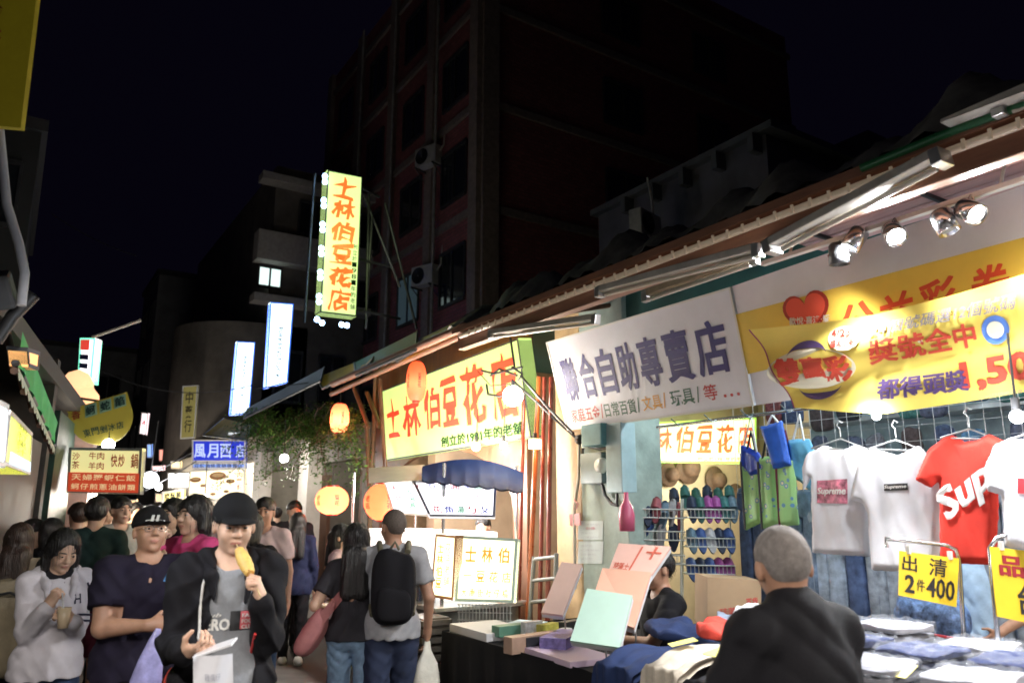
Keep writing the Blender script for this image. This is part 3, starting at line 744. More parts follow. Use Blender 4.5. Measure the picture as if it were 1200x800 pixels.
# dim building at the end and on the left
def block(label, a, b, mt, wins=(), nm='building'):
    t = thing(nm, label, 'building', ((a[0]+b[0])/2, (a[1]+b[1])/2, 0))
    m = MB(); m.boxab((a[0], a[1], 0), b); m.build('wall', mt, t)
    m = MB(); m.boxab((a[0]-.1, a[1]-.1, b[2]), (b[0]+.1, b[1]+.1, b[2]+.25)); m.build('parapet', mat('dark_parapet', (.04, .04, .042), .8, noise=.3), t)
    for c, wd, ht, ax, nn, lit in wins: window(t, c, wd, ht, ax, nn, lit)
    return t
block('dark building closing the far end of the street', (-4, 46, 0), (12, 52, 10), M_grey,
      [((x, 46, z), 1.2, 1.3, (1, 0, 0), (0, -1, 0), None) for x in (1, 4, 7, 10) for z in (4.5, 8)])
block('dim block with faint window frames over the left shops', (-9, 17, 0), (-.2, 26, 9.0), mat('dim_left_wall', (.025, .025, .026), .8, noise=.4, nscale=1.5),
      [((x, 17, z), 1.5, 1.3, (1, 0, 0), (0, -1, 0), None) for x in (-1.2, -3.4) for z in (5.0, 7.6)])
block('dim olive building along the right of the far street', (5.2, 40, 0), (9, 45, 13), M_grey, [((5.2, y, z), 1.2, 1.4, (0, -1, 0), (-1, 0, 0), None) for y in (41, 43.5) for z in (5, 8, 11)])

# ================================================================== near right shop: shell
bd = thing('clothes_shop', 'open fronted clothes and slipper shop behind the white banners', 'shop', (5.5, 2, 0))
m = MB(); m.boxab((7.6, -4, 0), (7.75, 8.9, 3.7)); m.boxab((4.5, 8.7, 0), (7.597, 8.9, 3.7)); m.boxab((4.5, -4.15, 0), (7.597, -4, 3.7))
m.build('back_wall', mat('shop_wall_peach', (.50, .36, .24), .7, noise=.25, nscale=2), bd)
m = MB(); m.boxab((4.45, -4, 3.5), (7.597, 8.697, 3.6)); m.build('ceiling', M_teal, bd)
m = MB(); m.boxab((4.40, -4, 3.0), (4.448, 5.0, 3.6)); m.build('lintel', M_teal, bd)
# awning roof
aw = thing('awning_roof', 'long dark sheet awning with an orange fascia over the right hand stalls', 'awning', (3.9, 2, 3.0))
def rf(u, v):
    x = 3.4+u*1.15; y = -3+v*9.1; return Vector((x, y, 3.22+.34*u+.012*math.sin(y*40)))
m = MB(); m.grid(rf, 2, 220); m.grid(lambda u, v: rf(u, v)+Vector((0, 0, .03)), 2, 220); m.build('roof_sheet', M_roof, aw)
m = MB(); m.boxab((3.36, -3, 3.06), (3.44, 6.1, 3.20), bev=.01); m.boxab((3.30, -3, 3.20), (3.36-.003, 6.1, 3.25)); m.build('fascia', M_fasc, aw)
m = MB(); m.boxab((3.62, -3, 3.19), (3.72, 6.1, 3.26), bev=.01); m.build('purlin', M_fasc, aw)
m = MB(); m.cyl((3.33, -3, 3.165), (3.33, 6.0, 3.165), .02); 
for i in range(80): m.boxab((3.305, -2.9+.11*i, 3.14), (3.315, -2.885+.11*i, 3.19))
m.build('rope_light', mat('rope_light_tube', (.75, .62, .5), .35, emit=.05, ecol=(1, .75, .5)), aw)
m = MB()
for y in (-2.5, -.6, 1.3, 3.2, 5.1): m.tube([(3.45, y, 3.16), (4.4, y, 3.42)], .022)
m.each('rafter', M_wood, aw)
m = MB()
def tarpf(u, v):
    y = -3+9.2*v; x = 3.32+u*.5
    return Vector((x+.03*math.sin(y*7), y, 3.27+.13*math.sin(u*3.1)*(1+.5*math.sin(y*5.1)+.4*math.sin(y*13))+.16*u+.02*math.sin(y*31+u*9)))
m.grid(tarpf, 10, 160); tag(m.build('tarpaulin', M_tarp), 'crumpled dusty tarpaulin lying along the top of the long awning', 'tarpaulin')
m = MB(); m.tube([onX(1200, 128, 3.3)+Vector((0, -.6, 0)), onX(1120, 152, 3.3), onX(1010, 197, 3.3)], .022); tag(m.build('roof_hose', mat('green_hose', (.02, .14, .05), .4)), 'green hose lying along the awning edge at upper right', 'hose')
m = MB(); m.slab([onX(1102, 140, 3.2), onX(1240, 80, 3.2), onX(1240, 92, 3.2), onX(1102, 144, 3.2)], .3, n=Vector((-1, 0, 0)))
tag(m.build('roof_board', M_dwht), 'pale board lying on the awning top at the right edge', 'board')
# soffit of pink planks
t = thing('plank_soffit', 'pink plank ceiling strip over the lottery banner', 'ceiling panel', (4.0, 1.3, 3.2))
m = MB()
for i in range(4): m.boxab((3.86+.115*i, -2.5, 3.27-.0*i), (3.86+.115*i+.105, 2.9, 3.295))
m.build('planks', M_soff, t)
m = MB()
for y in (-1.4, -.5, .4, 1.2, 2.0, 2.7): m.boxab((3.85, y, 3.245), (4.32, y+.02, 3.268))
m.each('batten', M_black, t)
# ------------------------------------------------------------------ fluorescent battens (unlit)
def batten(label, a, b, wd=.07, mt=M_dwht, grp='unlit fluorescent battens under the awning'):
    a = Vector(a); b = Vector(b); d = (b-a); L = d.length
    q = d.to_track_quat('X', 'Z').to_matrix()
    t = thing('tube_light', label, 'light fixture', (a+b)/2, 0, grp)
    c = (a+b)/2
    m = MB(); m.box(c+q @ Vector((0, 0, .03)), (L, wd, .045), q, bev=.008); m.build('housing', mt, t)
    m = MB(); m.cyl(a+d.normalized()*.04+q @ Vector((0, wd*.28, -.012)), b-d.normalized()*.04+q @ Vector((0, wd*.28, -.012)), .014)
    m.build('tube', mat('dead_tube_glass', (.62, .56, .48), .25), t)
    m = MB()
    for p in (a, b): m.box(p+q @ Vector((0, 0, .01)), (.05, wd*1.05, .075), q, bev=.006)
    m.each('end_cap', M_alu, t)
    return t
def zx(px, py, X): return onX(px, py, X)
batten('widest unlit tube fitting, slanting out over the lottery banner', zx(905, 292, 3.30), zx(1103, 188, 3.26), .10)
batten('lilac white unlit tube fitting above the word at the end of the white sign', zx(703, 344, 3.30), zx(888, 296, 3.28), .06)
batten('yellowed tube fitting just under the lilac white one', zx(757, 349, 3.34), zx(884, 305, 3.34), .04, mat('yellowed_enamel', (.42, .33, .22), .5, noise=.3))
batten('short unlit tube fitting over the corner of the green shop sign', zx(576, 393, 3.34), zx(698, 376, 3.34), .05)
batten('bright tube fitting on the fascia at the top right corner', zx(1172, 130, 3.28), zx(1260, 95, 3.28), .06, M_wht)
# ------------------------------------------------------------------ track lights
t = thing('light_track', 'white lighting track hung under the pink planks', 'light track', (4, 1.3, 3.15))
m = MB(); m.boxab((3.80, -2.2, 3.11), (3.84, 3.0, 3.135)); m.build('rail', M_wht, t)
m = MB(); 
for y in (2.8, 1.6, .4): m.cyl((3.82, y, 3.13), (3.9, y, 3.27), .008)
m.each('hanger', M_wht, t)
E_spot = e('lamp_glare', (1, .97, .92), 60)
def spotl(label, px, py, lit, aim, W=70, dark=False):
    P = onX(px, py, 3.78)
    t = thing('track_spotlight', label, 'spotlight', P, 0, 'spotlights over the lottery banner')
    d = (Vector(aim)-P).normalized(); Mr = d.to_track_quat('-Z', 'Y').to_matrix()
    m = MB(); m.lathe([(.0, .075), (.04, .075), (.052, .06), (.055, -.05), (.046, -.05), (.044, -.02), (.0, -.02)], P, 20, 0, Mr); m.build('housing', M_black if dark else M_chr, t)
    m = MB(); m.lathe([(.0, -.022), (.04, -.024), (.0435, -.03)], P, 18, 0, Mr); m.lathe([(.0, -.0235), (.042, -.034), (.0435, -.03)], P, 18, 0, Mr)
    m.build('lamp', E_spot if lit else mat('unlit_lamp', (.5, .5, .48), .2), t)
    m = MB(); m.tube([P+Mr @ Vector((.058, 0, 0)), P+Vector((.02, 0, .09)), Vector((3.82, P.y, 3.12))], .006); m.tube([P+Mr @ Vector((-.058, 0, 0)), P+Vector((.02, 0, .09))], .006); m.each('bracket', M_chr, t)
    if lit:
        spot(P+d*.06, P+d*2, W, (.94, .97, 1), 150, .04, .7, parent=t)
    return t
spotl('lit spotlight nearest the white sign, beside the black one', 1001, 282, True, (2.9, 3.6, .9), 230)
spotl('brightest round spotlight, second lit one from the left', 1048, 274, True, (2.4, .8, 1.4), 120)
spotl('lit spotlight farthest right over the lottery banner', 1138, 248, True, (2.9, -.1, 1.3), 105)
spotl('black cylinder spotlight turned down, unlit', 983, 300, False, (3.9, 2.6, 1.0), dark=True)
spotl('chrome cylinder spotlight turned down, unlit', 1108, 262, False, (3.9, 1.2, 1.0))
t = thing('tube_light', 'white ballast unit on the track at upper right', 'light fixture', (4, .2, 3.2)); m = MB(); m.boxab((3.72, -.1, 3.04), (3.78, .7, 3.09), bev=.01); m.build('housing', M_wht, t)
m = MB(); m.cyl((3.75, -.08, 3.035), (3.75, .68, 3.035), .008); m.build('tube', M_alu, t)

# ================================================================== signs over the right stalls
pfU = plane((4.2, 0, 2.36), (-.85, 0, -.24))
M_sw = mat('white_sign_sheet', (.76, .76, .82), .55, noise=.12, nscale=2)
M_navy = mat('navy_lettering', (.03, .02, .16), .5); M_redl = mat('red_lettering', (.50, .05, .05), .5); M_grl = mat('dark_green_lettering', (.03, .12, .08), .5); M_orl = mat('orange_lettering', (.75, .38, .08), .5)
q = [pfU(640, 401), pfU(856, 336), pfU(884, 475), pfU(665, 504)]
t = sign('shop_sign', 'white sign board with large navy characters above the meter pillar', 'sign', q, .05, M_sw, M_wht, .015)
m = MB()
for ch, r in zip('聯合自助專賣店', (rect(0, 0, 1, 1),)*7): pass
xs = [.045, .16, .275, .395, .515, .645, .795, .955]; fb = bil(q, .002)
for i, ch in enumerate('聯合自助專賣店'): lay(m, ch, (xs[i]+.008, .22, xs[i+1]-.012, .70), fb, 0, .035)
ss = [('家庭五金', .05, .24, 1), ('/', .245, .262, 1), ('日常百貨', .27, .455, 2), ('/', .46, .478, 2), ('文具', .49, .595, 3), ('/', .60, .618, 3), ('玩具', .64, .755, 2), ('/', .765, .782, 2), ('等', .80, .86, 1)]
for tx, a, b, mi in ss: lay(m, tx, (a, .78-.02*a, b, .93-.03*a), fb, mi, .014)
for k in range(3): lay(m, '.', (.885+k*.028, .87, .897+k*.028, .90), fb, 1, .04)
m.build('lettering', [M_navy, M_redl, M_grl, M_orl], t)
# back banner of the lottery
q = [pfU(858, 335.5), pfU(1260, 196), pfU(1290, 418), pfU(886, 474.5)]
t = sign('lottery_banner', 'white and yellow lottery banner with a red heart, behind the drooping one', 'banner', q, .02, M_sw)
M_yel = mat('yellow_print', (.80, .56, .08), .55, noise=.1, nscale=3); M_oy = mat('orange_red_print', (.60, .06, .015), .5)
m = MB(); yb = [(860, 369), (1260, 262), (1278, 345), (877, 438)]; Q = [pfU(*p)+nrm(q)*.003 for p in yb]; m.quad(*Q); m.build('yellow_band', M_yel, t)
m = MB()
for tx, x0, x1, y0, y1 in (('公', 982, 1026, 360, 408), ('益', 1030, 1070, 349, 396), ('彩', 1076, 1120, 333, 380), ('券', 1136, 1184, 316, 366)):
    tq(m, tx, [(x0, y0), (x1, y0-13), (x1+4, y1-8), (x0+4, y1)], pfU, 0, bold=.03, off=.0055)
m.build('lettering', M_oy, t)
m = MB(); hp = []
for k in range(40):
    a = 2*math.pi*k/40; hp.append((16*math.sin(a)**3/17, (13*math.cos(a)-5*math.cos(2*a)-2*math.cos(3*a)-math.cos(4*a))/15))
hc = pfU(946, 366); ax = Vector((0, -1, 0)); ay = Vector((-.27, 0, .96)); mr = nrm(q)
m.add([hc+ax*x*.175+ay*(y*.155+.0)+mr*.006 for x, y in hp], [tuple(range(40))]); m.add([hc+ax*x*.15+ay*(y*.13+.005)+mr*.0085 for x, y in hp], [tuple(range(40))], 1)
tq(m, '歡悅·喜逢·愛', [(926, 372), (974, 368), (974, 377), (926, 381)], pfU, 2, off=.011, bold=.02)
m.build('heart_emblem', [mat('heart_rim', (.35, .03, .02), .4), mat('heart_red', (.75, .10, .06), .4), M_wht], t)
# drooping front banner
pfF = plane((3.98, 0, 2.35), (-.85, 0, -.20))
top = [(878, 386), (902, 384), (960, 378), (1022, 369), (1116, 346), (1190, 324), (1290, 292)]
bot = [(929, 478), (950, 479), (985, 482), (1041, 484), (1132, 471), (1205, 458), (1300, 440)]
def interp(tab, u):
    x = u*(len(tab)-1); i = min(int(x), len(tab)-2); f = x-i; return (tab[i][0]*(1-f)+tab[i+1][0]*f, tab[i][1]*(1-f)+tab[i+1][1]*f)
nF = Vector((-.85, 0, -.20)).normalized()
def drape(x, y):
    u = (x-880)/400
    return .022*math.sin((y-360)*.10+(x-900)*.028)*math.exp(-max(0, u)*2.2)+.012*math.sin(x*.035-y*.02)
def front(u, v):
    a = interp(top, u); b = interp(bot, u); x = a[0]*(1-v)+b[0]*v; y = a[1]*(1-v)+b[1]*v
    return pfF(x, y)+nF*drape(x, y)
t = thing('lottery_banner', 'yellow drooping lottery banner with purple arcs and a price, hung in front', 'banner', pfF(1050, 478))
m = MB(); m.grid(front, 90, 26); m.grid(lambda u, v: front(u, v)-nF*.006, 90, 26)
m.build('cloth', mat('banner_cloth_yellow', (.86, .66, .13), .5, noise=.10, nscale=2.5), t)
M_pale = mat('pale_print_patch', (.85, .80, .62), .5)
m = MB()
def pq(px, py, o=.012): return pfF(px, py)+nF*(drape(px, py)+o)
def ftq(txt, quadp, mi, bold=.02, o=.006, shear=0, wob=0):
    def fn(u, v):
        x = (quadp[0][0]*(1-u)+quadp[1][0]*u)*(1-v)+(quadp[3][0]*(1-u)+quadp[2][0]*u)*v; y = (quadp[0][1]*(1-u)+quadp[1][1]*u)*(1-v)+(quadp[3][1]*(1-u)+quadp[2][1]*u)*v
        return pq(x, y, o)
    lay(m, txt, (0, 0, 1, 1), fn, mi, bold, shear, wob)
def ell2(cx, cy, rx, ry, mi, o=.003, a0=0, a1=360, r_in=None, tilt=0):
    n = 40; pts = []
    for k in range(n+1):
        a = R(a0+(a1-a0)*k/n); x, y = rx*math.cos(a), ry*math.sin(a); pts.append((cx+x, cy+y+tilt*x))
    if r_in is None: m.add([pq(*p, o) for p in pts], [tuple(range(n+1))], mi)
    else:
        inn = []
        for k in range(n+1):
            a = R(a0+(a1-a0)*k/n); s_ = math.sin(math.pi*k/n); x, y = (rx)*math.cos(a), (ry-r_in*s_)*math.sin(a); inn.append((cx+x, cy+y+tilt*x))
        m.add([pq(*p, o) for p in pts+inn], [(k, k+1, n+2+k, n+1+k) for k in range(n)], mi)
ell2(952, 432, 52, 24, 3, .003, tilt=-.06)
ell2(946, 421, 26, 22, 0, .006, 185, 350, 9, -.1); ell2(960, 448, 27, 20, 0, .006, 5, 170, 8, -.1)
ftq('雙贏彩', [(905, 420), (996, 414), (1003, 446), (914, 453)], 1, .045, .008)
ell2(990, 396, 19, 14, 3, .004); ftq('4/23', [(974, 387), (997, 384), (998, 393), (975, 395)], 1, .02); ftq('盛大上市', [(975, 398), (1003, 395), (1003, 405), (975, 407)], 1, .02)
ftq('24個號碼選12個號碼', [(1018, 381), (1192, 342), (1194, 361), (1020, 394)], 2, .012, shear=.25)
ftq('獎號全中', [(1019, 398), (1143, 376), (1147, 406), (1021, 428)], 1, .03)
ell2(1168, 386, 16, 17, 4, .004); ell2(1168, 386, 10, 10, 3, .006)
ftq('都得頭獎', [(1029, 444), (1132, 432), (1136, 458), (1031, 469)], 0, .04)
ftq('1,500萬', [(1122, 418), (1290, 385), (1294, 436), (1128, 462)], 1, .05)
ftq('發行期間 詳見公告', [(1155, 462), (1215, 453), (1215, 457), (1155, 466)], 2, .0)
ell2(1078, 400, 3, 2, 3, .004)
m.build('lettering', [mat('purple_print', (.09, .05, .16), .5), mat('red_print', (.62, .07, .04), .5), mat('grey_print', (.22, .20, .22), .5), M_pale, mat('blue_print', (.10, .22, .62), .5)], t)
m = MB(); m.grid(lambda u, v: front(.012*u+.004, v)+nF*.004, 2, 26)
m.build('edge_print', mat('purple_edge', (.35, .05, .16), .5), t)

# green lit shop sign with 1981
pfG = plane((4.2, 0, 2.40), (-.85, 0, -.10))
E_gs = mat('green_sign_light', (.30, .40, .12), .4, emit=.56, ecol=(.66, 1.0, .27))
q = [pfG(443, 459), pfG(607, 396), pfG(623, 513), pfG(452, 540)]
t = sign('shop_sign', 'wide glowing green sign with red brush characters over the dessert shop', 'sign', q, .16, E_gs, M_dmet, .02)
E_rl = mat('lit_red_lettering', (.55, .05, .02), .5, emit=.30, ecol=(.95, .06, .02)); m = MB(); fb = bil(q, .008)
for ch, r in zip('士林伯豆花店', ((.06, .16, .17, .70), (.20, .19, .34, .74), (.37, .20, .49, .70), (.50, .15, .62, .72), (.645, .10, .79, .76), (.815, .08, .97, .78))): lay(m, ch, r, fb, 0, .03, .12, .006)
lay(m, '創立於1981年的老舖', (.47, .82, .97, .95), fb, 1, .035)
m.build('lettering', [E_rl, mat('dark_sign_text', (.008, .03, .008), .7, spec=.1)], t)
# vertical lightbox with globes
pfV = lambda x, y: onY(x, y, 10.4)
E_vg = mat('vertical_sign_light', (.3, .4, .12), .4, emit=.68, ecol=(.72, 1.0, .34))
q = [pfV(384, 199), pfV(425, 207), pfV(418, 371), pfV(375, 366)]
t = sign('vertical_sign', 'tall glowing yellow green sign with red characters, edged by blue white globes', 'sign', q, .22, E_vg, M_dmet, .02)
m = MB(); fb = bil(q, .008)
for i, ch in enumerate('士林伯豆花店'): lay(m, ch, (.17, .04+i*.158, .83 if i < 5 else .80, .04+i*.158+.138), fb, 0, .035, .1, .01)
for i, ch in enumerate('創立於1981年的老舖'): lay(m, ch, (.80, .50+i*.042, .93, .50+i*.042+.034), fb, 1, .01)
m.build('lettering', [mat('lit_orange_lettering', (.7, .12, .02), .5, emit=.6, ecol=(1, .18, .03)), mat('dark_sign_text', (.05, .12, .03))], t)
m = MB(); g = []
for i in range(7):
    for dy in (0, 6.5): g.append((379.5-i*1.4, 208+i*28+dy) if i < 6 else None)
g = [p for p in g if p]+[(370, 375), (376, 379), (399, 381), (405, 382)]
for p in g: m.sph(pfV(*p)+Vector((0, -.05, 0)), .040, 10)
m.build('globe_light', e('blue_white_globe', (.40, .65, 1.0), 9), t)
m = MB()
for a, b in (((372, 200), (366, 372)), ((436, 225), (440, 380)), ((425, 215), (455, 222)), ((420, 300), (470, 306)), ((418, 360), (480, 368)), ((430, 225), (480, 330)), ((455, 235), (500, 380)), ((440, 250), (440, 360))):
    m.tube([pfV(*a)+Vector((0, .12, 0)), pfV(*b)+Vector((0, .35, 0))], .022)
m.each('support_frame', M_dmet, t)
c_ = pfV(400, 285); point(c_+Vector((0, -.45, 0)), 7, (.8, 1, .5), .3, t)

# two white blue lightboxes
E_bw = mat('white_blue_lightbox', (.75, .88, 1.0), .4, emit=1.6, ecol=(.72, .86, 1.0))
for lab, Y, qp, tx in (('larger nearer white lightbox with green vertical words and blue edges', 17.5, [(317, 354), (344, 356), (337, 448), (311, 455)], (.40, .30, .62, .93)),
                       ('smaller farther white lightbox with green vertical words', 21.0, [(278, 400), (299, 401), (292, 485), (270, 486)], (.42, .20, .62, .78))):
    pf = lambda x, y: onY(x, y, Y)
    q = [pf(*p) for p in qp]; t = sign('vertical_sign', lab, 'sign', q, .18, E_bw, e('blue_edge_light', (.05, .18, .8), .7), .028)
    m = MB(); fb = bil(q, .01)
    uv, fs, ar = glyphs('BIRKENSTOCK', .02); s0, t0, s1, t1 = tx
    m.add([fb(s0+(s1-s0)*v, t0+(t1-t0)*u) for u, v in uv], fs)
    m.build('lettering', mat('green_vertical_words', (.0, .15, .10), .5), t)
    point(sum(q, Vector())/4+Vector((-.3, -.8, 0)), 5, (.6, .8, 1), .3, t)

# ================================================================== pillar and meters
pl = thing('pillar', 'stained tan and pale green pillar between the two shops', 'pillar', (4.4, 5.5, 0))
a = onX(652, 600, 4.35); b = onX(682, 600, 4.35); c = onX(736, 600, 4.35)
m = MB(); m.boxab((4.352, b.y, 0), (4.75, a.y, 3.5), bev=.01); m.build('tan_face', M_pcream, pl)
m = MB(); m.boxab((4.35, c.y, 0), (4.75, b.y-.003, 3.5), bev=.01); m.build('green_face', M_pgreen, pl)
pX = lambda x, y: onX(x, y, 4.345)
def xbox(m, px0, py0, px1, py1, dep, mi=0, X=4.35, bev=.008):
    a = onX(px0, py0, X); b = onX(px1, py1, X); m.boxab((X-dep, a.y, a.z), (X-.001, b.y, b.z), mi, bev)
t = thing('electric_meter', 'grey electricity meter with a round glass dial on the pillar', 'meter', onX(705, 560, 4.2))
m = MB(); xbox(m, 690, 532, 716, 566, .10); m.build('case', mat('meter_case', (.20, .26, .27), .5, noise=.2), t)
P = onX(706, 545, 4.25); m = MB(); m.lathe([(.0, .05), (.055, .045), (.065, .02), (.068, 0)], P, 20, 0, Matrix.Rotation(R(-90), 3, 'Y')); m.build('dial', mat('meter_glass', (.75, .77, .74), .1), t)
m = MB(); xbox(m, 704, 500, 728, 522, .22); t = tag(m.build('switch_box', mat('teal_box', (.08, .22, .24), .5, noise=.25)), 'dark teal switch box under the white sign, above the meter', 'electrical box')
m = MB(); xbox(m, 726, 498, 747, 577, .16); tag(m.build('switch_box', mat('pale_blue_box', (.38, .52, .55), .5, noise=.15)), 'tall pale blue cable box beside the meter', 'electrical box')
t = thing('cable_run', 'bundle of cables and grey conduit running down the pillar', 'cables', onX(680, 690, 4.3))
def xt(pts, X=4.31): return [onX(x, y, X) for x, y in pts]
m = MB(); m.tube(xt([(679, 515), (678, 560), (673, 595), (674, 690)]), .014); m.build('conduit', M_dwht, t)
m = MB(); m.tube(xt([(683, 525), (681, 545), (688, 562), (704, 567), (706, 568)]), .014); m.tube(xt([(706, 568), (709, 580), (717, 590), (724, 592)]), .014)
m.tube(xt([(676, 512), (690, 508), (704, 512)]), .018); m.tube(xt([(690, 523), (704, 526), (718, 523), (724, 530), (723, 590)]), .013)
m.tube([onX(600, 445, 4.0), onX(628, 470, 4.1), onX(660, 500, 4.2), onX(679, 516, 4.28)], .012)
m.build('cable', M_black, t)
m = MB(); m.sph(onX(679, 515, 4.27), .045, 10); m.build('junction_box', M_black, t)
t = thing('notice', 'pair of white printed notices pasted on the green side of the pillar', 'notice', pX(692, 660))
for y0, y1 in ((610, 632), (634, 660)):
    m = MB(); m.slab([pX(678, y0), pX(707, y0), pX(706, y1), pX(677, y1)], .003, n=Vector((-1, 0, 0))); m.build('sheet', mat('notice_paper', (.62, .70, .72), .6), t)
m = MB()
for i in range(9): tq(m, '一二三四 五六 七八'[i % 3:], rect(681, 613+i*5, 703-(i % 3)*4, 615.4+i*5), pX, 0, bold=0)
tq(m, '公告', rect(687, 617, 698, 620), pX, 1)
m.build('lettering', [mat('grey_text', (.35, .38, .45)), mat('pink_text', (.6, .2, .25))], t)
m = MB(); m.slab([onX(667, 602, 4.3), onX(679, 601, 4.3), onX(680, 615, 4.3), onX(668, 616, 4.3)], .01, n=Vector((-1, 0, 0))); m.tube(xt([(675, 596), (677, 590), (673, 585)], 4.29), .008)
tag(m.build('paper_tag', mat('pink_tag', (.72, .38, .40), .5)), 'small pink tag tied to the conduit on the pillar', 'tag')
# red brown rods and ladder
for i, (x0, x1, r) in enumerate(((629, 620, .024), (637, 633, .020), (645, 642, .022), (613, 608, .020))):
    m = MB(); top_ = onX(x0, 505, 4.15); bt = onX(x1, 700, 4.05); d = (bt-top_); m.cyl(top_-d*.35, bt+d*(bt.z/(-d.z)), r); 
    tag(m.build('pole', M_redrod if i != 0 else mat('orange_lacquer', (.36, .09, .02), .3, noise=.3)), ['glossy orange pole leaning beside the dessert shop, thickest of the bundle', 'thin red pole between the orange pole and the pillar', 'red brown pole standing against the pillar edge', 'dark red pole on the dessert shop side of the bundle'][i], 'pole', 'poles standing beside the pillar')
t = thing('folding_ladder', 'grey folded step ladder leaning by the pillar behind the table', 'ladder', onX(640, 760, 4.0))
m = MB()
for pts in ([(626, 652), (618, 760)], [(652, 648), (650, 760)]): m.tube([onX(x, y, 3.98) for x, y in pts], .02)
for y in (655, 680, 705, 735): m.tube([onX(626-(y-652)*.07, y, 3.98), onX(652, y-3, 3.98)], .016)
m.build('rails', mat('grey_ladder_paint', (.22, .22, .21), .5, noise=.2), t)
# ================================================================== hanging garments from outlines
def poly_sdf(px_, X, Y):
    n = len(px_); d = None; sgn = None
    for i in range(n):
        ax, ay = px_[i]; bx, by = px_[(i+1) % n]; ex, ey = bx-ax, by-ay
        wx, wy = X-ax, Y-ay; t = np.clip((wx*ex+wy*ey)/max(1e-9, ex*ex+ey*ey), 0, 1)
        dd = (wx-ex*t)**2+(wy-ey*t)**2; d = dd if d is None else np.minimum(d, dd)
        if sgn is None: sgn = np.zeros_like(X, bool)
        c = (ay > Y) != (by > Y)
        with np.errstate(divide='ignore', invalid='ignore'): xi = (bx-ax)*(Y-ay)/(by-ay if by != ay else 1e-9)+ax
        sgn ^= c & (X < xi)
    d = np.sqrt(d); return np.where(sgn, -d, d)
def gwave(y, z, seed, amp): return amp*.8*(np.sin(y*17+seed+z*3)*0.9+np.sin(z*7+y*23+seed*2)*.4+(.8-1.6*np.abs(np.sin(y*21-z*7+seed)))*.5*np.sin(z*5+seed)+.25*np.sin(y*61-z*6+seed))
def garment(name, pts, X, th, mats, parent, seed=0.0, amp=.012, h=.010, pix=True):
    """cloth body with real thickness in the plane X; pts are outline pixels turned into metres on that plane"""
    P = [onX(x, y, X) for x, y in pts] if pix else [Vector((X, a, b)) for a, b in pts]
    pl = [(p.y, p.z) for p in P]; ys = [p[0] for p in pl]; zs = [p[1] for p in pl]
    s = SDF(h); s.rbox((X, (min(ys)+max(ys))/2, (min(zs)+max(zs))/2), (th*2+.08, max(ys)-min(ys)+.04, max(zs)-min(zs)+.04), 0, k=0)
    def f(Pg, F):
        x, y, z = Pg; Y, Z_ = np.broadcast_arrays(y, z); Y = Y[0:1]; Z_ = Z_[0:1]
        d2 = poly_sdf(pl, Y.astype(np.float64), Z_.astype(np.float64)); wv = gwave(Y, Z_, seed, amp)
        tt = th*np.clip(-d2/.03, .25, 1); dx = np.abs(x-X-wv)-tt
        return np.maximum(dx, d2)
    s.fn(f); o = link_mesh(name, s.mesh(name, mats), parent)
    return o
def gprint(m, txt, q, X, th, seed, amp, mi=0, bold=.02, patch=False, shear=0):
    Q = [onX(x, y, X) for x, y in q]
    def fn(u, v):
        p = (Q[0]*(1-u)+Q[1]*u)*(1-v)+(Q[3]*(1-u)+Q[2]*u)*v; p.x = X+float(gwave(p.y, p.z, seed, amp))-th-.006-(0 if patch else .003); return p
    if patch: m.grid(fn, 16, 12, mi)
    else:
        lay(m, txt, (0, 0, 1, 1), fn, mi, bold, shear)
def hanger(t, px, py, X, wpx=34):
    c = onX(px, py, X); a = onX(px-wpx, py+13, X); b = onX(px+wpx, py+15, X)
    m = MB(); m.tube([a, c+Vector((0, 0, -.01)), b, a], .005, 6); m.tube([c, c+Vector((0, 0, .05)), c+Vector((.0, .02, .075)), c+Vector((0, 0, .1)), c+Vector((0, -.02, .085))], .0035, 6)
    m.each('hanger', M_alu, t)
M_tee = cloth('white_tee', (.70, .70, .74), noise=.05); M_teer = cloth('red_tee', (.66, .045, .03), noise=.08)
pts = [(966, 521), (978, 526), (990, 527), (1003, 521), (1036, 532), (1047, 560), (1035, 568), (1026, 560), (1018, 652), (951, 648), (951, 560), (942, 575), (940, 548), (948, 530)]
t = thing('tshirt', 'white t-shirt with a colourful floral box print, hanging leftmost', 'shirt', onX(985, 652, 4.3), 0, 'printed t-shirts hanging under the banner')
garment('body', pts, 4.3, .035, M_tee, t, 1.0); m = MB(); gprint(m, '', [(961, 563), (999, 561), (999, 590), (961, 589)], 4.3, .035, 1, .012, 0, patch=True)
m.build('print', mat('floral_print', (.55, .18, .25), .6, noise=.9, nscale=22), t); m = MB(); gprint(m, 'Supreme', [(962, 571), (998, 570), (998, 582), (962, 581)], 4.3, .041, 1, .012, 0, .04, shear=.2); m.build('lettering', M_wht, t); hanger(t, 985, 512, 4.3)
pts = [(1022, 523), (1040, 530), (1052, 533), (1066, 527), (1078, 522), (1100, 545), (1103, 600), (1100, 672), (1020, 668), (1016, 600), (1012, 590), (998, 585), (1006, 545)]
t = thing('tshirt', 'long cream white t-shirt with a small black bordered word, second from left', 'shirt', onX(1055, 670, 4.22), 0, 'printed t-shirts hanging under the banner')
garment('body', pts, 4.22, .035, M_tee, t, 2.5); m = MB(); gprint(m, '', [(1040, 567), (1070, 566), (1070, 574), (1040, 575)], 4.22, .035, 2.5, .012, 0, patch=True); m.build('print', M_black, t)
m = MB(); gprint(m, 'Supreme', [(1041, 568.5), (1069, 567.5), (1069, 572.5), (1041, 573.5)], 4.22, .039, 2.5, .012, 0, .02, shear=.2); m.build('lettering', M_wht, t); hanger(t, 1050, 513, 4.22)
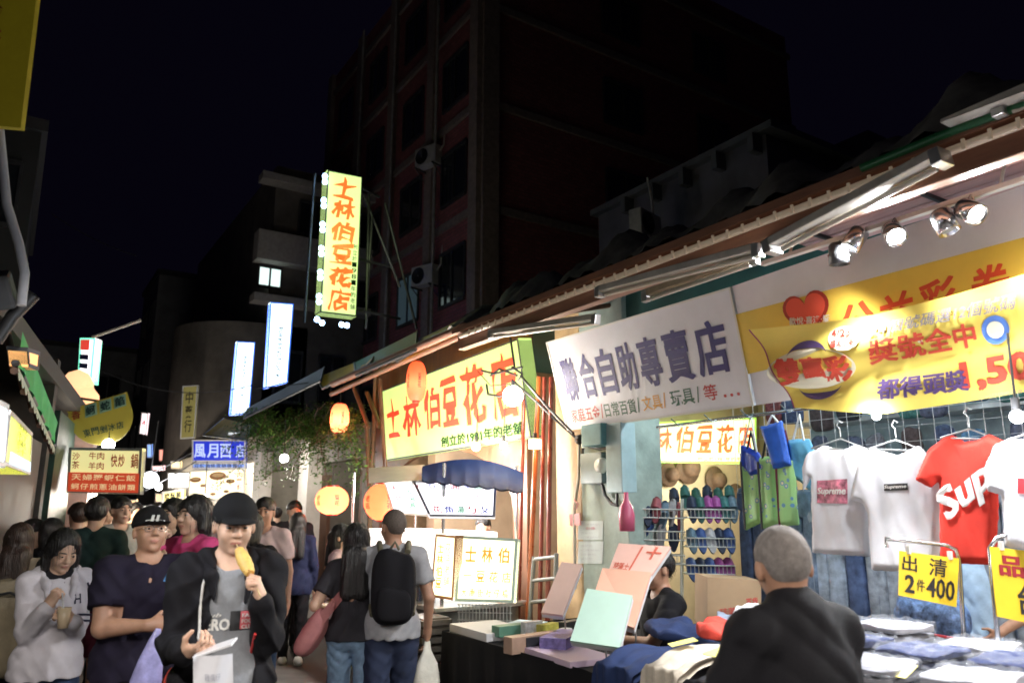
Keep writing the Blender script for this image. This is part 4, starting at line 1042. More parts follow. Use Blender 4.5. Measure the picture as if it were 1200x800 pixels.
pts = [(1112, 508), (1130, 517), (1147, 515), (1160, 508), (1186, 520), (1192, 560), (1180, 570), (1172, 560), (1168, 662), (1101, 660), (1100, 563), (1092, 572), (1074, 562), (1090, 525)]
t = thing('tshirt', 'red t-shirt with huge slanted white letters across the front', 'shirt', onX(1135, 662, 4.12), 0, 'printed t-shirts hanging under the banner')
garment('body', pts, 4.12, .035, M_teer, t, 4.0); m = MB(); gprint(m, 'Sup', [(1098, 578), (1163, 528), (1172, 580), (1120, 622)], 4.12, .035, 4.0, .012, 0, .045); m.build('lettering', M_wht, t); hanger(t, 1136, 500, 4.12)
pts = [(1186, 512), (1205, 520), (1225, 520), (1240, 510), (1275, 530), (1282, 575), (1262, 580), (1260, 655), (1178, 640), (1174, 580), (1158, 575), (1156, 545), (1166, 522)]
t = thing('tshirt', 'white t-shirt cut by the right edge, hanging beside the red one', 'shirt', onX(1220, 650, 4.0), 0, 'printed t-shirts hanging under the banner')
garment('body', pts, 4.0, .035, M_tee, t, 5.0); m = MB(); gprint(m, '', [(1197, 560), (1240, 562), (1240, 580), (1197, 578)], 4.0, .035, 5, .012, 0, patch=True); m.build('print', mat('red_box_print', (.6, .03, .04), .6), t); hanger(t, 1215, 502, 4.0)
# hanging rail and wire grid
t = thing('hanging_rail', 'chrome rail and hooks the t-shirts hang from', 'rail', onX(1000, 500, 4.35)); m = MB(); m.cyl((4.3, 4.5, 2.26), (4.3, -2, 2.26), .012)
for i in range(16): m.tube([(4.3, 4.2-.33*i, 2.26), (4.24, 4.2-.33*i, 2.24), (4.16, 4.2-.33*i, 2.29)], .005, 5)
m.build('rail', M_chr, t)
t = thing('wire_grid', 'white wire grid panel crowded with small goods behind the t-shirts', 'display grid', (4.85, 1.5, 1.9))
m = MB()
for i in range(60): m.tube([(4.85, 4.2-.1*i, 1.75), (4.85, 4.2-.1*i, 2.95)], .0018, 4)
for i in range(13): m.tube([(4.85, 4.2, 1.75+.1*i), (4.85, -1.8, 1.75+.1*i)], .0018, 4)
m.build('grid', M_alu, t)
gcol = [(.05, .08, .18), (.10, .12, .2), (.25, .05, .05), (.04, .2, .18), (.4, .38, .35), (.02, .02, .03), (.10, .25, .45), (.35, .25, .1), (.08, .05, .05), (.2, .2, .24)]
gm = [cloth('goods%s' % 'abcdefghij'[i], tuple(v*.55+.02 for v in c), noise=.6, nscale=30) for i, c in enumerate(gcol)]
gn = ['navy', 'slate', 'dark red', 'teal', 'pale grey', 'black', 'bright blue', 'mustard brown', 'dark brown', 'steel grey']
for i in range(54):
    y = 3.9-.215*(i//2); mi = random.randrange(10)
    m = MB(); m.soft((4.95, y+.04*math.sin(i*5), (2.02, 2.34)[i % 2]+.03*math.sin(i*2.2)), (.07, .15+.03*math.sin(i*3), .22+.05*math.sin(i*4)), n=5, p=5, wob=.014, seed=i)
    tag(m.build('folded_bag', gm[mi]), 'small soft goods pouch hooked on the wire grid behind the t-shirts', 'bag', 'goods on the wire grid')
t = thing('stock_partition', 'blue grey partition with dark shelves of stock behind the wire grid', 'partition', (5.4, .6, 0)); m = MB(); m.boxab((5.4, -3.5, 0), (5.46, 3.9, 3.45)); m.build('panel', mat('blue_grey_panel', (.36, .46, .50), .6, noise=.5, nscale=3), t); m = MB()
for z_ in (1.9, 2.25, 2.6): m.boxab((5.15, -3.4, z_), (5.397, 3.85, z_+.03))
m.each('shelf', M_alu, t)
# jeans on a rail behind
M_jean = [cloth('denim_dark', (.08, .12, .24), noise=.5), cloth('denim_mid', (.20, .28, .42), noise=.5), cloth('denim_grey', (.28, .32, .38), noise=.5), cloth('teal_trouser', (.20, .34, .32), noise=.4), cloth('washed_denim', (.38, .46, .58), noise=.4)]
for i in range(22):
    y = 4.1-.22*i-.05*math.sin(i*3.3); ln = 1.0+.12*math.sin(i*1.7); g = M_jean[(0, 2, 1, 4, 0, 2, 3, 3, 2, 4, 0, 1)[i % 12]]
    t = thing('hanging_jeans', 'pair of jeans hanging on the dense rail behind the t-shirts', 'jeans', (4.9, y, .75), R(90+8*math.sin(i*5)), 'jeans hanging behind the t-shirts')
    for k in (-1, 1):
        m = MB(); m.soft((k*.065, 0, ln*.45), (.13, .10, ln*.9), n=6, p=4, wob=.015, wf=7, seed=i+k); m.build('trouser_leg', g, t, world=False)
    m = MB(); m.soft((0, 0, ln*.94), (.27, .10, .2), n=6, p=4, wob=.01, seed=i); m.build('waist', g, t, world=False)
# ------------------------------------------------------------------ second lit sign inside
pfI = plane(onY(815, 520, 6.0), (-.30, -1, 0))
q = [pfI(738, 496), pfI(886, 489), pfI(886, 543), pfI(738, 541)]
t = sign('shop_sign', 'smaller overexposed green sign with orange characters inside the slipper shop', 'sign', q, .12, e('pale_lit_sign', (.85, 1.0, .50), .80, (.5, .55, .3)), mat('lime_frame', (.35, .6, .08), .4, emit=.3, ecol=(.5, .9, .1)), .02)
m = MB(); fb = bil(q, .01)
for i, ch in enumerate('士林伯豆花店'): lay(m, ch, (.02+i*.163, .13, .155+i*.163, .78), fb, 0, .025, .1, .008)
lay(m, '創立於1981年的老舖', (.52, .86, .92, .95), fb, 0, .01)
m.build('lettering', mat('lit_orange_word', (.6, .10, .03), .5, emit=.30, ecol=(1, .14, .03)), t)
point(pfI(810, 560)+Vector((-.1, -.6, .0)), 45, (.95, 1, .75), .2, t)
# side wall between the shops
bd = bpy.data.objects['clothes_shop']
m = MB(); m.boxab((4.76, 6.2, 0), (7.597, 6.3, 3.49)); m.build('side_wall', mat('shop_wall_peach', (.5, .36, .24)), bd)
m = MB(); m.boxab((4.5, -4, 0.001), (7.597, 6.197, .03)); m.build('shop_floor', mat('shop_tiles', (.22, .20, .18), .4, noise=.2), bd)
M_hat = mat('brown_straw_hat', (.10, .05, .03), .8, noise=.4, nscale=20)
for i, (x, y, r) in enumerate(((750, 565, 18), (784, 556, 15), (806, 548, 20), (838, 562, 17), (862, 580, 15))):
    P = onY(x, y, 6.15); rr = r/900*8.0
    m = MB(); Mx = Matrix.Rotation(R(90), 3, 'X'); m.lathe([(.0, .12), (rr*.5, .11), (rr*.58, .04), (rr*.62, .015), (rr, .0), (rr, .008), (.0, .02)][::-1], P, 24, 0, Mx)
    tag(m.build('hat', M_hat), 'brown brimmed hat hanging on the peach wall under the inside sign', 'hat', 'hats on the peach wall')
# slipper racks
def slipper(label, P, yaw, cm, tilt=70, name='slipper', grp='slippers on the wire racks'):
    t = thing(name, label, 'slipper', P, R(yaw), grp)
    Mx = Matrix.Rotation(R(tilt), 3, 'X')
    out = []; n = 20
    for k in range(n):
        a = 2*math.pi*k/n; x = .045*math.sin(a)*(1+.18*math.cos(a)); y = .12*math.cos(a); out.append((x, y))
    m = MB(); m.prism(out, (0, 0, 0), Mx @ Vector((1, 0, 0)), Mx @ Vector((0, 1, 0)), .022); m.build('sole', cm[1], t, world=False)
    m = MB(); m.grid(lambda u, v: Mx @ Vector(((u-.5)*.10*(1-.2*v), .01+.085*v, .02+.045*math.sin(math.pi*u)*(1-.35*v))), 10, 5); m.build('upper', cm[0], t, world=False)
    return t
cols = [(.04, .16, .16), (.02, .03, .07), (.30, .06, .25), (.03, .12, .10), (.14, .22, .3), (.35, .08, .1), (.5, .48, .5), (.05, .10, .3)]
cm = [(mat('slipper_upper_%s' % 'abcdefgh'[i], c, .6, noise=.3, nscale=30), mat('slipper_sole_%s' % 'abcdefgh'[i], tuple(v*.7 for v in c), .7)) for i, c in enumerate(cols)]
def wire_rack(label, x0, x1, ys, D, px_=4):
    t = thing('wire_rack', label, 'rack', atD((x0+x1)/2, ys[-1], D))
    m = MB()
    for yy in ys:
        a, b = atD(x0, yy, D), atD(x1, yy+1, D); nb = (fwd.xy.to_3d()).normalized()*.16
        for dz in (0, .07):
            m.tube([a+Vector((0, 0, dz)), b+Vector((0, 0, dz)), b+nb+Vector((0, 0, dz)), a+nb+Vector((0, 0, dz)), a+Vector((0, 0, dz))], .006, 5)
        for k in range(13): p = a.lerp(b, k/12); m.tube([p+Vector((0, 0, .07)), p, p+nb], .003, 4)
    for x in (x0, x1): m.tube([atD(x, ys[0]-22, D)+nb, atD(x, ys[-1]+60, D)+nb], .008, 5)
    m.build('frame', M_wht, t)
    return t
wire_rack('left wire rack of slippers, beside the pink bag', 747, 803, (606, 632, 660), 6.6)
wire_rack('right wire rack of slippers, below the brown hats', 805, 862, (606, 640, 672), 6.7)
def sl(lab, x, y, D, c, yaw=33, tilt=75): slipper(lab, atD(x, y, D), -yaw, cm[c], tilt)
for i, (x, y, c) in enumerate(((758, 603, 1), (769, 598, 5), (779, 603, 4), (789, 601, 6), (797, 605, 5), (760, 629, 7), (775, 630, 6), (790, 630, 1))): sl('single slipper lying jumbled in the left wire rack', x, y, 6.65, c, 33+i*25, 60+i*7 % 30)
for i in range(6): sl('slipper standing in the top row of the right wire rack', 811+i*9.5, 597, 6.75, (1, 3, 2, 2, 0, 4)[i])
for i in range(5): sl('slipper in the middle tier of the right wire rack', 811+i*11, 634, 6.75, (4, 7, 6, 1, 7)[i], 33, 60)
for i in range(5): sl('slipper in the lowest tier of the right wire rack', 811+i*11, 668, 6.75, (7, 1, 7, 2, 2)[i], 33, 50)
for i in range(6): sl('dark slipper pair hung above the racks on the peach wall', 790+i*13, 586-(i % 2)*3, 7.3, (1, 0, 3, 1, 3, 0)[i])
t = thing('gift_bag', 'clear bag with a pink bottle inside, hanging right of the pillar', 'bag', atD(735, 625, 6.2))
P = atD(735, 622, 6.2); m = MB(); m.lathe([(0, 0), (.06, .0), (.065, .12), (.05, .19), (.02, .24), (.018, .3), (0, .3)], P, 14); m.build('bottle', mat('pink_bottle', (.6, .12, .22), .35), t)
# tote bags
M_tot = mat('green_tote_print', (.22, .48, .14), .6, noise=.25, nscale=10)
nt_ = M_tot.node_tree; vo = nt_.nodes.new('ShaderNodeTexVoronoi'); vo.inputs['Scale'].default_value = 17; tcn = nt_.nodes.new('ShaderNodeTexCoord'); nt_.links.new(tcn.outputs['Object'], vo.inputs['Vector'])
cr = nt_.nodes.new('ShaderNodeValToRGB'); cr.color_ramp.interpolation = 'CONSTANT'; cr.color_ramp.elements[0].position = 0; cr.color_ramp.elements[0].color = (.8, .75, .45, 1); cr.color_ramp.elements[1].position = .30; cr.color_ramp.elements[1].color = (.34, .62, .24, 1)
el = cr.color_ramp.elements.new(.17); el.color = (.12, .3, .5, 1)
nt_.links.new(vo.outputs['Distance'], cr.inputs['Fac']); nt_.links.new(cr.outputs['Color'], nt_.nodes['Principled BSDF'].inputs['Base Color'])
for i, (a, b, lab) in enumerate((((867, 540), (893, 536), 'leftmost green patterned tote bag, hanging by the slipper shop'), ((887, 535), (911, 533), 'middle green patterned tote bag'), ((908, 533), (933, 538), 'rightmost green patterned tote bag with a dark red edge'))):
    Xb = 4.55-.04*i; t = thing('tote_bag', lab, 'bag', onX((a[0]+b[0])/2, 620, Xb), 0, 'green tote bags')
    garment('body', [a, b, (b[0]+3, 611+i*2), (a[0]+6, 622-i*2)], Xb, .03, M_tot, t, i*2.0, .01)
    m = MB(); m.tube([onX(a[0]+6, 541, Xb), onX((a[0]+b[0])/2, 505, Xb), onX(b[0]-5, 541, Xb)], .01); m.tube([onX(a[0]+1, 541, Xb-.035), onX(a[0]+6, 620, Xb-.035)], .008)
    m.build('handle', cloth('dark_red_strap', (.12, .02, .04)) if i == 2 else M_black, t)
for i, (pp, lab, c) in enumerate((([(893, 500), (915, 492), (928, 545), (905, 550)], 'bright blue plastic carrier bag hanging over the tote bags', (.03, .12, .55)), ([(925, 515), (945, 513), (962, 545), (955, 580), (930, 560)], 'dotted light blue bag hanging beside the first white t-shirt', (.12, .40, .62)), ([(868, 520), (890, 530), (905, 550), (880, 560), (866, 545)], 'small royal blue pouch at the lower right corner of the inside sign', (.02, .06, .45)))):
    t = thing('carrier_bag', lab, 'bag', onX(pp[0][0], 560, 4.42)); garment('body', pp, 4.42+.06*i, .04, mat('bag_blue_%s' % 'abc'[i], c, .35, noise=.3), t, i*3., .02)
    m = MB(); m.tube([onX(pp[0][0]+4, pp[0][1]+2, 4.42+.06*i), onX(pp[0][0]+12, 486, 4.42+.06*i), onX(pp[1][0]-3, pp[1][1]+3, 4.42+.06*i)], .008); m.build('handle', M_wht, t)
t = thing('tube_light', 'tube light added inside the clothes shop above the grid', 'light fixture', (5.05, 2.5, 3.3)); m = MB(); m.cyl((5.05, 1.6, 3.40), (5.05, 3.6, 3.40), .02); m.build('tube', e('tube_glow', (1, .95, .9), 12), t)  # unseen tube added to lighten the backdrop behind the t-shirts
point((5.05, 2.0, 3.3), 50, (.85, .94, 1), .15, t); point((5.05, 3.3, 3.3), 50, (.85, .94, 1), .15, t); point((5.05, .4, 3.3), 50, (.85, .94, 1), .15, t)
# ================================================================== the long table and its goods
tb = thing('market_table', 'long market table under a black floor length cloth', 'table', (3.3, 2.8, 0))
M_tc = cloth('table_black', (.010, .010, .012)); TZ = .75
m = MB()
def skirt(u, v):
    y = 5.25-u*6.0; return Vector((2.80-(.14*min(1, max(0, (3.6-y)/1.2)))+.018*math.sin(y*26)*v+.01*math.sin(y*61)*v, y, TZ*(1-v)+.01))
m.grid(skirt, 160, 6); m.grid(lambda u, v: Vector((2.80+u*1.5, 5.25+.015*math.sin(u*30)*v, TZ*(1-v)+.01)), 40, 4)
m.build('cloth', M_tc, tb)
m = MB(); m.boxab((2.66, -.8, TZ-.03), (4.25, 3.3, TZ)); m.boxab((2.80, 3.303, TZ-.03), (4.25, 5.25, TZ)); m.build('tabletop', M_tc, tb)
for x, y in ((2.9, 5.1), (4.1, 5.1), (2.9, -.6), (4.1, -.6)): MB().cyl((x, y, 0), (x, y, TZ-.03), .02).build('leg', M_dmet, tb)
def flat(name, label, cat, pxs, z0, hgt, mt, grp=None, bev=.004, z=None):
    """box lying on the table: pxs = three pixel corners (near-left, near-right, far-left) of its top"""
    zt = z0+hgt; a, b, c = [onZ(x, y, zt) for x, y in pxs]
    ux = (b-a); w_ = ux.length; ux.normalize(); uy = (c-a); uy -= ux*uy.dot(ux); l_ = uy.length; uy.normalize()
    Mx = Matrix((ux, uy, ux.cross(uy))).transposed(); cc = a+ux*w_/2+uy*l_/2
    m = MB(); m.box((cc.x, cc.y, z0+hgt/2), (w_, l_, hgt), Mx, bev=bev)
    return tag(m.build(name, mt), label, cat, grp), cc
M_paper = mat('white_card', (.68, .68, .70), .55, noise=.05)
flat('flat_box', 'white flat box at the left end of the black table', 'box', ((527, 730), (570, 742), (545, 717)), TZ, .055, M_paper)
flat('flat_box', 'thin pale blue box lying on the white flat box', 'box', ((560, 738), (596, 741), (566, 722)), TZ, .03, mat('pale_blue_card', (.5, .62, .68), .5))
flat('small_box', 'small green box on the flat boxes', 'box', ((576, 732), (585, 734), (579, 722)), TZ+.03, .07, mat('green_card', (.12, .28, .2), .5))
flat('album', 'closed lilac album lying at the front of the table', 'album', ((612, 757), (668, 775), (640, 745)), TZ, .035, mat('lilac_cover', (.62, .48, .62), .45, noise=.05), bev=.006)
flat('album', 'closed white album under the leaning mint cover', 'album', ((668, 775), (706, 772), (668, 757)), TZ, .03, M_paper)
for i, (c3, hh, col, lab) in enumerate(((((604, 744), (617, 747), (608, 733)), .09, (.03, .03, .035), 'small black box left of the white one on the table'), (((616, 748), (630, 750), (620, 738)), .06, (.7, .7, .72), 'small white box beside the purple pack'), (((632, 746), (663, 748), (640, 735)), .10, (.24, .20, .48), 'purple and turquoise pack on the table'), (((664, 744), (680, 745), (668, 735)), .07, (.45, .28, .16), 'little brown box right of the purple pack'), (((590, 745), (600, 747), (597, 728)), .10, (.45, .30, .22), 'upright tan pack at the middle of the table'))):
    flat('small_box', lab, 'box', c3, TZ, hh, mat('pack_%s' % 'abcde'[i], col, .4, noise=.5 if i == 2 else .1, nscale=30))
for i, (x, y, w_, h_, col, lab) in enumerate(((645, 738, 9, .05, (.6, .6, .62), 'tiny white carton behind the purple pack'), (676, 740, 7, .09, (.05, .25, .35), 'small teal carton right of the brown one'), (654, 728, 9, .06, (.03, .03, .03), 'tiny black carton in the back of the small goods'), (628, 731, 8, .10, (.55, .5, .1), 'mustard carton behind the white carton'), (610, 728, 6, .12, (.7, .7, .72), 'upright white bottle box among the small goods'))):
    flat('small_box', lab, 'box', ((x, y), (x+w_, y+1), (x+4, y-5)), TZ, h_, mat('carton_%s' % 'abcde'[i], col, .4, noise=.3, nscale=40))
def board(label, pq_, Ds, col, cname, th=.02, txt=None):
    q = [atD(x, y, D) for (x, y), D in zip(pq_, Ds)]; c = sum(q, Vector())/4
    t = thing('display_board', label, 'board', (c.x, c.y, min(p.z for p in q)))
    m = MB(); m.slab(q, th, n=nrm(q)); o = m.build('panel', mat(cname, col, .4, noise=.05), t)
    m = MB(); nn = nrm(q); m.slab([p-nn*(th+.001) for p in q], .03, n=nn); m.build('backing', M_paper, t)
    MB().tube([c-nn*.05, Vector((c.x, c.y, TZ+.01))-nn*.22+Vector((0, 0, 0))], .006).build('strut', M_alu, t)
    if txt: txt(t, q)
    return t
board('mint green rounded cover leaning at the front of the table', [(688, 689), (741, 697), (726, 758), (668, 750)], (4.7, 4.6, 4.4, 4.5), (.52, .72, .62), 'mint_cover')
board('peach cover leaning behind the mint one', [(706, 665), (763, 670), (743, 735), (690, 715)], (4.95, 4.85, 4.6, 4.7), (.78, .44, .32), 'peach_cover')
def btx(t, q):
    m = MB(); fb = bil(q, .004)
    lay(m, '珪藻土', (.08, .42, .42, .56), fb, 0, .02); lay(m, '超吸水地墊', (.08, .62, .62, .75), fb, 0, .02); lay(m, '十', (.62, .04, .92, .3), fb, 0, .05)
    for k in range(3): m.quad(fb(.45+.02*k, .05), fb(.49+.02*k, .05), fb(.44+.02*k, .9), fb(.40+.02*k, .9)) if k == 1 else None
    m.build('lettering', mat('coral_print', (.62, .14, .09), .5), t)
board('tall pink poster board with coral print, behind the peach cover', [(725, 636), (786, 640), (745, 700), (705, 690)], (5.2, 5.1, 4.85, 4.95), (.80, .50, .42), 'salmon_board', .02, btx)
board('plain pale pink panel leaning left of the pillar notices', [(658, 658), (682, 661), (659, 720), (634, 717)], (5.5, 5.45, 5.2, 5.25), (.74, .52, .44), 'dusty_pink_cover')
# folded trousers, draped at the front
def cpack(name, label, cat, px, py, z, size, yaw, mt, n=10, wob=.02, p=4, grp=None, tilt=0, plastic=None, parts=None):
    c = onZ(px, py, z); Mx = (Matrix.Rotation(R(yaw), 3, 'Z') @ Matrix.Rotation(R(tilt), 3, 'Y'))
    if plastic is None:
        m = MB(); m.soft(c, size, Mx, n=n, p=p, wob=wob, seed=px*.1); return tag(m.build(name, mt), label, cat, grp)
    t = thing(name, label, cat, (c.x, c.y, z-size[2]/2), 0, grp)
    m = MB(); m.soft(c, size, Mx, n=n, p=p, wob=wob, seed=px*.1); m.build('folded_shirt', mt, t)
    m = MB(); m.soft(c+Vector((0, 0, .012)), (size[0]*1.06, size[1]*1.06, size[2]+.014), Mx, n=30, p=6, wob=wob*1.6, wf=9, seed=px*.17); m.build('plastic_sleeve', plastic, t)
    return t
def drapes(label, name, cat, y0, wd, xin, col, seed, over=.25, th=.03, z=.80, skew=0.0, grp=None):
    def f(u, v):
        L = v*(xin+over); y = y0+(u-.5)*wd*(1-.1*v)+skew*v
        if L < xin: x = 2.64+xin-L; zz = z+.02*math.sin(u*9+seed)+.015*math.sin(v*11+seed)
        else: x = 2.60-.01*math.sin(u*11+seed); zz = z-(L-xin)
        cr_ = .008*math.sin(u*25+v*9+seed)
        e_ = min(1, 8*u, 8*(1-u)); rr = .03*(1-e_)**2
        bend = math.exp(-((L-xin)/.05)**2)*.02
        return Vector((x+bend*.5+(0 if L < xin else cr_), y, zz+(cr_ if L < xin else 0)-rr-bend))
    m = MB(); m.grid(f, 24, 40); m.grid(lambda u, v: f(u, v)+Vector((.02, 0, -.03)), 24, 40)
    return tag(m.build(name, col), label, cat, grp)
M_nv = cloth('navy_denim', (.02, .035, .10)); M_bg = cloth('beige_chino', (.52, .46, .38)); M_bk = cloth('black_chino', (.02, .02, .024)); M_bg2 = cloth('off_white_chino', (.62, .60, .60))
drapes('dark navy trousers draped over the table edge beside the albums', 'folded_trousers', 'trousers', 3.12, .34, .75, M_nv, 1, z=.90, over=.14, grp='trousers draped on the table')
drapes('beige trousers folded over the table edge next to the navy pair', 'folded_trousers', 'trousers', 2.78, .26, .80, M_bg, 2, z=.95, grp='trousers draped on the table')
drapes('black trousers between the beige pairs at the table front', 'folded_trousers', 'trousers', 2.50, .30, .65, M_bk, 3, z=.92, grp='trousers draped on the table')
drapes('off white trousers folded at the table edge beside the grey haired man', 'folded_trousers', 'trousers', 2.20, .26, .72, M_bg2, 4, z=.96, grp='trousers draped on the table')
drapes('second black trousers hidden mostly behind the grey haired man', 'folded_trousers', 'trousers', 1.90, .30, .72, M_bk, 6, z=.93, grp='trousers draped on the table')
t = thing('trouser_riser', 'black base under the draped trousers', 'box', (3.1, 2.5, TZ)); m = MB(); m.boxab((2.70, 1.7, TZ+.001), (3.5, 3.25, .87), bev=.01); m.build('base', M_bk, t)
cpack('folded_trousers', 'navy jeans bundle lying behind the draped navy trousers', 'jeans', 790, 738, .93, (.5, .30, .07), 60, M_nv)
cpack('folded_shirt', 'red folded shirt on the trousers by the grey haired man', 'shirt', 848, 738, 1.0, (.34, .26, .07), 35, cloth('red_knit', (.62, .07, .05)))
cpack('folded_shirt', 'white folded shirt with a brown patch near the grey haired man', 'shirt', 886, 722, 1.03, (.26, .22, .10), 20, M_tee)
cpack('folded_shirt', 'light blue folded shirt behind the red one', 'shirt', 868, 728, .96, (.40, .3, .05), 35, cloth('pale_blue_knit', (.35, .42, .55)))
M_tagy = mat('yellow_price_card', (.80, .72, .22), .5)
for i, (x, y, lab) in enumerate(((800, 752, 'blank yellow price card on the beige trousers'), (845, 762, 'blank yellow price card on the red shirt, left of the grey haired man'), (1055, 785, 'yellow price card among the bagged shirts at the bottom'))):
    c = onZ(x, y, (1.0, 1.06, 1.02)[i]); m = MB(); m.box(c, (.13, .085, .003), Matrix.Rotation(R(-30+20*i), 3, 'Z') @ Matrix.Rotation(R(-12), 3, 'Y')); tag(m.build('price_card', M_tagy), lab, 'price card')
# bagged shirts
M_pl = mat('clear_plastic_sleeve', (.45, .47, .52), .10, alpha=.13, bump=1.0, bscale=26)
def bagged(lab, x, y, z, yaw, sz, mt, tilt=0, prt=None):
    t = thing('bagged_shirt', lab, 'shirt', (x, y, z), R(yaw), 'bagged shirts on the table')
    Mx = Matrix.Rotation(R(tilt), 3, 'Y')
    m = MB(); m.soft((0, 0, sz[2]/2), (sz[0], sz[1], sz[2]), Mx, n=12, p=11, wob=.006, wf=8, seed=x*9+y*5); m.build('folded_shirt', mt, t, world=False)
    m = MB(); m.soft((0, 0, sz[2]/2+.003), (sz[0]*1.05, sz[1]*1.06, sz[2]+.012), Mx, n=30, p=11, wob=.011, wf=19, seed=x*13+y*7); m.build('plastic_sleeve', M_pl, t, world=False)
    if prt:
        m = MB()
        for (a, b, w_, h_, mi) in prt: m.box(Mx @ Vector((a, b, sz[2]+.0035)), (w_, h_, .002), Mx, mi)
        m.build('print', [cloth('pk_red', (.5, .05, .06)), cloth('pk_blue', (.05, .08, .32)), cloth('pk_dark', (.02, .02, .03)), cloth('pk_pale', (.5, .5, .52))], t, world=False)
pkm = [('white', cloth('pk_white', (.36, .36, .40), noise=.15)), ('grey', cloth('pk_grey', (.22, .22, .25))), ('black', cloth('pk_black', (.015, .015, .02))), ('navy', cloth('pk_navy', (.02, .03, .09))), ('white', MATS['cloth_pk_white']), ('dark red', cloth('pk_maroon', (.30, .03, .04))), ('silvery', cloth('pk_silver', (.22, .22, .25)))]
prts = [[(-.05, .0, .10, .03, 0), (.05, .04, .03, .10, 1)], [(.0, .0, .16, .022, 2), (0, .05, .16, .016, 1)], None, [(-.06, -.03, .05, .08, 1), (.03, -.03, .05, .08, 0), (.08, .05, .05, .04, 2)], None, [(0, 0, .12, .07, 2)]]
ri = random.Random(4); rows = (('street row', 3.02), ('middle row', 3.38), ('back row', 3.76))
ords = ('first', 'second', 'third', 'fourth', 'fifth', 'sixth', 'seventh')
for r_, (rn, xx) in enumerate(rows):
    for k_ in range(7):
        yy = 2.32-.37*k_+ri.uniform(-.02, .02); z_ = (.965, .985, 1.005)[r_]; nl = (ri.choice((1, 2, 2)), ri.choice((2, 2, 3)), ri.choice((1, 2, 2)))[r_]
        for l_ in range(nl):
            cn, mt = pkm[ri.randrange(7)]; th_ = ri.uniform(.022, .036)
            bagged('%s shirt in clear plastic, %s stack from the left, %s, %s' % (cn, ords[k_], rn, ('lowest layer', 'second layer', 'third layer')[l_]), xx+ri.uniform(-.03, .03), yy+ri.uniform(-.025, .025), z_, ri.uniform(-14, 14)+90*(ri.random() < .2), (.31, .27, th_), mt, ri.uniform(-3, 3), prts[ri.randrange(6)] if l_ == nl-1 else None)
            z_ += th_+.012
t = thing('merchandise_riser', 'black box base holding up the bagged shirts', 'box', (3.6, 1.2, TZ)); m = MB(); m.boxab((2.85, -.75, TZ+.001), (3.20, 2.5, .96), bev=.01); m.boxab((3.203, -.75, TZ+.001), (3.58, 2.5, .98), bev=.01); m.boxab((3.583, -.75, TZ+.001), (4.0, 2.5, 1.0), bev=.01); m.build('base', M_bk, t)
# red edged tray and mannequin goods behind
m = MB(); m.tube([onX(1075, 741, 4.3), onX(1128, 750, 4.3)], .012); m.tube([onX(1075, 745, 4.3), onX(1128, 754, 4.3)], .010); tag(m.build('tray_rim', mat('red_rim', (.5, .02, .03), .4)), 'red rimmed tray edge behind the bagged shirts', 'tray')
c = onX(1092, 725, 4.6); m = MB(); m.soft(c, (.25, .42, .24), n=8, p=3, wob=.03); 
M_flo = mat('floral_bag_print', (.15, .25, .5), .6, noise=.9, nscale=28); tag(m.build('floral_bag', M_flo), 'floral blue and pink bag lying behind the first price card', 'bag')
# price card stands
def card(label, pts_, D, poleb, lines, armp):
    q = [atD(x, y, D) for x, y in pts_]; c = sum(q, Vector())/4
    t = thing('price_sign', label, 'sign', atD(poleb[0], poleb[1], D), 0, 'yellow price signs on chrome stands')
    m = MB(); m.slab(q, .004, n=nrm(q)); m.build('card', mat('yellow_sign_card', (.86, .60, .03), .5, noise=.05), t)
    m = MB(); m.tube([atD(*p, D+.03) for p in armp], .011, 8); m.build('pole', M_chr, t)
    m = MB()
    for k in (.15, .85): p = q[0].lerp(q[1], k); m.box(p+Vector((0, 0, .01)), (.015, .02, .04))
    m.each('clip', M_wht, t)
    m = MB(); fb = bil(q, .003)
    for tx, r, mi, b in lines: lay(m, tx, r, fb, mi, b)
    m.build('lettering', [mat('marker_black', (.02, .018, .02), .5), mat('marker_red', (.35, .02, .03), .5)], t)
card('yellow price sign reading two pieces for four hundred', [(1054, 645), (1124, 654), (1121, 711), (1053, 697)], 3.95, (1131, 752),
     [('出', (.05, .08, .30, .42), 0, .01), ('清', (.50, .06, .80, .44), 0, .01), ('2', (.10, .50, .27, .90), 0, .03), ('件', (.30, .56, .44, .82), 0, .01), ('400', (.47, .48, .95, .90), 0, .02)],
     [(1039, 641), (1038, 631), (1075, 634), (1108, 638), (1120, 643), (1124, 655), (1130, 755)])
card('yellow price sign with red and black characters, cut by the right edge', [(1160, 640), (1250, 650), (1256, 740), (1169, 722)], 3.7, (1170, 762),
     [('品', (.09, .10, .42, .40), 1, .04), ('質', (.50, .10, .86, .42), 1, .04), ('台', (.30, .48, .58, .90), 0, .02), ('灣', (.62, .48, .95, .92), 0, .02)],
     [(1240, 630), (1180, 626), (1168, 630), (1160, 642), (1165, 700), (1171, 765)])
# cardboard box
t = thing('cardboard_box', 'brown cardboard carton with red characters behind the folded clothes', 'box', atD(850, 738, 5.2))
pf = lambda x, y: atD(x, y, 5.2)
q = [pf(829, 676), pf(892, 680), pf(892, 738), pf(829, 736)]; m = MB(); m.slab(q, .35, n=nrm(q)); m.build('carton', mat('cardboard', (.36, .25, .15), .8, noise=.1), t)
m = MB(); tq(m, '珪藻土', [(843, 712), (872, 710), (872, 720), (843, 722)], pf, 0, bold=.02); tq(m, '百貨', [(874, 700), (888, 699), (888, 712), (874, 713)], pf, 0, bold=.03)
m.build('lettering', mat('red_carton_print', (.45, .06, .05), .6), t); MB().boxab(*(lambda a, b: (a, b))(pf(826, 738)-Vector((0, 0, .75)), pf(900, 738)+Vector((.3, .3, -.001)))).build('base', M_black, t)

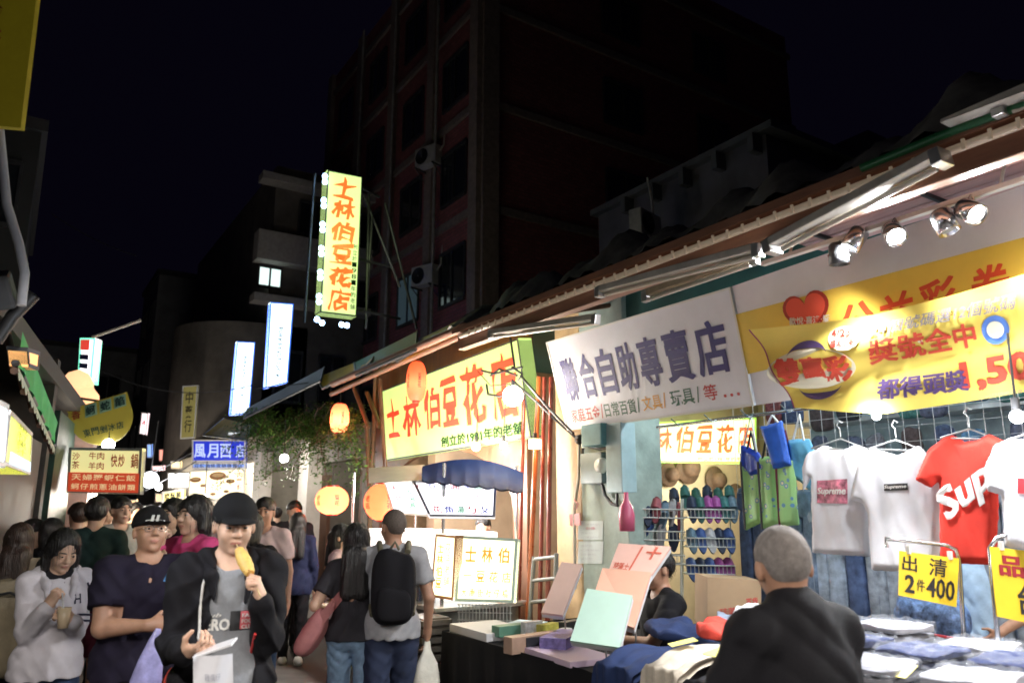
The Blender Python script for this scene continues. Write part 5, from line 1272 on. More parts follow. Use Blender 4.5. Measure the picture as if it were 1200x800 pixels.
# ================================================================== dessert shop, cart, lanterns
bd = thing('dessert_shop', 'dessert shop with a dark wooden arch under the glowing green sign', 'shop', (5.5, 8.2, 0))
m = MB(); m.boxab((7.4, 6.303, 0), (7.5, 10.3, 3.6)); m.boxab((4.3, 10.2, 0), (7.397, 10.3, 3.6)); m.build('back_wall', mat('dessert_wall', (.40, .27, .15), .7, noise=.3), bd)
m = MB(); m.boxab((4.25, 6.31, 3.55), (7.397, 10.197, 3.65)); m.build('ceiling', M_wood, bd)
arch = [(0, 0), (0, 2.75), (3.8, 2.75), (3.8, 0), (3.55, 0), (3.55, 1.6)]+[(1.9+1.65*math.cos(R(a)), 1.6+.72*math.sin(R(a))) for a in range(0, 181, 12)]+[(.25, 1.6), (.25, 0)]
m = MB(); m.prism(arch, (4.36, 10.15, 0), (0, -1, 0), (0, 0, 1), .06); m.build('arch', M_wood, bd)
m = MB(); m.boxab((4.31, 6.32, 2.76), (4.36, 10.15, 3.55)); m.build('lintel', M_wood, bd)
for i in range(3):
    m = MB(); m.boxab((7.25, 6.6+1.2*i, 1.2), (7.39, 7.6+1.2*i, 2.0)); o = m.build('wall_menu', e('menu_glow', (.9, .8, .55), .5), bd)
# hanging work lamps
def bulb(label, P, r, col, k, W, cord=None, name='bulb', shape='sph'):
    t = thing(name+'_lamp', label, 'lamp', P)
    m = MB()
    if shape == 'sph': m.sph(P, r, 14)
    else: m.boxab(P-Vector((r, r, r)), P+Vector((r, r, r)), bev=r*.3)
    m.build('bulb', e('bulb_%s' % label[:18].replace(' ', '_'), col, k), t)
    m = MB(); m.cyl(P+Vector((0, 0, r*.9)), P+Vector((0, 0, r*.9+.06)), .018); m.tube(cord or [P+Vector((0, 0, r)), P+Vector((0.02, 0, .4))], .006, 6); m.build('cord', M_black, t)
    if W: point(P+Vector((-r-.03, 0, -.02)), W, col, r, t)
    return t
P = onX(601, 464, 3.85)
bulb('dazzling work lamp wired in front of the right end of the green sign', P, .095, (1, .92, .78), 40, 14, [P, P+Vector((0, .05, .12)), onX(575, 452, 3.9), onX(560, 435, 4.0)])
t = bpy.data.objects['bulb_lamp']; m = MB()
for pts_ in ([(564, 434), (580, 438), (597, 433), (612, 430)], [(570, 450), (572, 462), (585, 464), (597, 462)], [(575, 440), (585, 432), (606, 440)], [(600, 430), (612, 438), (607, 446)], [(610, 440), (640, 475), (672, 508)], [(598, 395), (603, 430)]): m.tube([onX(x, y, 3.95) for x, y in pts_], .012, 6)
m.each('bracket', M_black, t)
bulb('small white globe lamp below the green sign', onX(590, 521, 4.0), .035, (1, .9, .75), 14, 10)
bulb('square amber lamp under the right corner of the green sign', onX(627, 520, 4.0), .045, (1, .62, .25), 5, 6, shape='box')
bulb('flush warm lamp at the top of the wooden arch', onX(558, 523, 4.15), .05, (1, .75, .45), 5, 8)
bulb('small round lamp under the middle of the drooping banner', onX(1027, 487, 4.05), .024, (.95, .98, 1), 16, 7)
bulb('round lamp under the drooping banner at the right edge', onX(1192, 488, 3.9), .032, (.95, .98, 1), 12, 8)
# lanterns
M_lan = mat('red_lantern_paper', (.75, .15, .08), .6, emit=.34, ecol=(1.0, .12, .05))
n_ = M_lan.node_tree; tr = n_.nodes.new('ShaderNodeBsdfTranslucent'); tr.inputs['Color'].default_value = (.95, .25, .13, 1); mx = n_.nodes.new('ShaderNodeMixShader'); mx.inputs['Fac'].default_value = .6
ot = [x for x in n_.nodes if x.type == 'OUTPUT_MATERIAL'][0]; n_.links.new(n_.nodes['Principled BSDF'].outputs[0], mx.inputs[1]); n_.links.new(tr.outputs[0], mx.inputs[2]); n_.links.new(mx.outputs[0], ot.inputs['Surface'])
M_lank = mat('lantern_lettering', (.10, .02, .02), .6)
def lantern(label, P, rx, rz, tx, W, k=4.0):
    t = thing('paper_lantern', label, 'lantern', P, 0, 'red paper lanterns along the dessert shop')
    prof = []
    N = 26
    for i in range(N+1):
        a = math.pi*(.10+.80*i/N); r_ = rx*min(1, math.sin(a)**(.6 if rz > rx*1.2 else .95))*(1-.018*(i % 2)); prof.append((r_, -rz*math.cos(a)))
    m = MB(); m.lathe(prof, P, 28); m.build('shade', M_lan, t)
    for s_ in (-1, 1):
        m = MB(); m.cyl(P+Vector((0, 0, s_*rz*.94)), P+Vector((0, 0, s_*rz*1.03)), rx*.38, n=18); m.build('cap_ring', mat('lantern_ring', (.25, .03, .02), .4), t)
    m = MB(); m.tube([P+Vector((0, 0, rz)), P+Vector((0, .01, rz+.25))], .005, 5); m.build('cord', M_black, t)
    m = MB(); vd = (C0-P); vd.z = 0; vd.normalize(); sd = Vector((-vd.y, vd.x, 0))
    for k_, off in enumerate((.30, -.9)):
        def fn(s, tt, off=off):
            z = rz*.72*(1-2*tt); an = off+(s-.5)*.38; a_ = math.acos(max(-1, min(1, -z/rz))); r_ = rx*min(1, max(.2, math.sin(a_))**(.6 if rz > rx*1.2 else .95))+.004
            return P+(vd*math.cos(an)+sd*math.sin(an))*r_+Vector((0, 0, z))
        m.add([], [])
        lay_col(m, tx if k_ == 0 else '老店', (0.1, .24, .9, .76), fn, 0, .02)
    m.build('lettering', M_lank, t)
    point(P+Vector((0, 0, -rz*.15)), W*.40, (1, .64, .44), rx*.22, t)
lantern('oval red lantern overlapping the left part of the green sign', onX(488, 447, 3.75), .115, .23, '豆花', 3.5)
lantern('small brightly lit oval lantern among the hanging vines', onX(398, 490, 3.75), .13, .205, '豆花', 16)
lantern('round lantern, left one of the two low round ones', onX(389, 586, 3.3), .20, .17, '豆花', 22)
lantern('biggest round lantern, low beside the food cart', onX(450, 588, 3.25), .205, .19, '豆花', 10)
# cart
ct = thing('food_cart', 'lit dessert cart with white printed panels under a blue canopy', 'food cart', (3.5, 7.0, 0))
m = MB(); m.boxab((3.2, 6.05, .15), (4.0, 8.2, .78), bev=.01); m.build('body', mat('cart_steel', (.30, .30, .30), .35, metal=.8, noise=.3), ct)
m = MB(); m.boxab((3.12, 5.98, .785), (4.08, 8.25, .82), bev=.005); m.build('counter', M_alu, ct)
m = MB()
for x, y in ((3.22, 6.05), (3.22, 8.15), (3.98, 6.05), (3.98, 8.15)): m.cyl((x, y, .82), (x, y, 2.02), .016)
m.each('post', M_chr, ct)
for y in (6.4, 7.9):
    for x in (3.25, 3.95): m = MB(); m.cyl((x-.02, y, .13), (x+.02, y, .13), .12, n=20); m.build('wheel', M_black, ct)
E_pan = e('white_panel_glow', (1, .96, 1.0), 1.0)
pp1 = [onX(499, 563, 3.35), onX(600, 560, 3.55), onX(579, 606, 3.15), onX(504, 604, 3.02)]
Dk = 6.9
pfP = lambda x, y: atD(x, y, 6.7+.0*(x))
qa = [pfP(498, 562), pfP(600, 564), pfP(580, 606), pfP(503, 605)]
qa[0] += Vector((.0, .25, 0)); qa[1] += Vector((0, .25, 0))
m = MB(); m.slab(qa, .02, n=nrm(qa)); m.build('front_panel', E_pan, ct)
pfS = lambda x, y: onX(x, y, 3.2)
qb = [pfS(450, 563), pfS(496, 562), pfS(502, 605), pfS(462, 602)]
m = MB(); m.slab(qb, .02, n=nrm(qb)); m.build('side_panel', E_pan, ct)
m = MB(); ring(m, qa, .02, .03); m.build('front_panel_frame', M_alu, ct)
m = MB(); ring(m, qb, .02, .03); m.build('side_panel_frame', M_alu, ct)
pc = [mat('cart_red', (.75, .06, .10)), mat('cart_blue', (.06, .12, .6)), mat('cart_green', (.05, .5, .25))]
m = MB(); fb = bil(qa, .01)
for i, ch in enumerate('花角湯ㄅㄆ'): lay(m, ch, (.10+.17*i, .72, .22+.17*i, .92), fb, i % 3, .02)
for i, ch in enumerate('小豆多圓冰湯'): lay(m, ch, (.02+.14*i, .08, .12+.14*i, .25), fb, i % 3, .01)
for i, ch in enumerate('薏仁綠豆'): lay(m, ch, (.52+.10*i, .38, .58+.10*i, .48), fb, (i+1) % 3, .0)
fb = bil(qb, .01)
lay_col(m, '豆花湯圓', (.55, .1, .75, .8), fb, 2, .01); lay_col(m, '紅豆', (.2, .1, .4, .6), fb, 0, .01)
m.build('lettering', pc, ct)
M_blue = cloth('blue_canopy', (.004, .022, .11), noise=.1)
def canopy(u, v):
    a = atD(497+u*118, 0, 6.6); px = 495+u*118; y0 = 546-12*math.sin(u*2.6)+14*u*u; y1 = 562+u*8+2.6*abs(math.sin(u*22))+5*u*u
    return atD(px, y0*(1-v)+y1*v, 7.2-.65*v+.10*math.sin(math.pi*v))
m = MB(); m.grid(canopy, 60, 10); m.grid(lambda u, v: canopy(u, v)+Vector((.0, .01, -.012)), 60, 10); m.build('canopy', M_blue, ct)
m = MB(); 
m.grid(lambda u, v: atD(432+u*66, 548-v*0+(12*v)-u*4+v*6, 7.6-.7*v), 10, 4); m.build('side_canopy', mat('silver_sheet', (.6, .58, .56), .35, noise=.2), ct)
m = MB(); lc = Vector((3.6, 7.1, 1.95)); m.cyl(lc-Vector((0, .6, 0)), lc+Vector((0, .6, 0)), .018); m.build('tube_lamp', e('cart_tube_light', (1, .98, .95), 30), ct)
point(lc+Vector((0, .4, -.08)), 75, (1, .97, .93), .12, ct); point(lc+Vector((0, -.45, -.08)), 75, (1, .97, .93), .12, ct)
m = MB(); m.boxab((3.35, 6.25, .84), (3.9, 8.1, 1.42), bev=.01); m.build('cart_glow_block', e('glow_block', (1, .97, .93), .75), ct)  # glowing block added to brighten the inside of the cart
# back glass and goods inside
for i, (x, y, col, lab) in enumerate(((486, 615, (.75, .72, .7), 'pot'), (470, 625, (.8, .75, .7), 'pot'), (540, 610, (.7, .5, .45), 'pot'))):
    pass
for i, yy in enumerate((6.35, 6.75, 7.15, 7.55, 7.95)):
    t = thing('stock_pot', 'steel pot of dessert on the cart counter', 'pot', (3.24, yy+.05, .82), 0, 'pots on the food cart')
    m = MB(); m.lathe([(0, 0), (.09, 0), (.095, .02), (.095, .15), (.10, .155), (.09, .155), (.085, .03), (0, .03)], n=22); m.build('pot', M_chr, t, world=False)
    m = MB(); m.lathe([(0, .13), (.085, .13)], n=20); m.build('filling', mat('dessert_%d' % (i % 2), ((.7, .65, .55), (.35, .06, .04))[i % 2], .3), t, world=False)
# cart lightboxes
E_yl = e('yellow_lightbox', (1, .93, .62), 1.15); M_olt = mat('lit_amber_words', (.7, .25, .02), .5, emit=.35, ecol=(1, .45, .05))
q = [atD(538, 627, 6.45), atD(607, 631, 6.35), atD(602, 706, 6.3), atD(533, 704, 6.4)]
t = sign('light_box', 'square cream lightbox with amber characters on the end of the food cart', 'sign', q, .10, E_yl, mat('pale_green_frame', (.42, .55, .48), .4), .022, 'cart lightboxes')
m = MB(); fb = bil(q, .008)
for i, ch in enumerate('士林伯'): lay(m, ch, (.13+i*.28, .15, .32+i*.28, .40), fb, 0, .03)
for i, ch in enumerate('一豆花店'): lay(m, ch, (.12+i*.22, .53 if i else .60, .27+i*.22, .70 if i else .615), fb, 0, .015)
for i, ch in enumerate('大南街社仔橋'): lay(m, ch, (.10+i*.14, .80, .20+i*.14, .93), fb, 0, .01)
m.build('lettering', M_olt, t)
a0 = atD(533, 665, 6.45); pfn = lambda x, y: onX(x, y, a0.x-.03)
q = [pfn(511, 625), pfn(535, 627), pfn(531, 703), pfn(505, 699)]
t = sign('light_box', 'narrow cream lightbox folded towards the street, left of the square one', 'sign', q, .06, E_yl, mat('brown_frame', (.25, .12, .05), .4), .022, 'cart lightboxes')
m = MB(); fb = bil(q, .008)
lay_col(m, '士林伯豆', (.18, .12, .48, .85), fb, 0, .02); lay_col(m, '花店老舖', (.56, .12, .82, .8), fb, 0, .0)
m.build('lettering', M_olt, t); point(sum(q, Vector())/4+Vector((-.35, -.1, 0)), 6, (1, .85, .5), .2, t)
t = thing('wire_basket', 'wire rack below the square lightbox', 'rack', atD(568, 735, 6.3)); m = MB()
for k in range(16): m.tube([atD(538+k*4, 707, 6.3), atD(538+k*4, 735, 6.3)], .004, 4)
for y in (708, 717, 726): m.tube([atD(536, y, 6.3), atD(600, y+1, 6.3)], .005, 4)
m.build('frame', M_alu, t)
t = thing('louvred_crate', 'dark slatted crate standing at the street end of the cart', 'crate', (2.98, 5.9, 0)); m = MB()
for k in range(11): m.boxab((2.86, 5.68, .08+.065*k), (3.12, 5.72, .12+.065*k)); m.boxab((2.84, 5.72, .08+.065*k), (2.88, 6.05, .12+.065*k))
m.boxab((2.885, 5.725, 0.03), (3.12, 6.05, .78)); m.build('slats', mat('dark_slats', (.09, .075, .06), .6, noise=.4), t)
m = MB(); m.boxab((2.83, 5.66, .22), (2.96, 5.678, .34)); m.build('label_plate', M_paper, t)
# ================================================================== farther shops on the right
def farshop(label, x0, y0, y1, h=3.1, wallc=M_grey, W=60, col=(1, .9, .75), depth=3.0):
    t = thing('shop_unit', label, 'shop', (x0, (y0+y1)/2, 0))
    m = MB(); m.boxab((x0+depth, y0, 0), (x0+depth+.1, y1, h)); m.boxab((x0, y1-.1, 0), (x0+depth-.003, y1-.003, h)); m.boxab((x0, y0+.003, 0), (x0+depth-.003, y0+.1, h)); m.build('wall', wallc, t)
    m = MB(); m.boxab((x0, y0+.101, h-.4), (x0+.15, y1-.101, h)); m.boxab((x0, y0, h+.003), (x0+depth, y1, h+.1)); m.build('lintel', wallc, t)
    m = MB(); L = Vector((x0+.6, (y0+y1)/2, h-.12))
    for dy in (-.28*(y1-y0), .28*(y1-y0)): m.cyl(L+Vector((0, dy, .03)), L+Vector((0, dy, .06)), .13, n=18)
    m.build('ceiling_lamp', e('shop_downlight', (1, .95, .85), 8), t)
    for dy in (-.28*(y1-y0), .28*(y1-y0)): point(L+Vector((0, dy, -.1)), W/2, col, .12, t)
    return t
M_stone = mat('white_stone_front', (.52, .49, .45), .6, noise=.2, nscale=3)
t = farshop('white stone fronted shop behind the round lanterns', 4.25, 10.35, 15.5, 2.75, mat('dim_stone', (.20, .185, .16), .7, noise=.4, nscale=2), 26)
m = MB()
for y in (12.1, 14.9): m.boxab((4.0, y, 0), (4.24, y+.45, 2.7), bev=.01)
m.each('pillar', M_stone, t)
m = MB(); m.boxab((4.6, 10.8, 0), (4.66, 11.4, 2.3)); m.boxab((4.6, 12.8, 0), (4.66, 14.2, 2.2)); m.each('door_panel', M_wood, t)
t2 = farshop('bright white shop beyond the stone front', 4.2, 16, 20.5, 3.0, M_stone, 110); farshop('warm lit shop under the yellow awning', 4.4, 21, 26, 3.0, M_cream, 90, (1, .85, .6)); farshop('farthest lit shop on the right of the street', 4.9, 27, 33, 3.0, M_cream, 120, (1, .95, .85))
# awnings green / yellow
def awn(label, q, mt, th=.02, nm='awning', sagv=.05):
    q = [Vector(p) for p in q]; t = thing(nm, label, 'awning', sum(q, Vector())/4)
    m = MB(); f = lambda u, v: (q[0]*(1-u)+q[1]*u)*(1-v)+(q[3]*(1-u)+q[2]*u)*v+Vector((0, 0, -sagv*math.sin(math.pi*u)*math.sin(math.pi*v)+.012*math.sin(u*40)*v))
    m.grid(f, 30, 8); m.grid(lambda u, v: f(u, v)+Vector((0, 0, -th)), 30, 8); m.build('canvas', mt, t)
    m = MB(); m.tube([q[3], q[2]], .02); m.tube([q[0], q[3]], .015); m.tube([q[1], q[2]], .015); m.build('frame', M_dmet, t); return t
M_ya = mat('yellow_awning_canvas', (.55, .32, .03), .6, noise=.2); M_ga = mat('green_awning_canvas', (.05, .16, .07), .6, noise=.3)
A_ = lambda x, y, X: onX(x, y, X)
awn('yellow canvas awning edge left of the long orange fascia', [A_(470, 408, 4.0), A_(556, 366, 4.0), A_(548, 373, 3.4), A_(465, 423, 3.4)], M_ya)
awn('dull green canvas flap covering the yellow awning', [A_(415, 425, 4.0), A_(489, 388, 4.0), A_(487, 410, 3.35), A_(418, 440, 3.35)], M_ga)
awn('ochre awning farther left over the vines', [A_(372, 442, 4.1), A_(440, 415, 4.1), A_(432, 428, 3.4), A_(378, 455, 3.4)], M_ya)
awn('small orange awning by the blue sign far down the street', [A_(262, 490, 4.4), A_(294, 498, 4.4), A_(290, 515, 3.6), A_(238, 510, 3.6)], M_ya)
awn('grey sheet awning above the vines, farther along', [A_(290, 478, 4.3), A_(380, 430, 4.3), A_(376, 446, 3.5), A_(286, 490, 3.5)], M_roof)
m = MB(); m.tube([A_(390, 450, 3.4), A_(470, 415, 3.4), A_(555, 378, 3.4)], .045); m.tube([A_(388, 462, 3.5), A_(470, 425, 3.5), A_(560, 385, 3.5)], .03); tag(m.build('awning_beam', M_fasc), 'ochre brown beam along the awnings left of the long fascia', 'beam')
m = MB()
for a, b in (((430, 460), (445, 500)), ((445, 445), (452, 560)), ((415, 455), (432, 500)), ((430, 500), (432, 570))): m.tube([A_(*a, 4.0), A_(*b, 4.0)], .03)
m.build('x', M_wood); o = bpy.data.objects['x']; o.name = 'timber_brace'; tag(o, 'dark timber braces left of the green sign', 'timber')
# vine
tv = thing('climbing_vine', 'leafy vine hanging over the shop front around the small oval lantern', 'plant', A_(360, 545, 4.0))
lm = [mat('vine_leaf_%s' % k, c, .5) for k, c in (('dark', (.035, .09, .015)), ('mid', (.08, .18, .03)), ('light', (.16, .28, .06)))]
m = MB(); stems = MB()
for sidx in range(70):
    x = random.uniform(285, 425); y = 472+random.random()*26+(x < 330)*6; X = random.uniform(3.75, 4.2); P = A_(x, y, X); pts_ = [P.copy()]
    d_ = Vector((random.uniform(-.05, .05), random.uniform(-.12, .12), -.05))
    for k in range(random.randint(4, 11)):
        P = P+d_; d_ += Vector((random.uniform(-.04, .04), random.uniform(-.06, .06), random.uniform(-.035, .015))); d_.z = max(-.11, min(.03, d_.z)); pts_.append(P.copy())
        for j in range(random.randint(12, 26)):
            c = P+Vector((random.gauss(0, .09), random.gauss(0, .13), random.gauss(0, .06))); s_ = random.uniform(.015, .036)
            a_ = Vector((random.gauss(0, 1), random.gauss(0, 1), random.gauss(0, .6))).normalized(); b_ = a_.orthogonal().normalized()
            m.add([c-a_*s_, c+b_*s_*.5, c+a_*s_, c-b_*s_*.5], [(0, 1, 2, 3)], random.choice((0, 1, 1, 2)))
    stems.tube(pts_, .006, 5)
m.build('leaves', lm, tv); stems.build('stem', M_wood, tv)
# signs far down the street
def fsign(name, label, D, pxq, face, txts, mats=None, frame=M_wht, th=.08, fw=.03, grp=None):
    q = [atD(x, y, D) for x, y in pxq]; t = sign(name, label, 'sign', q, th, face, frame, fw, grp); m = MB(); fb = bil(q, .012)
    for tx, r, mi, b, *rest in txts:
        if rest: (lay_col if rest[0] == 'col' else lay_row)(m, tx, r, fb, mi, b)
        else: lay(m, tx, r, fb, mi, b)
    if txts: m.build('lettering', mats, t)
    return t
M_pb = mat('pale_blue_words', (.45, .55, .85), .5, emit=.3, ecol=(.6, .7, 1)); 
fsign('shop_sign', 'blue sign with pale characters above the food picture board', 15, rect(225, 515, 288, 541), mat('blue_sign', (.01, .03, .40), .4, emit=.32, ecol=(.01, .03, .7)), [('風月西', (.03, .18, .75, .82), 0, .03, 'row'), ('店', (.82, .2, .97, .8), 0, .02)], [M_pb])
fsign('shop_sign', 'thin pale blue strip sign under the blue sign', 15, rect(225, 542, 288, 549), mat('blue_strip', (.15, .25, .6), .4, emit=.4, ecol=(.25, .4, .9)), [('豆漿油條蛋餅專賣店', (.04, .15, .95, .85), 0, .01, 'row')], [mat('dark_blue_words', (.02, .04, .2))])
t = fsign('menu_board', 'cream lit board with pictures of food bowls below the blue sign', 15, [(222, 551), (287, 548), (287, 586), (219, 586)], e('cream_board_glow', (1, .87, .60), .72), [('肉羹麵', (.86, .1, .96, .7), 0, .01, 'col')], [mat('brown_words', (.4, .15, .08))])
m = MB(); fb = bil([atD(x, y, 15) for x, y in [(222, 551), (287, 548), (287, 586), (219, 586)]], .02)
for cx, cy, r_ in ((.13, .32, .10), (.52, .22, .15), (.75, .40, .08), (.27, .52, .055), (.68, .72, .05), (.45, .8, .05)):
    m.add([fb(cx+r_*math.cos(R(a)), cy+r_*.9*math.sin(R(a))) for a in range(0, 360, 18)], [tuple(range(20))], 0); m.add([fb(cx+r_*.7*math.cos(R(a)), cy-.03+r_*.45*math.sin(R(a)))-Vector((0, .01, 0)) for a in range(0, 360, 18)], [tuple(range(20))], 1)
m.build('food_picture', [mat('bowl_picture', (.35, .16, .06)), mat('soup_picture', (.65, .42, .2))], t)
fsign('shop_sign', 'dim olive vertical sign on the far right buildings', 22, [(214, 452), (232, 451), (228, 513), (211, 514)], mat('olive_sign', (.30, .26, .08), .5, emit=.10, ecol=(.6, .5, .15)), [('中藥行', (.25, .1, .75, .9), 0, .02, 'col')], [mat('dark_words', (.05, .04, .02))])
fsign('shop_sign', 'small white and pink vertical sign far down the street', 24, [(166, 483), (174, 484), (171, 510), (163, 508)], e('pinkwhite_sign', (1, .8, .85), 1.1), [('冰', (.2, .3, .8, .6), 0, .04)], [mat('red_words_far', (.7, .05, .05))])
fsign('shop_sign', 'yellow lit strip sign above the far crowd', 14, [(190, 576), (216, 572), (215, 585), (190, 589)], e('yellow_far_sign', (1, .85, .3), .9), [('鹽酥雞', (.1, .2, .9, .8), 0, .03, 'row')], [M_black])
fsign('shop_sign', 'glowing white panel beyond the yellow strip sign', 17, rect(196, 553, 224, 572), e('white_far_panel', (1, .95, .9), 2.2), [], [])
fsign('shop_sign', 'small orange glowing plate far left of the white panel', 20, rect(182, 578, 190, 588), e('orange_far_plate', (1, .55, .2), 1.2), [])
fsign('shop_sign', 'pinkish lit sign strip between globe lamp and yellow strip sign', 19, rect(178, 545, 192, 551), e('pink_far_plate', (1, .5, .55), 1.0), [])
fsign('shop_sign', 'pale lit shop window far down beside the stone front', 19, rect(292, 548, 314, 584), e('pale_far_window', (1, .92, .78), .9), [])
fsign('shop_sign', 'white lit strip under the orange awning', 16, rect(266, 505, 288, 511), e('white_far_strip', (.9, .95, 1), .5), [])
for i, (x0, y0, x1, y1, D_, c_, k_, lb) in enumerate(((200, 540, 212, 549, 21, (1, .8, .4), .9, 'amber lit plate added left of the blue sign'), (150, 585, 160, 592, 20, (1, .6, .3), 1.0, 'orange lit plate added between the heads under the red menu board'), (210, 594, 222, 604, 24, (1, .85, .6), 1.2, 'warm lit plate added between the heads'), (240, 590, 262, 600, 21, (1, .9, .7), 1.0, 'warm lit plate added under the food picture board'), (168, 592, 180, 604, 26, (1, .95, .9), 1.3, 'white lit plate added above the middle of the crowd'), (172, 520, 178, 536, 28, (.3, .5, 1), .7, 'small blue lit plate added far down the street'), (186, 526, 192, 540, 30, (1, .4, .3), .7, 'small red lit plate added far down the street'))):
    fsign('shop_sign', lb, D_, rect(x0, y0, x1, y1), e('far_glow_%s' % 'abcdefg'[i], c_, k_), [])  # lit plates added to brighten the far street
P = atD(176, 562, 13); m = MB(); m.sph(P, .135, 16); t = thing('street_lamp', 'round white globe lamp above the far crowd', 'lamp', P); m.build('globe', e('white_globe', (.95, .97, 1), 7), t); MB().tube([P+Vector((0, 0, .13)), P+Vector((.05, .1, 1.0))], .01).build('cord', M_black, t); point(P+Vector((0, -.2, -.05)), 60, (1, .97, .95), .13, t)
for i, (x, y, D, r_) in enumerate(((208, 590, 18, .10), (222, 586, 20, .12), (186, 570, 22, .10), (240, 583, 13, .06), (333, 537, 12, .07), (127, 521, 9, .07))):
    P = atD(x, y, D); t = thing('stall_bulb', ['bare bulb far down the middle of the street', 'bare bulb right of the far yellow sign', 'bare bulb left of the glowing white panel', 'bare bulb beneath the food picture board', 'bare bulb inside the stone fronted shop', 'bare bulb just above the yellow and red menu board'][i], 'lamp', P)
    m = MB(); m.sph(P, r_, 12); m.build('bulb', e('stall_bulb_glow', (1, .95, .9), 10), t); MB().tube([P+Vector((0, 0, r_)), P+Vector((0, .05, .6))], .008).build('cord', M_black, t)
    point(P+Vector((0, 0, -r_-.05)), (110, 110, 110, 20, 14, 12)[i], (1, .92, .82), r_, t)

# ================================================================== left row
nL = Vector((math.cos(R(9)), -math.sin(R(9)), 0)); dL = Vector((math.sin(R(9)), math.cos(R(9)), 0)); A0 = Vector((-.20, 5.0, 0))
pfL = lambda x, y: onP(x, y, A0, nL)
def pfL2(off): return lambda x, y: onP(x, y, A0+nL*off, nL)
def lbox(m, s0, s1, o0, o1, z0, z1, mi=0):      # along dL, outwards nL
    c = A0+dL*(s0+s1)/2+nL*(o0+o1)/2+Vector((0, 0, (z0+z1)/2)); m.box(c, (abs(o1-o0), abs(s1-s0), z1-z0), Matrix.Rotation(R(-9), 3, 'Z'), mi)
t = thing('left_shop', 'dark fronted shop row along the left edge with pale metal shutter', 'shop', A0)
m = MB(); lbox(m, -6, 30, -3.2, -3, 0, 2.9); lbox(m, -6, 8.0, -3, -.0, 2.75, 2.9); lbox(m, 3.2, 3.4, -3, -.02, 0, 2.99); lbox(m, 12, 30, -2.9, -.1, 2.4, 2.9); m.build('wall', mat('dark_front', (.05, .045, .04), .7, noise=.4), t)
m = MB(); lbox(m, 1.0, 3.1, -.12, -.05, 0, 2.2); m.build('shutter', mat('pale_shutter', (.11, .09, .08), .6, metal=.2, noise=.3, nscale=5), t)
m = MB(); lbox(m, 4.0, 5.6, -.1, -.04, 0, 2.6); m.build('green_door', mat('dark_green_door', (.012, .04, .028), .5, noise=.5, nscale=12), t)
m = MB(); lbox(m, 6.1, 6.7, -.3, .12, 0, 2.9); m.each('pillar', mat('pink_lit_pillar', (.36, .24, .22), .6, noise=.25), t)
P = A0+dL*6.4+nL*.17; m = MB(); m.cyl(P+Vector((0, 0, 1.35)), P+Vector((0, 0, 1.95)), .03); tt = thing('tube_lamp', 'vertical glowing tube lamp on the pink pillar at the left', 'lamp', P+Vector((0, 0, 1.35))); m.build('tube', e('warm_tube', (1, .88, .7), 9), tt); point(P+nL*.12+Vector((0, 0, 1.7)), 25, (1, .85, .65), .15, tt)
# yellow lightbox
qy = [pfL2(.35)(11, 480), pfL2(.35)(37, 507), pfL2(.35)(34, 556), pfL2(.35)(4, 545)]
t = sign('light_box', 'yellow and pale blue lightbox at the left edge of the picture', 'sign', qy, .12, e('yellow_left_box', (.85, .85, .12), .8), M_alu, .02)
m = MB(); fb = bil(qy, .01); m.quad(fb(.1, .72), fb(.95, .72), fb(.95, .95), fb(.1, .95), 0); lay_col(m, '現打果汁', (.3, .08, .7, .68), fb, 1, .01)
m.build('lettering', [mat('pale_blue_stripe', (.4, .6, .8), .5, emit=.5, ecol=(.6, .8, 1)), mat('olive_words', (.35, .4, .02))], t)
qy = [pfL2(.4)(-14, 462), pfL2(.4)(9, 474), pfL2(.4)(4, 548), pfL2(.4)(-18, 540)]
t = sign('light_box', 'white blue glowing lightbox cut by the left edge', 'sign', qy, .12, e('blue_left_box', (.75, .88, 1), 1.2), M_alu, .02); point(sum(qy, Vector())/4+nL*.4, 8, (.85, .9, 1), .2, t)
# green awning
ga = [pfL2(-.1)(14, 395), pfL2(-.1)(34, 400), pfL2(.55)(64, 522), pfL2(.55)(20, 455)]
g0, g1, g2, g3 = pfL2(-.2)(6, 372), pfL2(-.2)(40, 455), pfL2(.25)(62, 522), pfL2(.25)(18, 425)
t = awn('green canvas awning with a scalloped pale edge at the left', [g0, g1, g2, g3], mat('green_canvas', (.04, .32, .10), .6, noise=.25, emit=.0))
m = MB(); m.grid(lambda u, v: g3.lerp(g2, u)+nL*(.012+.02*math.sin(u*30)*v)+Vector((0, 0, .16-v*.18)), 60, 4); m.build('green_front', mat('green_canvas_lit', (.03, .30, .08), .6, noise=.25, emit=.05, ecol=(.02, .5, .12)), t)  # faint glow in the canvas colour stands for light from behind
m = MB(); m.grid(lambda u, v: g3.lerp(g2, u)+nL*.016-Vector((0, 0, .02+v*(.02+.03*abs(math.sin(u*45))))), 130, 2); m.build('valance', mat('pale_valance', (.42, .46, .36), .6), t)
m = MB()
for k in range(6): m.tube([g0.lerp(g1, k/5)-Vector((0, 0, .04)), g3.lerp(g2, k/5)-Vector((0, 0, .04))], .02, 6)
m.build('rib', M_wood, t)
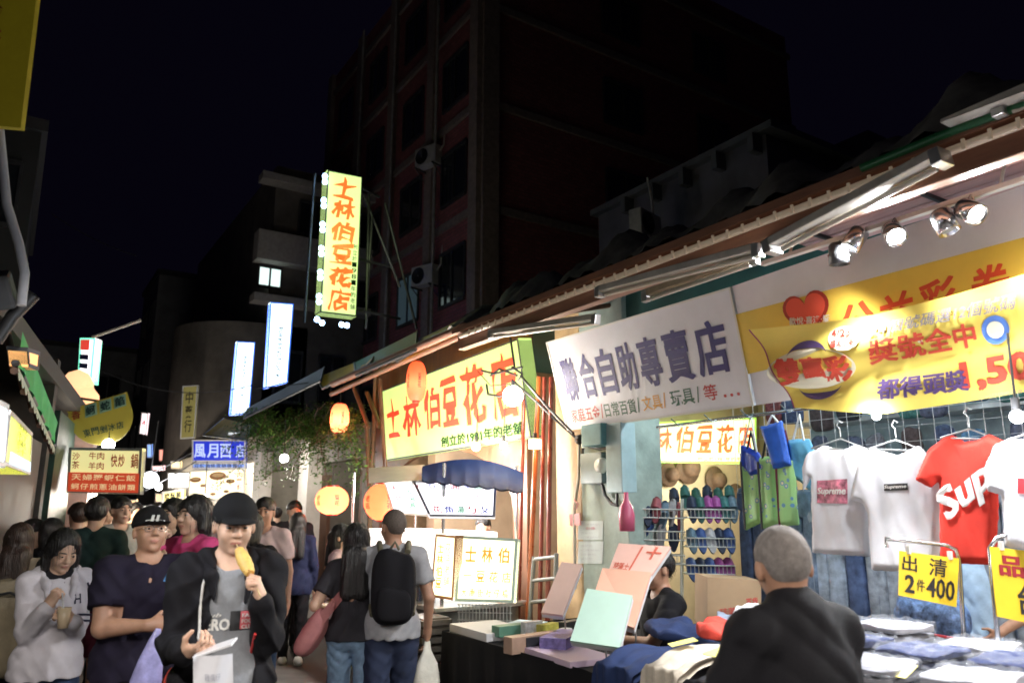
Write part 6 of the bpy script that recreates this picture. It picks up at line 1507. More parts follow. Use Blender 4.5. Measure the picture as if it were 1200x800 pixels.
# orange lit things behind
q = [pfL2(.3)(31, 407), pfL2(.3)(46, 412), pfL2(.3)(44, 434), pfL2(.3)(33, 430)]
sign('shop_sign', 'small orange lit plate above the green awning', 'sign', q, .08, e('orange_plate', (1, .5, .18), .75), M_dmet, .02)
t = thing('lit_dome_stack', 'stack of big orange domes beyond the awning, lit glow in their colour', 'lamp', atD(93, 482, 11))
for i, (x, y, r_) in enumerate(((91, 447, .22), (93, 462, .27), (95, 476, .30))):
    P = atD(x, y, 11); m = MB(); m.lathe([(r_, -.12), (r_*.95, 0), (r_*.6, .12), (.02, .17)], P, 20); m.build('shade', e('orange_dome_glow', (1, .55, .28), .75), t)  # glow put into the colour stands for a facade lit orange
q = [atD(94, 396, 12), atD(112, 396, 12), atD(107, 449, 12), atD(91, 446, 12)]
t = sign('vertical_sign', 'red white and navy striped vertical lightbox with a green edge at the left', 'sign', q, .2, e('white_stripe_box', (1, .95, .95), 1.1), e('green_edge_light', (.2, .9, .6), .8), .03)
m = MB(); fb = bil(q, .01)
for a, b, mi in ((.04, .28, 0), (.38, .50, 1), (.58, .70, 1), (.82, .95, 0)): m.quad(fb(.06, a), fb(.66, a), fb(.66, b), fb(.06, b), mi)
m.build('stripe', [mat('red_stripe', (.6, .04, .03), .5, emit=.4, ecol=(.9, .08, .05)), mat('navy_stripe', (.02, .03, .12), .5)], t)
# semicircular sign
pfC = lambda x, y: atD(x, y, 9.0)
ctr = (118, 488); pts_ = [(149, 459)]+[(118+38*math.cos(R(a))+.0, 487+34*math.sin(R(a))) for a in range(-22, 195, 12)]+[(77, 481)]
pw = [pfC(*p) for p in pts_]; nn = (C0-pfC(118, 480)); nn.z = 0; nn.normalize()
t = thing('hanging_sign', 'yellow half round hanging sign with teal boxed characters', 'sign', pfC(118, 520))
m = MB(); n = len(pw); m.add(pw+[p-nn*.08 for p in pw], [tuple(range(n))]+[tuple(range(2*n-1, n-1, -1))]+[(i, (i+1) % n, n+(i+1) % n, n+i) for i in range(n)])
m.build('panel', mat('mustard_board', (.30, .26, .05), .5, emit=.05, ecol=(.75, .6, .08)), t)
m = MB(); f2 = lambda x, y: pfC(x, y)+nn*.01
for i, ch in enumerate('香蚵蛇餡'):
    x = 82+i*17; y = 481-i*5.2
    Qx = [(x, y), (x+14, y-4.3), (x+15, y+9.5), (x+1, y+14)]
    if i: m.quad(*[f2(*p) for p in Qx], 1)
    tq(m, ch, [(x+1.5, y+1.5), (x+12.5, y-2), (x+13.5, y+8.5), (x+2.5, y+12)], f2, 0 if i == 0 else 2, off=.006, bold=.03)
tq(m, '東門剉冰店', [(96, 504), (145, 493), (146, 501), (99, 513)], f2, 2, mode='row', bold=.02)
m.build('lettering', [mat('maroon_words', (.25, .03, .03)), mat('teal_box_print', (.25, .45, .38), .5), mat('dark_teal_words', (.02, .06, .06))], t)
m = MB(); m.tube([pfC(80, 470)+Vector((-.5, 0, .1)), pfC(120, 470)-nn*.04, pfC(148, 460)-nn*.04], .015); m.build('arm', M_dmet, t)
fsign('menu_board', 'yellow over red menu board with rows of characters above the crowd', 8.5, [(81, 524), (167, 525), (164, 579), (78, 577)], mat('menu_board_yellow', (.72, .66, .30), .5, emit=.42, ecol=(.9, .82, .36)),
      [('沙茶', (.06, .10, .16, .48), 0, .01, 'col'), ('牛肉', (.28, .10, .50, .26), 0, .01, 'row'), ('羊肉', (.28, .32, .50, .48), 0, .01, 'row'), ('快炒', (.58, .14, .78, .42), 0, .02, 'row'), ('鍋', (.86, .12, .96, .44), 0, .02)], [mat('menu_red_words', (.55, .05, .03))], M_alu)
t = [o for o in bpy.data.objects if o.name.startswith('menu_board')][-1]
q = [atD(x, y, 8.5) for x, y in [(81, 524), (167, 525), (164, 579), (78, 577)]]; fb = bil(q, .014); m = MB(); m.quad(fb(.02, .55), fb(.98, .55), fb(.98, .97), fb(.02, .97)); 
t = [o for o in bpy.data.objects if o.get('label', '').startswith('yellow over red menu')][0]
m.build('red_panel', mat('menu_red_panel', (.5, .06, .03), .5, emit=.30, ecol=(.7, .08, .03)), t)
m = MB(); fb = bil(q, .020); lay_row(m, '天婦羅蝦仁飯', (.06, .59, .95, .72), fb, 0, .01); lay_row(m, '蚵仔煎蔥油餅類', (.06, .79, .95, .92), fb, 0, .01); m.build('small_lettering', mat('menu_pale_words', (.75, .6, .3), .5, emit=.3, ecol=(.9, .75, .4)), t)
# top-left banner, pipe, duct
pfT = pfL2(1.0)
q = [onY(-20, -30, 3.0), onY(44, -30, 3.0), onY(24, 150, 3.0), onY(-35, 145, 3.0)]
q = [atD(-20, -30, 3.2), atD(46, -30, 3.2), atD(24, 150, 3.2), atD(-35, 145, 3.2)]
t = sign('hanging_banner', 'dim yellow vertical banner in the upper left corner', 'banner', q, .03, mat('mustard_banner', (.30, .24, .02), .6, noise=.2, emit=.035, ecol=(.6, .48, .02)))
m = MB(); fb = bil(q, .01); lay_col(m, '美食街小吃', (.22, .0, .46, .92), fb, 0, .01); m.build('lettering', mat('dull_red_words', (.35, .06, .03)), t)
m = MB(); m.tube([atD(x, y, 3.3) for x, y in ((-2, 140), (4, 200), (8, 240), (22, 285), (29, 320), (25, 358))], .020, 12); tag(m.build('hose', mat('grey_hose', (.42, .42, .44), .4, noise=.15)), 'thick grey hose curving down at the left edge', 'hose')
m = MB(); m.box(atD(2, 340, 3.5), (.10, .3, .16), Matrix.Rotation(R(20), 3, 'X') @ Matrix.Rotation(R(-20), 3, 'Y'), bev=.02); m.tube([atD(-5, 400, 3.5), atD(15, 370, 3.5), atD(40, 345, 3.5)], .03); tag(m.build('duct', mat('grey_duct', (.03, .03, .032), .5, noise=.3)), 'dark grey duct below the hose at the left edge', 'duct')
m = MB(); m.tube([atD(108, 395, 10), atD(165, 375, 10)], .022); tag(m.build('pole', M_dwht), 'thin pale pole sticking out above the striped vertical sign', 'pole')
# overhead wires
t = thing('overhead_wires', 'thin sagging wires crossing the far street', 'wires', atD(150, 450, 14)); m = MB()
for (a, b, D, sg) in (((110, 430), (300, 450), 14, 1.0), ((60, 250), (160, 300), 16, .3), ((165, 560), (225, 530), 13, .05), ((170, 575), (230, 540), 13, .05), ((300, 455), (480, 430), 12, .1)):
    p, q2 = atD(*a, D), atD(*b, D); m.tube([p.lerp(q2, k/10)-Vector((0, 0, sg*4*(k/10)*(1-k/10)*.3)) for k in range(11)], .009, 5)
m.each('wire', M_black, t)
# unseen tube lights added out of frame to light the crowd and shirt table
def fill_tube(label, c, L, W, yaw=0, col=(1, .93, .85)):
    t = thing('tube_light', label, 'light fixture', c, R(yaw), 'tube lights added out of frame')
    m = MB(); m.box((0, 0, .05), (.09, L, .05), bev=.01); m.build('housing', M_wht, t, world=False)
    m = MB(); m.cyl((0, -L/2+.03, 0), (0, L/2-.03, 0), .018); m.build('tube', e('tube_glow', (1, .95, .9), 12), t, world=False)
    lt = bpy.data.lights.new('tube_area_light', 'AREA'); lt.shape = 'RECTANGLE'; lt.size = .08; lt.size_y = L*.9; lt.energy = W; lt.color = col
    o = bpy.data.objects.new('tube_area_light', lt); COL.objects.link(o); o.parent = t; o.location = (0, 0, -.03)
    return t
fill_tube('tube light added out of frame on the left', (-.75, 1.6, 2.75), 1.2, 60)
fill_tube('tube light added out of frame behind the camera', (.6, -2.6, 2.5), 1.2, 190, 90)
fill_tube('tube light added out of frame behind the camera on the right', (3.6, -1.2, 2.9), 1.2, 80)
fill_tube('tube light added out of frame over the shirt table', (3.7, .75, 3.0), 1.1, 14, 20)
# ================================================================== people
from mathutils.bvhtree import BVHTree
def child(root, nm):
    for c in root.children:
        if c.name.split('.')[0] == nm: return c
def surf(root, nm):
    o = child(root, nm); me = o.data
    return BVHTree.FromPolygons([v.co.copy() for v in me.vertices], [tuple(p.vertices) for p in me.polygons])
def onbody(bv, x, z, side=-1, off=.003, y0=None):
    o = Vector((x, side*1.0 if y0 is None else y0, z)); h = bv.ray_cast(o, Vector((0, -side, 0)))
    return (h[0]+Vector((0, side*off, 0))) if h[0] is not None else Vector((x, side*.14, z))
def W_(root, p): return pmat(root) @ Vector(p)
G = 'people walking in the market street'
C_black = cloth('black_fleece', (.007, .0065, .009)); C_grey = cloth('heather_grey', (.24, .25, .27), noise=.1, nscale=60); C_cap = cloth('black_cap', (.005, .005, .006))
C_navy = cloth('navy_tee', (.012, .009, .022)); C_char = cloth('charcoal_tee', (.035, .033, .040)); C_wht = cloth('white_hoodie', (.50, .47, .50), noise=.08)
C_pink = cloth('hot_pink', (.62, .07, .22)); C_green = cloth('dark_green_tee', (.02, .045, .042)); C_beige = cloth('beige_top', (.36, .30, .22)); C_jean = cloth('light_jeans', (.22, .33, .48), noise=.3)
C_djean = cloth('dark_jeans', (.03, .05, .10)); C_lb = cloth('pale_blue_shirt', (.36, .50, .66)); C_pw = cloth('pinkish_tee', (.58, .44, .44)); C_olive = cloth('mustard_trouser', (.25, .2, .05))
# ---- young man in black cap
r1, arms, H, Z, sc = person(277, 573, 3.35, 'young man in a black cap and open black hooded jacket eating a skewered snack', yaw=4, h=.0055, skin='fair', hair='short', cap=C_cap, hpitch=9,
    top=C_grey, jacket=C_black, hoodback=True, neck=.085, group=G, hyaw=4,
    aR=dict(w=(-.155, -.30, 1.125), hint=(-.2, .6, -1), d=(.55, -.75, .15), n=(.35, .1, .9), curl=.75, thumb=.9),
    aL=dict(w=(.105, -.27, 1.285), hint=(.15, .4, -1), d=(-.25, -.25, .95), n=(-.85, .3, -.1), curl=1.15, thumb=.9))
bs = surf(r1, 'shirt'); sh_ = child(r1, 'shirt')
m = MB(); fn = lambda s, t: onbody(bs, -.085+.20*s, 1.235-.075*t, off=.004)
m.grid(lambda u, v: onbody(bs, .005+.10*u, 1.24-.075*v, off=.0025), 20, 12, 1)
m.grid(lambda u, v: onbody(bs, .045+.065*u, 1.238-.07*v, off=.0035), 12, 12, 2)
lay(m, 'ERO', (-.02, .28, .45, .92), fn, 0, .05); lay(m, 'sub', (-.05, .0, .28, .22), fn, 0, .02, .3)
lay(m, 'FAST', (.68, .08, .96, .28), fn, 0, .02); lay(m, 'FOOD', (.68, .38, .96, .58), fn, 0, .02); lay(m, 'CLUB', (.68, .68, .96, .88), fn, 0, .02)
m.build('shirt_print', [M_wht, M_black, mat('coral_print_b', (.6, .12, .14), .6)], sh_, world=False)
bj = surf(r1, 'jacket'); jk = child(r1, 'jacket')
M_cord = cloth('white_cord', (.6, .58, .55))
m = MB(); m.tube([onbody(bj, x, z, off=.010) for x, z in ((-.095, 1.40), (-.108, 1.34), (-.112, 1.25), (-.108, 1.17), (-.118, 1.11))], [.0055]*4+[.008], 8); m.build('drawcord', M_cord, jk, world=False)
m = MB(); m.tube([onbody(bj, x, z, off=.004) for x, z in ((.098, 1.16), (.098, 1.08), (.094, .98), (.094, .88))], .006, 6); m.build('red_zip_trim', mat('red_trim', (.55, .03, .03), .5), jk, world=False)
wl = Vector(arms[1][2]); hd = wl+Vector((-.02, -.055, .05))
mo = Vector(H((0, -.105, 1.522)))
t = thing('skewered_snack', 'battered yellow snack on a stick with brown sauce lines, held to his mouth', 'food', W_(r1, hd)); ax = (mo+Vector((-.0, -.03, -.012))-hd).normalized()
a_ = hd-ax*.03; b_ = mo+Vector((0, -.012, 0)); m = MB(); m.cyl(W_(r1, a_), W_(r1, b_), .0028, n=8); m.build('stick', mat('stick_wood', (.55, .40, .2), .6), t)
L_ = (b_-a_); q0 = a_+L_*.42; q1 = a_+L_*.93
m = MB(); N = 14; m.tube([W_(r1, q0.lerp(q1, k/N)) for k in range(N+1)], [.006+.021*math.sin(math.pi*min(1, (.08+k/N*.92)))**.45*(1+.06*math.sin(k*2.1)) for k in range(N+1)], 14)
m.build('batter', mat('batter', (.78, .50, .14), .5, noise=.2, nscale=60, bump=.4, bscale=90), t)
m = MB()
for k in range(5):
    c = q0.lerp(q1, .15+k*.16)+Vector((0, -.0245, 0)); m.tube([W_(r1, c+Vector((-.018, .010, -.005))), W_(r1, c+Vector((0, -.003, 0))), W_(r1, c+Vector((.018, .010, .005)))], .0022, 6)
m.build('sauce', mat('brown_sauce', (.30, .08, .02), .3), t)
wr = Vector(arms[-1][2]); t = thing('phone', 'white phone held low in his right hand', 'phone', W_(r1, wr+Vector((.06, -.09, .02))))
m = MB(); Mx = (pmat(r1).to_3x3().normalized() @ Matrix.Rotation(R(-25), 3, 'Z') @ Matrix.Rotation(R(-18), 3, 'Y') @ Matrix.Rotation(R(12), 3, 'X')); m.box(W_(r1, wr+Vector((.095, -.105, .022))), (.145, .07, .009), Mx, bev=.003); m.build('body', mat('phone_white', (.75, .75, .78), .2), t)
t = thing('paper_bag', 'white paper snack bag with faint grey print hanging from his right hand', 'bag', W_(r1, wr+Vector((.09, -.13, -.2))))
bgf = lambda u, v: W_(r1, wr+Vector((.035+.135*u+.02*v-.015, -.135+.015*math.sin(u*7+v*3)+.02*v, .0-.20*v)))
m = MB(); m.grid(bgf, 14, 14); m.grid(lambda u, v: bgf(u, v)+Vector((.004, .012+.01*math.sin(u*3), 0)), 14, 14); m.build('paper', mat('bag_paper', (.66, .66, .70), .7, noise=.06), t)
m = MB(); fn = lambda s, tt: bgf(s, tt)+Vector((-.004, -.005, 0)); lay(m, '雞蛋仔', (.3, .3, .7, .42), fn, 0, .0); lay(m, '現烤', (.35, .5, .65, .6), fn, 0, .0); m.build('lettering', mat('bag_print_grey', (.35, .36, .42)), t)
# ---- man with glasses
r2, arms, H, Z, sc = person(180, 590, 4.05, 'stocky man in glasses, a black cap with a white emblem and a dark v-neck shirt', yaw=8, h=.0062, skin='tan', hair='buzz', cap=C_cap, hpitch=-8, hyaw=6, bulk=1.28,
    top=C_navy, topn='v', bottom=C_olive, group=G,
    aR=dict(w=(.0, -.27, 1.14), hint=(-.7, .2, -.9), d=(.9, -.25, .1), n=(.1, .9, -.2), curl=.7),
    aL=dict(w=(.13, -.25, 1.29), hint=(.5, .3, -.9), d=(-.2, -.2, .95), n=(-.2, -.8, .2), curl=.6, thumb=.9))
M_gl = mat('glasses_wire', (.55, .5, .45), .25, metal=1)
m = MB()
for sd in (-1, 1): m.tube([H((sd*.033+.023*math.cos(R(a)), -.104+.008*abs(math.cos(R(a)))*(1 if sd*math.cos(R(a)) > 0 else 0), 1.588+.017*math.sin(R(a)))) for a in range(0, 361, 20)], .0016, 6); m.tube([H((sd*.056, -.098, 1.592)), H((sd*.078, -.03, 1.588)), H((sd*.080, .01, 1.585))], .0016, 6)
m.tube([H((-.010, -.105, 1.592)), H((.010, -.105, 1.592))], .0016, 6); m.build('glasses', M_gl, r2, world=False)
bc = surf(r2, 'cap'); m = MB(); Z0 = 1.655
lay(m, '//', (.1, 0, .9, 1), lambda s, tt: onbody(bc, -.035+.07*s, 1.672-.032*tt, off=.003), 0, .05); m.tube([onbody(bc, x, z, off=.003) for x, z in ((-.04, 1.642), (0, 1.648), (.04, 1.642))], .003, 6); m.build('emblem', M_wht, child(r2, 'cap'), world=False)
wl = Vector(arms[1][2]); t = thing('card', 'shiny blue card held up by the man in glasses', 'card', W_(r2, wl+Vector((-.05, -.06, .08))))
Mx = pmat(r2).to_3x3().normalized() @ Matrix.Rotation(R(20), 3, 'Y'); m = MB(); m.box(W_(r2, wl+Vector((-.045, -.07, .09))), (.075, .006, .085), Mx, bev=.002); m.build('card', mat('blue_card', (.12, .3, .6), .2, noise=.9, nscale=40), t)
wr = Vector(arms[-1][2]); t = thing('plastic_bag', 'translucent lilac plastic bag hanging from his wrist', 'bag', W_(r2, wr+Vector((.04, -.05, -.36)))); m = MB()
m.lathe([(.012, 0), (.03, -.05), (.055, -.14), (.070, -.23), (.062, -.31), (.03, -.345), (0, -.35)], W_(r2, wr+Vector((.03, -.06, -.01))), 20, 0, Matrix.Rotation(R(8), 3, 'Y'), (1, .6)); m.build('bag', mat('lilac_plastic', (.42, .40, .72), .2, noise=.4, nscale=14, bump=.6, bscale=25, alpha=.85), t)
m = MB(); m.soft(W_(r2, wr+Vector((.14, -.02, -.26))), (.12, .12, .12), n=6, p=3, wob=.02); tag(m.build('red_snack_pack', mat('red_pack', (.6, .08, .05), .4, noise=.3)), 'crumpled red pack beside the lilac plastic bag', 'snack pack')
# ---- girl in pink
r3, arms, H, Z, sc = person(229, 579, 4.85, 'girl in a hot pink jacket with a black fringe, hand at her mouth', yaw=-48, h=.0075, skin='fair', sex='f', hair='bob', top=C_pink, sleeve='long', bottom=C_djean, group=G, neck=.06,
    aR=dict(w=(-.04, -.20, 1.40), hint=(-1, .0, -1), d=(.2, .1, .95), n=(.2, .9, .1), curl=1.0), aL=dict(w=(.05, -.22, 1.28), hint=(1, 0, -1), d=(-.3, -.2, .9), n=(-.6, .3, 0), curl=1.0))
# ---- woman in white hoodie
r4, arms, H, Z, sc = person(74, 616, 4.35, 'woman in a white hooded sweater with a black letter, looking down at a cup', yaw=14, h=.0062, skin='fair', sex='f', hair='long', hpitch=24, hyaw=6, top=C_wht, sleeve='long', hoodback=True, hem=.84, bottom=C_djean, group=G, neck=.075, topn='v', under=C_black, fringe=False, bulk=1.0,
    aR=dict(w=(-.09, -.24, 1.26), hint=(-.1, .5, -1), d=(.35, -.15, .9), n=(.7, .4, 0), curl=1.0, thumb=.9), aL=dict(w=(.045, -.27, 1.17), hint=(.15, .5, -1), d=(-.75, -.1, .6), n=(-.35, .8, -.1), curl=.75, thumb=.8))
bs = surf(r4, 'hooded_top'); ho = child(r4, 'hooded_top'); M_st = cloth('black_stripe', (.03, .03, .05))
m = MB(); lay(m, 'H', (0, 0, 1, 1), lambda s, tt: onbody(bs, .075+.045*s, 1.315-.055*tt, off=.004), 0, .03)
m.build('letter', M_st, ho, world=False)
S0, E, Wt = [Vector(p) for p in arms[1][:3]]
m = MB()
for tt in (.72, .84):
    c = S0.lerp(E, tt); dd = (E-S0).normalized(); a = dd.orthogonal().normalized(); b = dd.cross(a); m.tube([c+(a*math.cos(R(g))+b*math.sin(R(g)))*.0715 for g in range(0, 361, 20)], .0065, 6)
m.tube([onbody(bs, .155+.02*k, 1.375-.0*k-.05*k, off=.004) for k in range(4)], .005, 6)
m.build('sleeve_stripe', M_st, ho, world=False)
wl = Vector(arms[1][2]); c = wl+Vector((-.065, -.05, .045))
t = thing('drink_cup', 'clear cup of pale milky drink in her hand', 'cup', W_(r4, c-Vector((0, 0, .06)))); m = MB(); m.lathe([(0, -.055), (.024, -.055), (.033, .045), (.030, .045), (.0, .038)], W_(r4, c), 20); m.build('cup', mat('milky_drink', (.72, .55, .36), .25, noise=.15), t)
m = MB(); m.tube([W_(r4, c+Vector((0, 0, .0))), W_(r4, c+Vector((-.02, .01, .13)))], .004, 6); m.build('straw', mat('white_straw', (.75, .75, .75), .3), t)
# ---- far left pair
person(26, 612, 5.2, 'woman with long brown hair seen from behind at the left edge', yaw=170, h=.0095, sex='f', hair='long', hcol='brown', top=C_beige, bottom=C_djean, group=G)
person(43, 607, 6.2, 'dark haired person half hidden behind the brown haired woman, face turned right', yaw=55, h=.011, hair='short', top=C_black, group=G)
t = thing('backpack', 'big beige backpack at the left edge below the brown hair', 'backpack', atD(14, 760, 4.3)); m = MB(); m.soft(onZ(14, 730, 1.0)*0+atD(13, 735, 4.9), (.42, .28, .56), Matrix.Rotation(R(-30), 3, 'Z'), n=10, p=4, wob=.02); m.build('body', cloth('beige_canvas', (.30, .25, .17)), t)
m = MB(); m.tube([atD(-8, 698, 4.74), atD(12, 694, 4.72), atD(34, 703, 4.74), atD(38, 755, 4.74)], .008); m.build('zip', M_dmet, t)
# ---- people in the middle distance
person(116, 581, 6.3, 'man in a dark green t-shirt seen from behind below the red menu board', yaw=172, h=.0095, hair='short', top=C_green, legs='shorts', bottom=cloth('maroon_shorts', (.12, .02, .04)), group=G, neck=.06)
person(144, 581, 7.2, 'man in a pale shirt facing us behind the dark green t-shirt', yaw=25, h=.0105, hair='short', top=cloth('pale_stripe', (.35, .36, .33)), group=G)
person(93, 588, 7.4, 'person with brown hair and orange top beyond the white hoodie', yaw=200, h=.012, hair='short', hcol='brown', top=cloth('orange_top', (.5, .10, .03)), group=G, face=False)
person(64, 606, 6.2, 'woman in dark clothes beside the pink pillar behind the white hoodie', yaw=150, h=.012, sex='f', hair='bob', top=C_black, group=G, face=False)
person(203, 583, 6.0, 'long haired woman in black between the man in glasses and the pink girl', yaw=-35, h=.0095, sex='f', hair='long', top=C_black, sleeve='long', group=G)
person(311, 582, 6.7, 'man in a pinkish white t-shirt right of the black cap', yaw=-10, h=.0095, skin='tan', hair='short', top=C_pw, bottom=C_djean, group=G)
person(297, 600, 5.9, 'woman with tied black hair seen from behind at the cap wearers shoulder', yaw=165, h=.0105, sex='f', hair='tail', top=C_black, group=G, face=False)
person(346, 586, 9.6, 'man in dark clothes facing us near the stone pillar', yaw=10, h=.0115, skin='tan', hair='short', top=C_black, sleeve='long', group=G)
person(350, 600, 8.7, 'woman in navy with long hair seen from behind, white shoes', yaw=178, h=.0105, sex='f', hair='long', top=cloth('navy_blouse', (.012, .015, .045)), sleeve='long', hem=.78, bottom=C_black, shoe=SHOEW, group=G, stride=.12, face=False)
person(402, 613, 6.7, 'woman in a pale pink t-shirt in profile by the round lanterns', yaw=72, h=.0095, sex='f', hair='tail', top=cloth('pale_pink_tee', (.62, .44, .45)), bottom=C_djean, group=G)
# ---- couple walking away
r5, arms, H, Z, sc = person(419, 612, 5.25, 'woman in a charcoal t-shirt and light jeans walking away with a pink shoulder bag', yaw=176, h=.0070, sex='f', hair='long', top=C_char, bottom=C_jean, group=G, stride=.16, shoe=SHOEW, hem=.90, hyaw=-12, neck=.055, bulk=.98,
    aR=dict(w=(-.19, -.18, 1.08), hint=(-.35, .8, -.5)), aL=dict(w=(.22, -.16, 1.10), hint=(.4, .8, -.5)))
t = thing('shoulder_bag', 'dusty pink cloth shoulder bag slung across her back', 'bag', W_(r5, (.23, .06, .78)))
bs = surf(r5, 'shirt'); M_pb2 = cloth('dusty_pink_bag', (.42, .17, .17))
def strap(u, v):
    x = -.055+.275*u; z = 1.385-.34*u; wd = .035+.02*u; p = onbody(bs, x, z+(v-.5)*wd*2, side=1, off=.010); return p
m = MB(); m.grid(lambda u, v: W_(r5, strap(u, v)), 20, 4); m.grid(lambda u, v: W_(r5, strap(u, v)+Vector((0, .006, 0))), 20, 4); m.build('strap', M_pb2, t)
m = MB(); m.soft(W_(r5, (.275, .08, .95)), (.13, .16, .30), pmat(r5).to_3x3().normalized() @ Matrix.Rotation(R(-32), 3, 'Y'), n=10, p=2.6, wob=.02); m.build('pouch', M_pb2, t)
r6, arms, H, Z, sc = person(463, 595, 5.25, 'man with cropped hair, black backpack and navy shorts walking away', yaw=182, h=.0070, skin='tan', hair='buzz', hcol='shaved', hyaw=25, top=cloth('light_grey_tee', (.34, .34, .36)), legs='shorts', bottom=cloth('navy_shorts', (.03, .04, .08)), group=G, stride=-.14, bulk=.98,
    aR=dict(w=(.0-.25, -.05, .88)), aL=dict(w=(.27, -.10, .90)))
t = thing('backpack', 'black backpack worn by the man walking away', 'backpack', W_(r6, (0, .2, 1.0))); m = MB(); Mx = pmat(r6).to_3x3().normalized()
m.soft(W_(r6, (0, .205, 1.20)), (.275, .17, .45), Mx, n=12, p=3.6, wob=.012); m.soft(W_(r6, (0, .30, 1.10)), (.21, .06, .20), Mx, n=8, p=3.5, wob=.008); m.build('body', C_black, t)
m = MB()
for sd in (-1, 1): m.tube([W_(r6, p) for p in ((sd*.09, .13, 1.42), (sd*.10, .03, 1.475), (sd*.11, -.09, 1.42), (sd*.13, -.14, 1.30), (sd*.15, -.06, 1.12), (sd*.13, .12, 1.02))], .020, 8)
m.tube([W_(r6, (-.03, .16, 1.44)), W_(r6, (0, .19, 1.49)), W_(r6, (.03, .16, 1.44))], .010, 8); m.build('strap', mat('olive_strap', (.12, .11, .07), .7), t)
wr = Vector(arms[-1][2]); t = thing('plastic_bag', 'white plastic bag in the hand of the man with the backpack', 'bag', W_(r6, wr+Vector((0, 0, -.35))))
m = MB(); m.lathe([(.02, 0), (.03, -.06), (.075, -.14), (.095, -.25), (.08, -.34), (0, -.36)], W_(r6, wr+Vector((0, 0, -.06))), 20, 0, None, (1, .6)); m.build('bag', mat('white_plastic_film', (.72, .70, .62), .25, noise=.15, bump=.6, bscale=25), t)
# ---- vendors
person(566, 604, 8.3, 'vendor with dark hair working behind the lit food cart', yaw=-20, h=.0105, hair='short', top=cloth('orange_brown_tee', (.35, .12, .05)), group='stall keepers')
r7, arms, H, Z, sc = person(771, 641, 5.35, 'seated stall keeper in a black t-shirt behind the leaning boards', yaw=-62, h=.0075, skin='tan', hair='short', sit=True, top=C_black, bottom=C_djean, group='stall keepers', hpitch=8,
    aL=dict(w=(-.02, -.26, 1.17), hint=(1, -.2, -.5), d=(-.7, -.1, .3), n=(-.1, .9, 0), curl=.9), aR=dict(w=(-.2, -.25, 1.0), hint=(-1, 0, -.6)))
t = thing('stool', 'stool under the seated stall keeper', 'stool', (r7.location.x, r7.location.y, 0)); m = MB(); m.cyl(r7.location+Vector((0, 0, .36)), r7.location+Vector((0, 0, .40)), .17, n=20); m.build('seat', M_wood, t)
for k in range(4):
    a = R(45+90*k); MB().cyl(r7.location+Vector((.12*math.cos(a), .12*math.sin(a), .36)), r7.location+Vector((.17*math.cos(a), .17*math.sin(a), 0)), .014, n=8).build('leg', M_dmet, t)
person(1140, 602, 4.75, 'stall keeper in a pale blue shirt and jeans behind the price signs', yaw=-10, h=.0085, skin='tan', hair='short', top=C_lb, hem=.80, bottom=cloth('navy_jean_b', (.02, .05, .18)), group='stall keepers', aL=dict(w=(.1, -.25, 1.02), hint=(1, .2, -.4)), aR=dict(w=(-.12, -.25, 1.0), hint=(-1, .2, -.4)))
# ---- grey haired man
person(908, 601, 2.32, 'grey haired man in a black polo seen from behind, browsing the bagged shirts', yaw=-138, h=.0058, skin='tan', hair='buzz', hcol='grey', hyaw=-22, hpitch=-4, lean=12, collar=True, top=C_black, bottom=C_djean, neck=.050, bulk=1.08, sleeve='short', aR=dict(w=(-.15, -.32, .95), hint=(-1, .2, -.5)), aL=dict(w=(.2, -.3, .95), hint=(1, .2, -.5)))
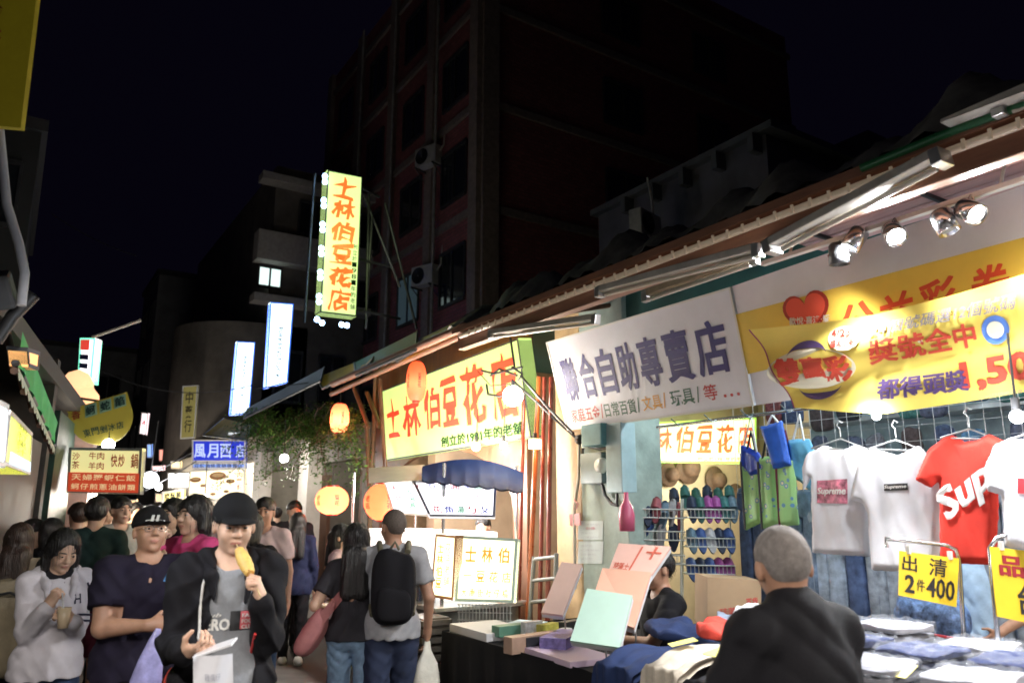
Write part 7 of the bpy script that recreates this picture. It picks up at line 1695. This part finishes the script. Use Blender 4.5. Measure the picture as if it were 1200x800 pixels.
# ---- far crowd
far = []
for i, (cl, hr_, sx) in enumerate(((C_black, 'short', 'm'), (C_beige, 'long', 'f'), (C_char, 'short', 'm'), (cloth('red_far', (.3, .03, .03)), 'bob', 'f'), (C_pw, 'tail', 'f'))):
    far.append(person((100, 160, 178, 246, 262)[i], (592, 588, 591, 590, 588)[i], (9.5, 10.5, 9, 11, 8.2)[i], ['person in black far back under the red menu board', 'woman in beige with long hair in the far crowd', 'man in charcoal in the far crowd left of the black cap', 'woman in dark red in the far crowd beneath the food picture board', 'woman with tied hair in the far crowd beneath the blue sign'][i], yaw=(180, 20, 170, 30, 190)[i], h=.015, sex=sx, hair=hr_, top=cl, face=False, group='people far down the street')[0])
for i, (x, D, k, yw) in enumerate(((128, 12, 0, 20), (150, 14, 2, 190), (190, 13, 3, 180), (212, 11.5, 1, 200), (235, 14.5, 0, 10), (172, 17, 2, 0), (200, 18, 4, 180), (255, 13, 2, 170), (285, 12, 1, 180), (325, 13.5, 0, 185), (222, 20, 1, 0), (185, 22, 0, 10), (110, 16, 2, 180), (138, 19, 1, 0), (160, 13, 0, 185), (205, 24, 2, 180), (243, 17, 4, 10), (268, 19, 0, 180), (230, 26, 3, 0), (180, 28, 1, 180))):
    P = atD(x, 597, D); d = ray(x, 597); dup(far[k], (P.x, P.y, 0), math.atan2(-d.x, d.y)+R(yw), 'distant walker, one of several small figures deep in the street', 'small figures deep in the street')
# ================================================================== camera and view
cam = bpy.data.cameras.new('camera'); co = bpy.data.objects.new('camera', cam); COL.objects.link(co); scene.camera = co
cam.sensor_width = 36.0; cam.lens = 36.0*FPX/1200; cam.clip_end = 2000; cam.clip_start = 0.05
co.matrix_world = Matrix(((rgt.x, upv.x, -fwd.x, C0.x), (rgt.y, upv.y, -fwd.y, C0.y), (rgt.z, upv.z, -fwd.z, C0.z), (0, 0, 0, 1)))
cam.dof.use_dof = True; cam.dof.focus_distance = 5.5; cam.dof.aperture_fstop = 2.5
scene.cycles.filter_width = 1.7
vs = scene.view_settings; vs.view_transform = 'Standard'; vs.look = 'None'; vs.gamma = 1; vs.exposure = 0.88
try: vs.use_curve_mapping = False
except Exception: pass
scene.cycles.max_bounces = 5; scene.cycles.use_light_tree = True; scene.cycles.sample_clamp_indirect = 6
scene.cycles.caustics_reflective = False; scene.cycles.caustics_refractive = False
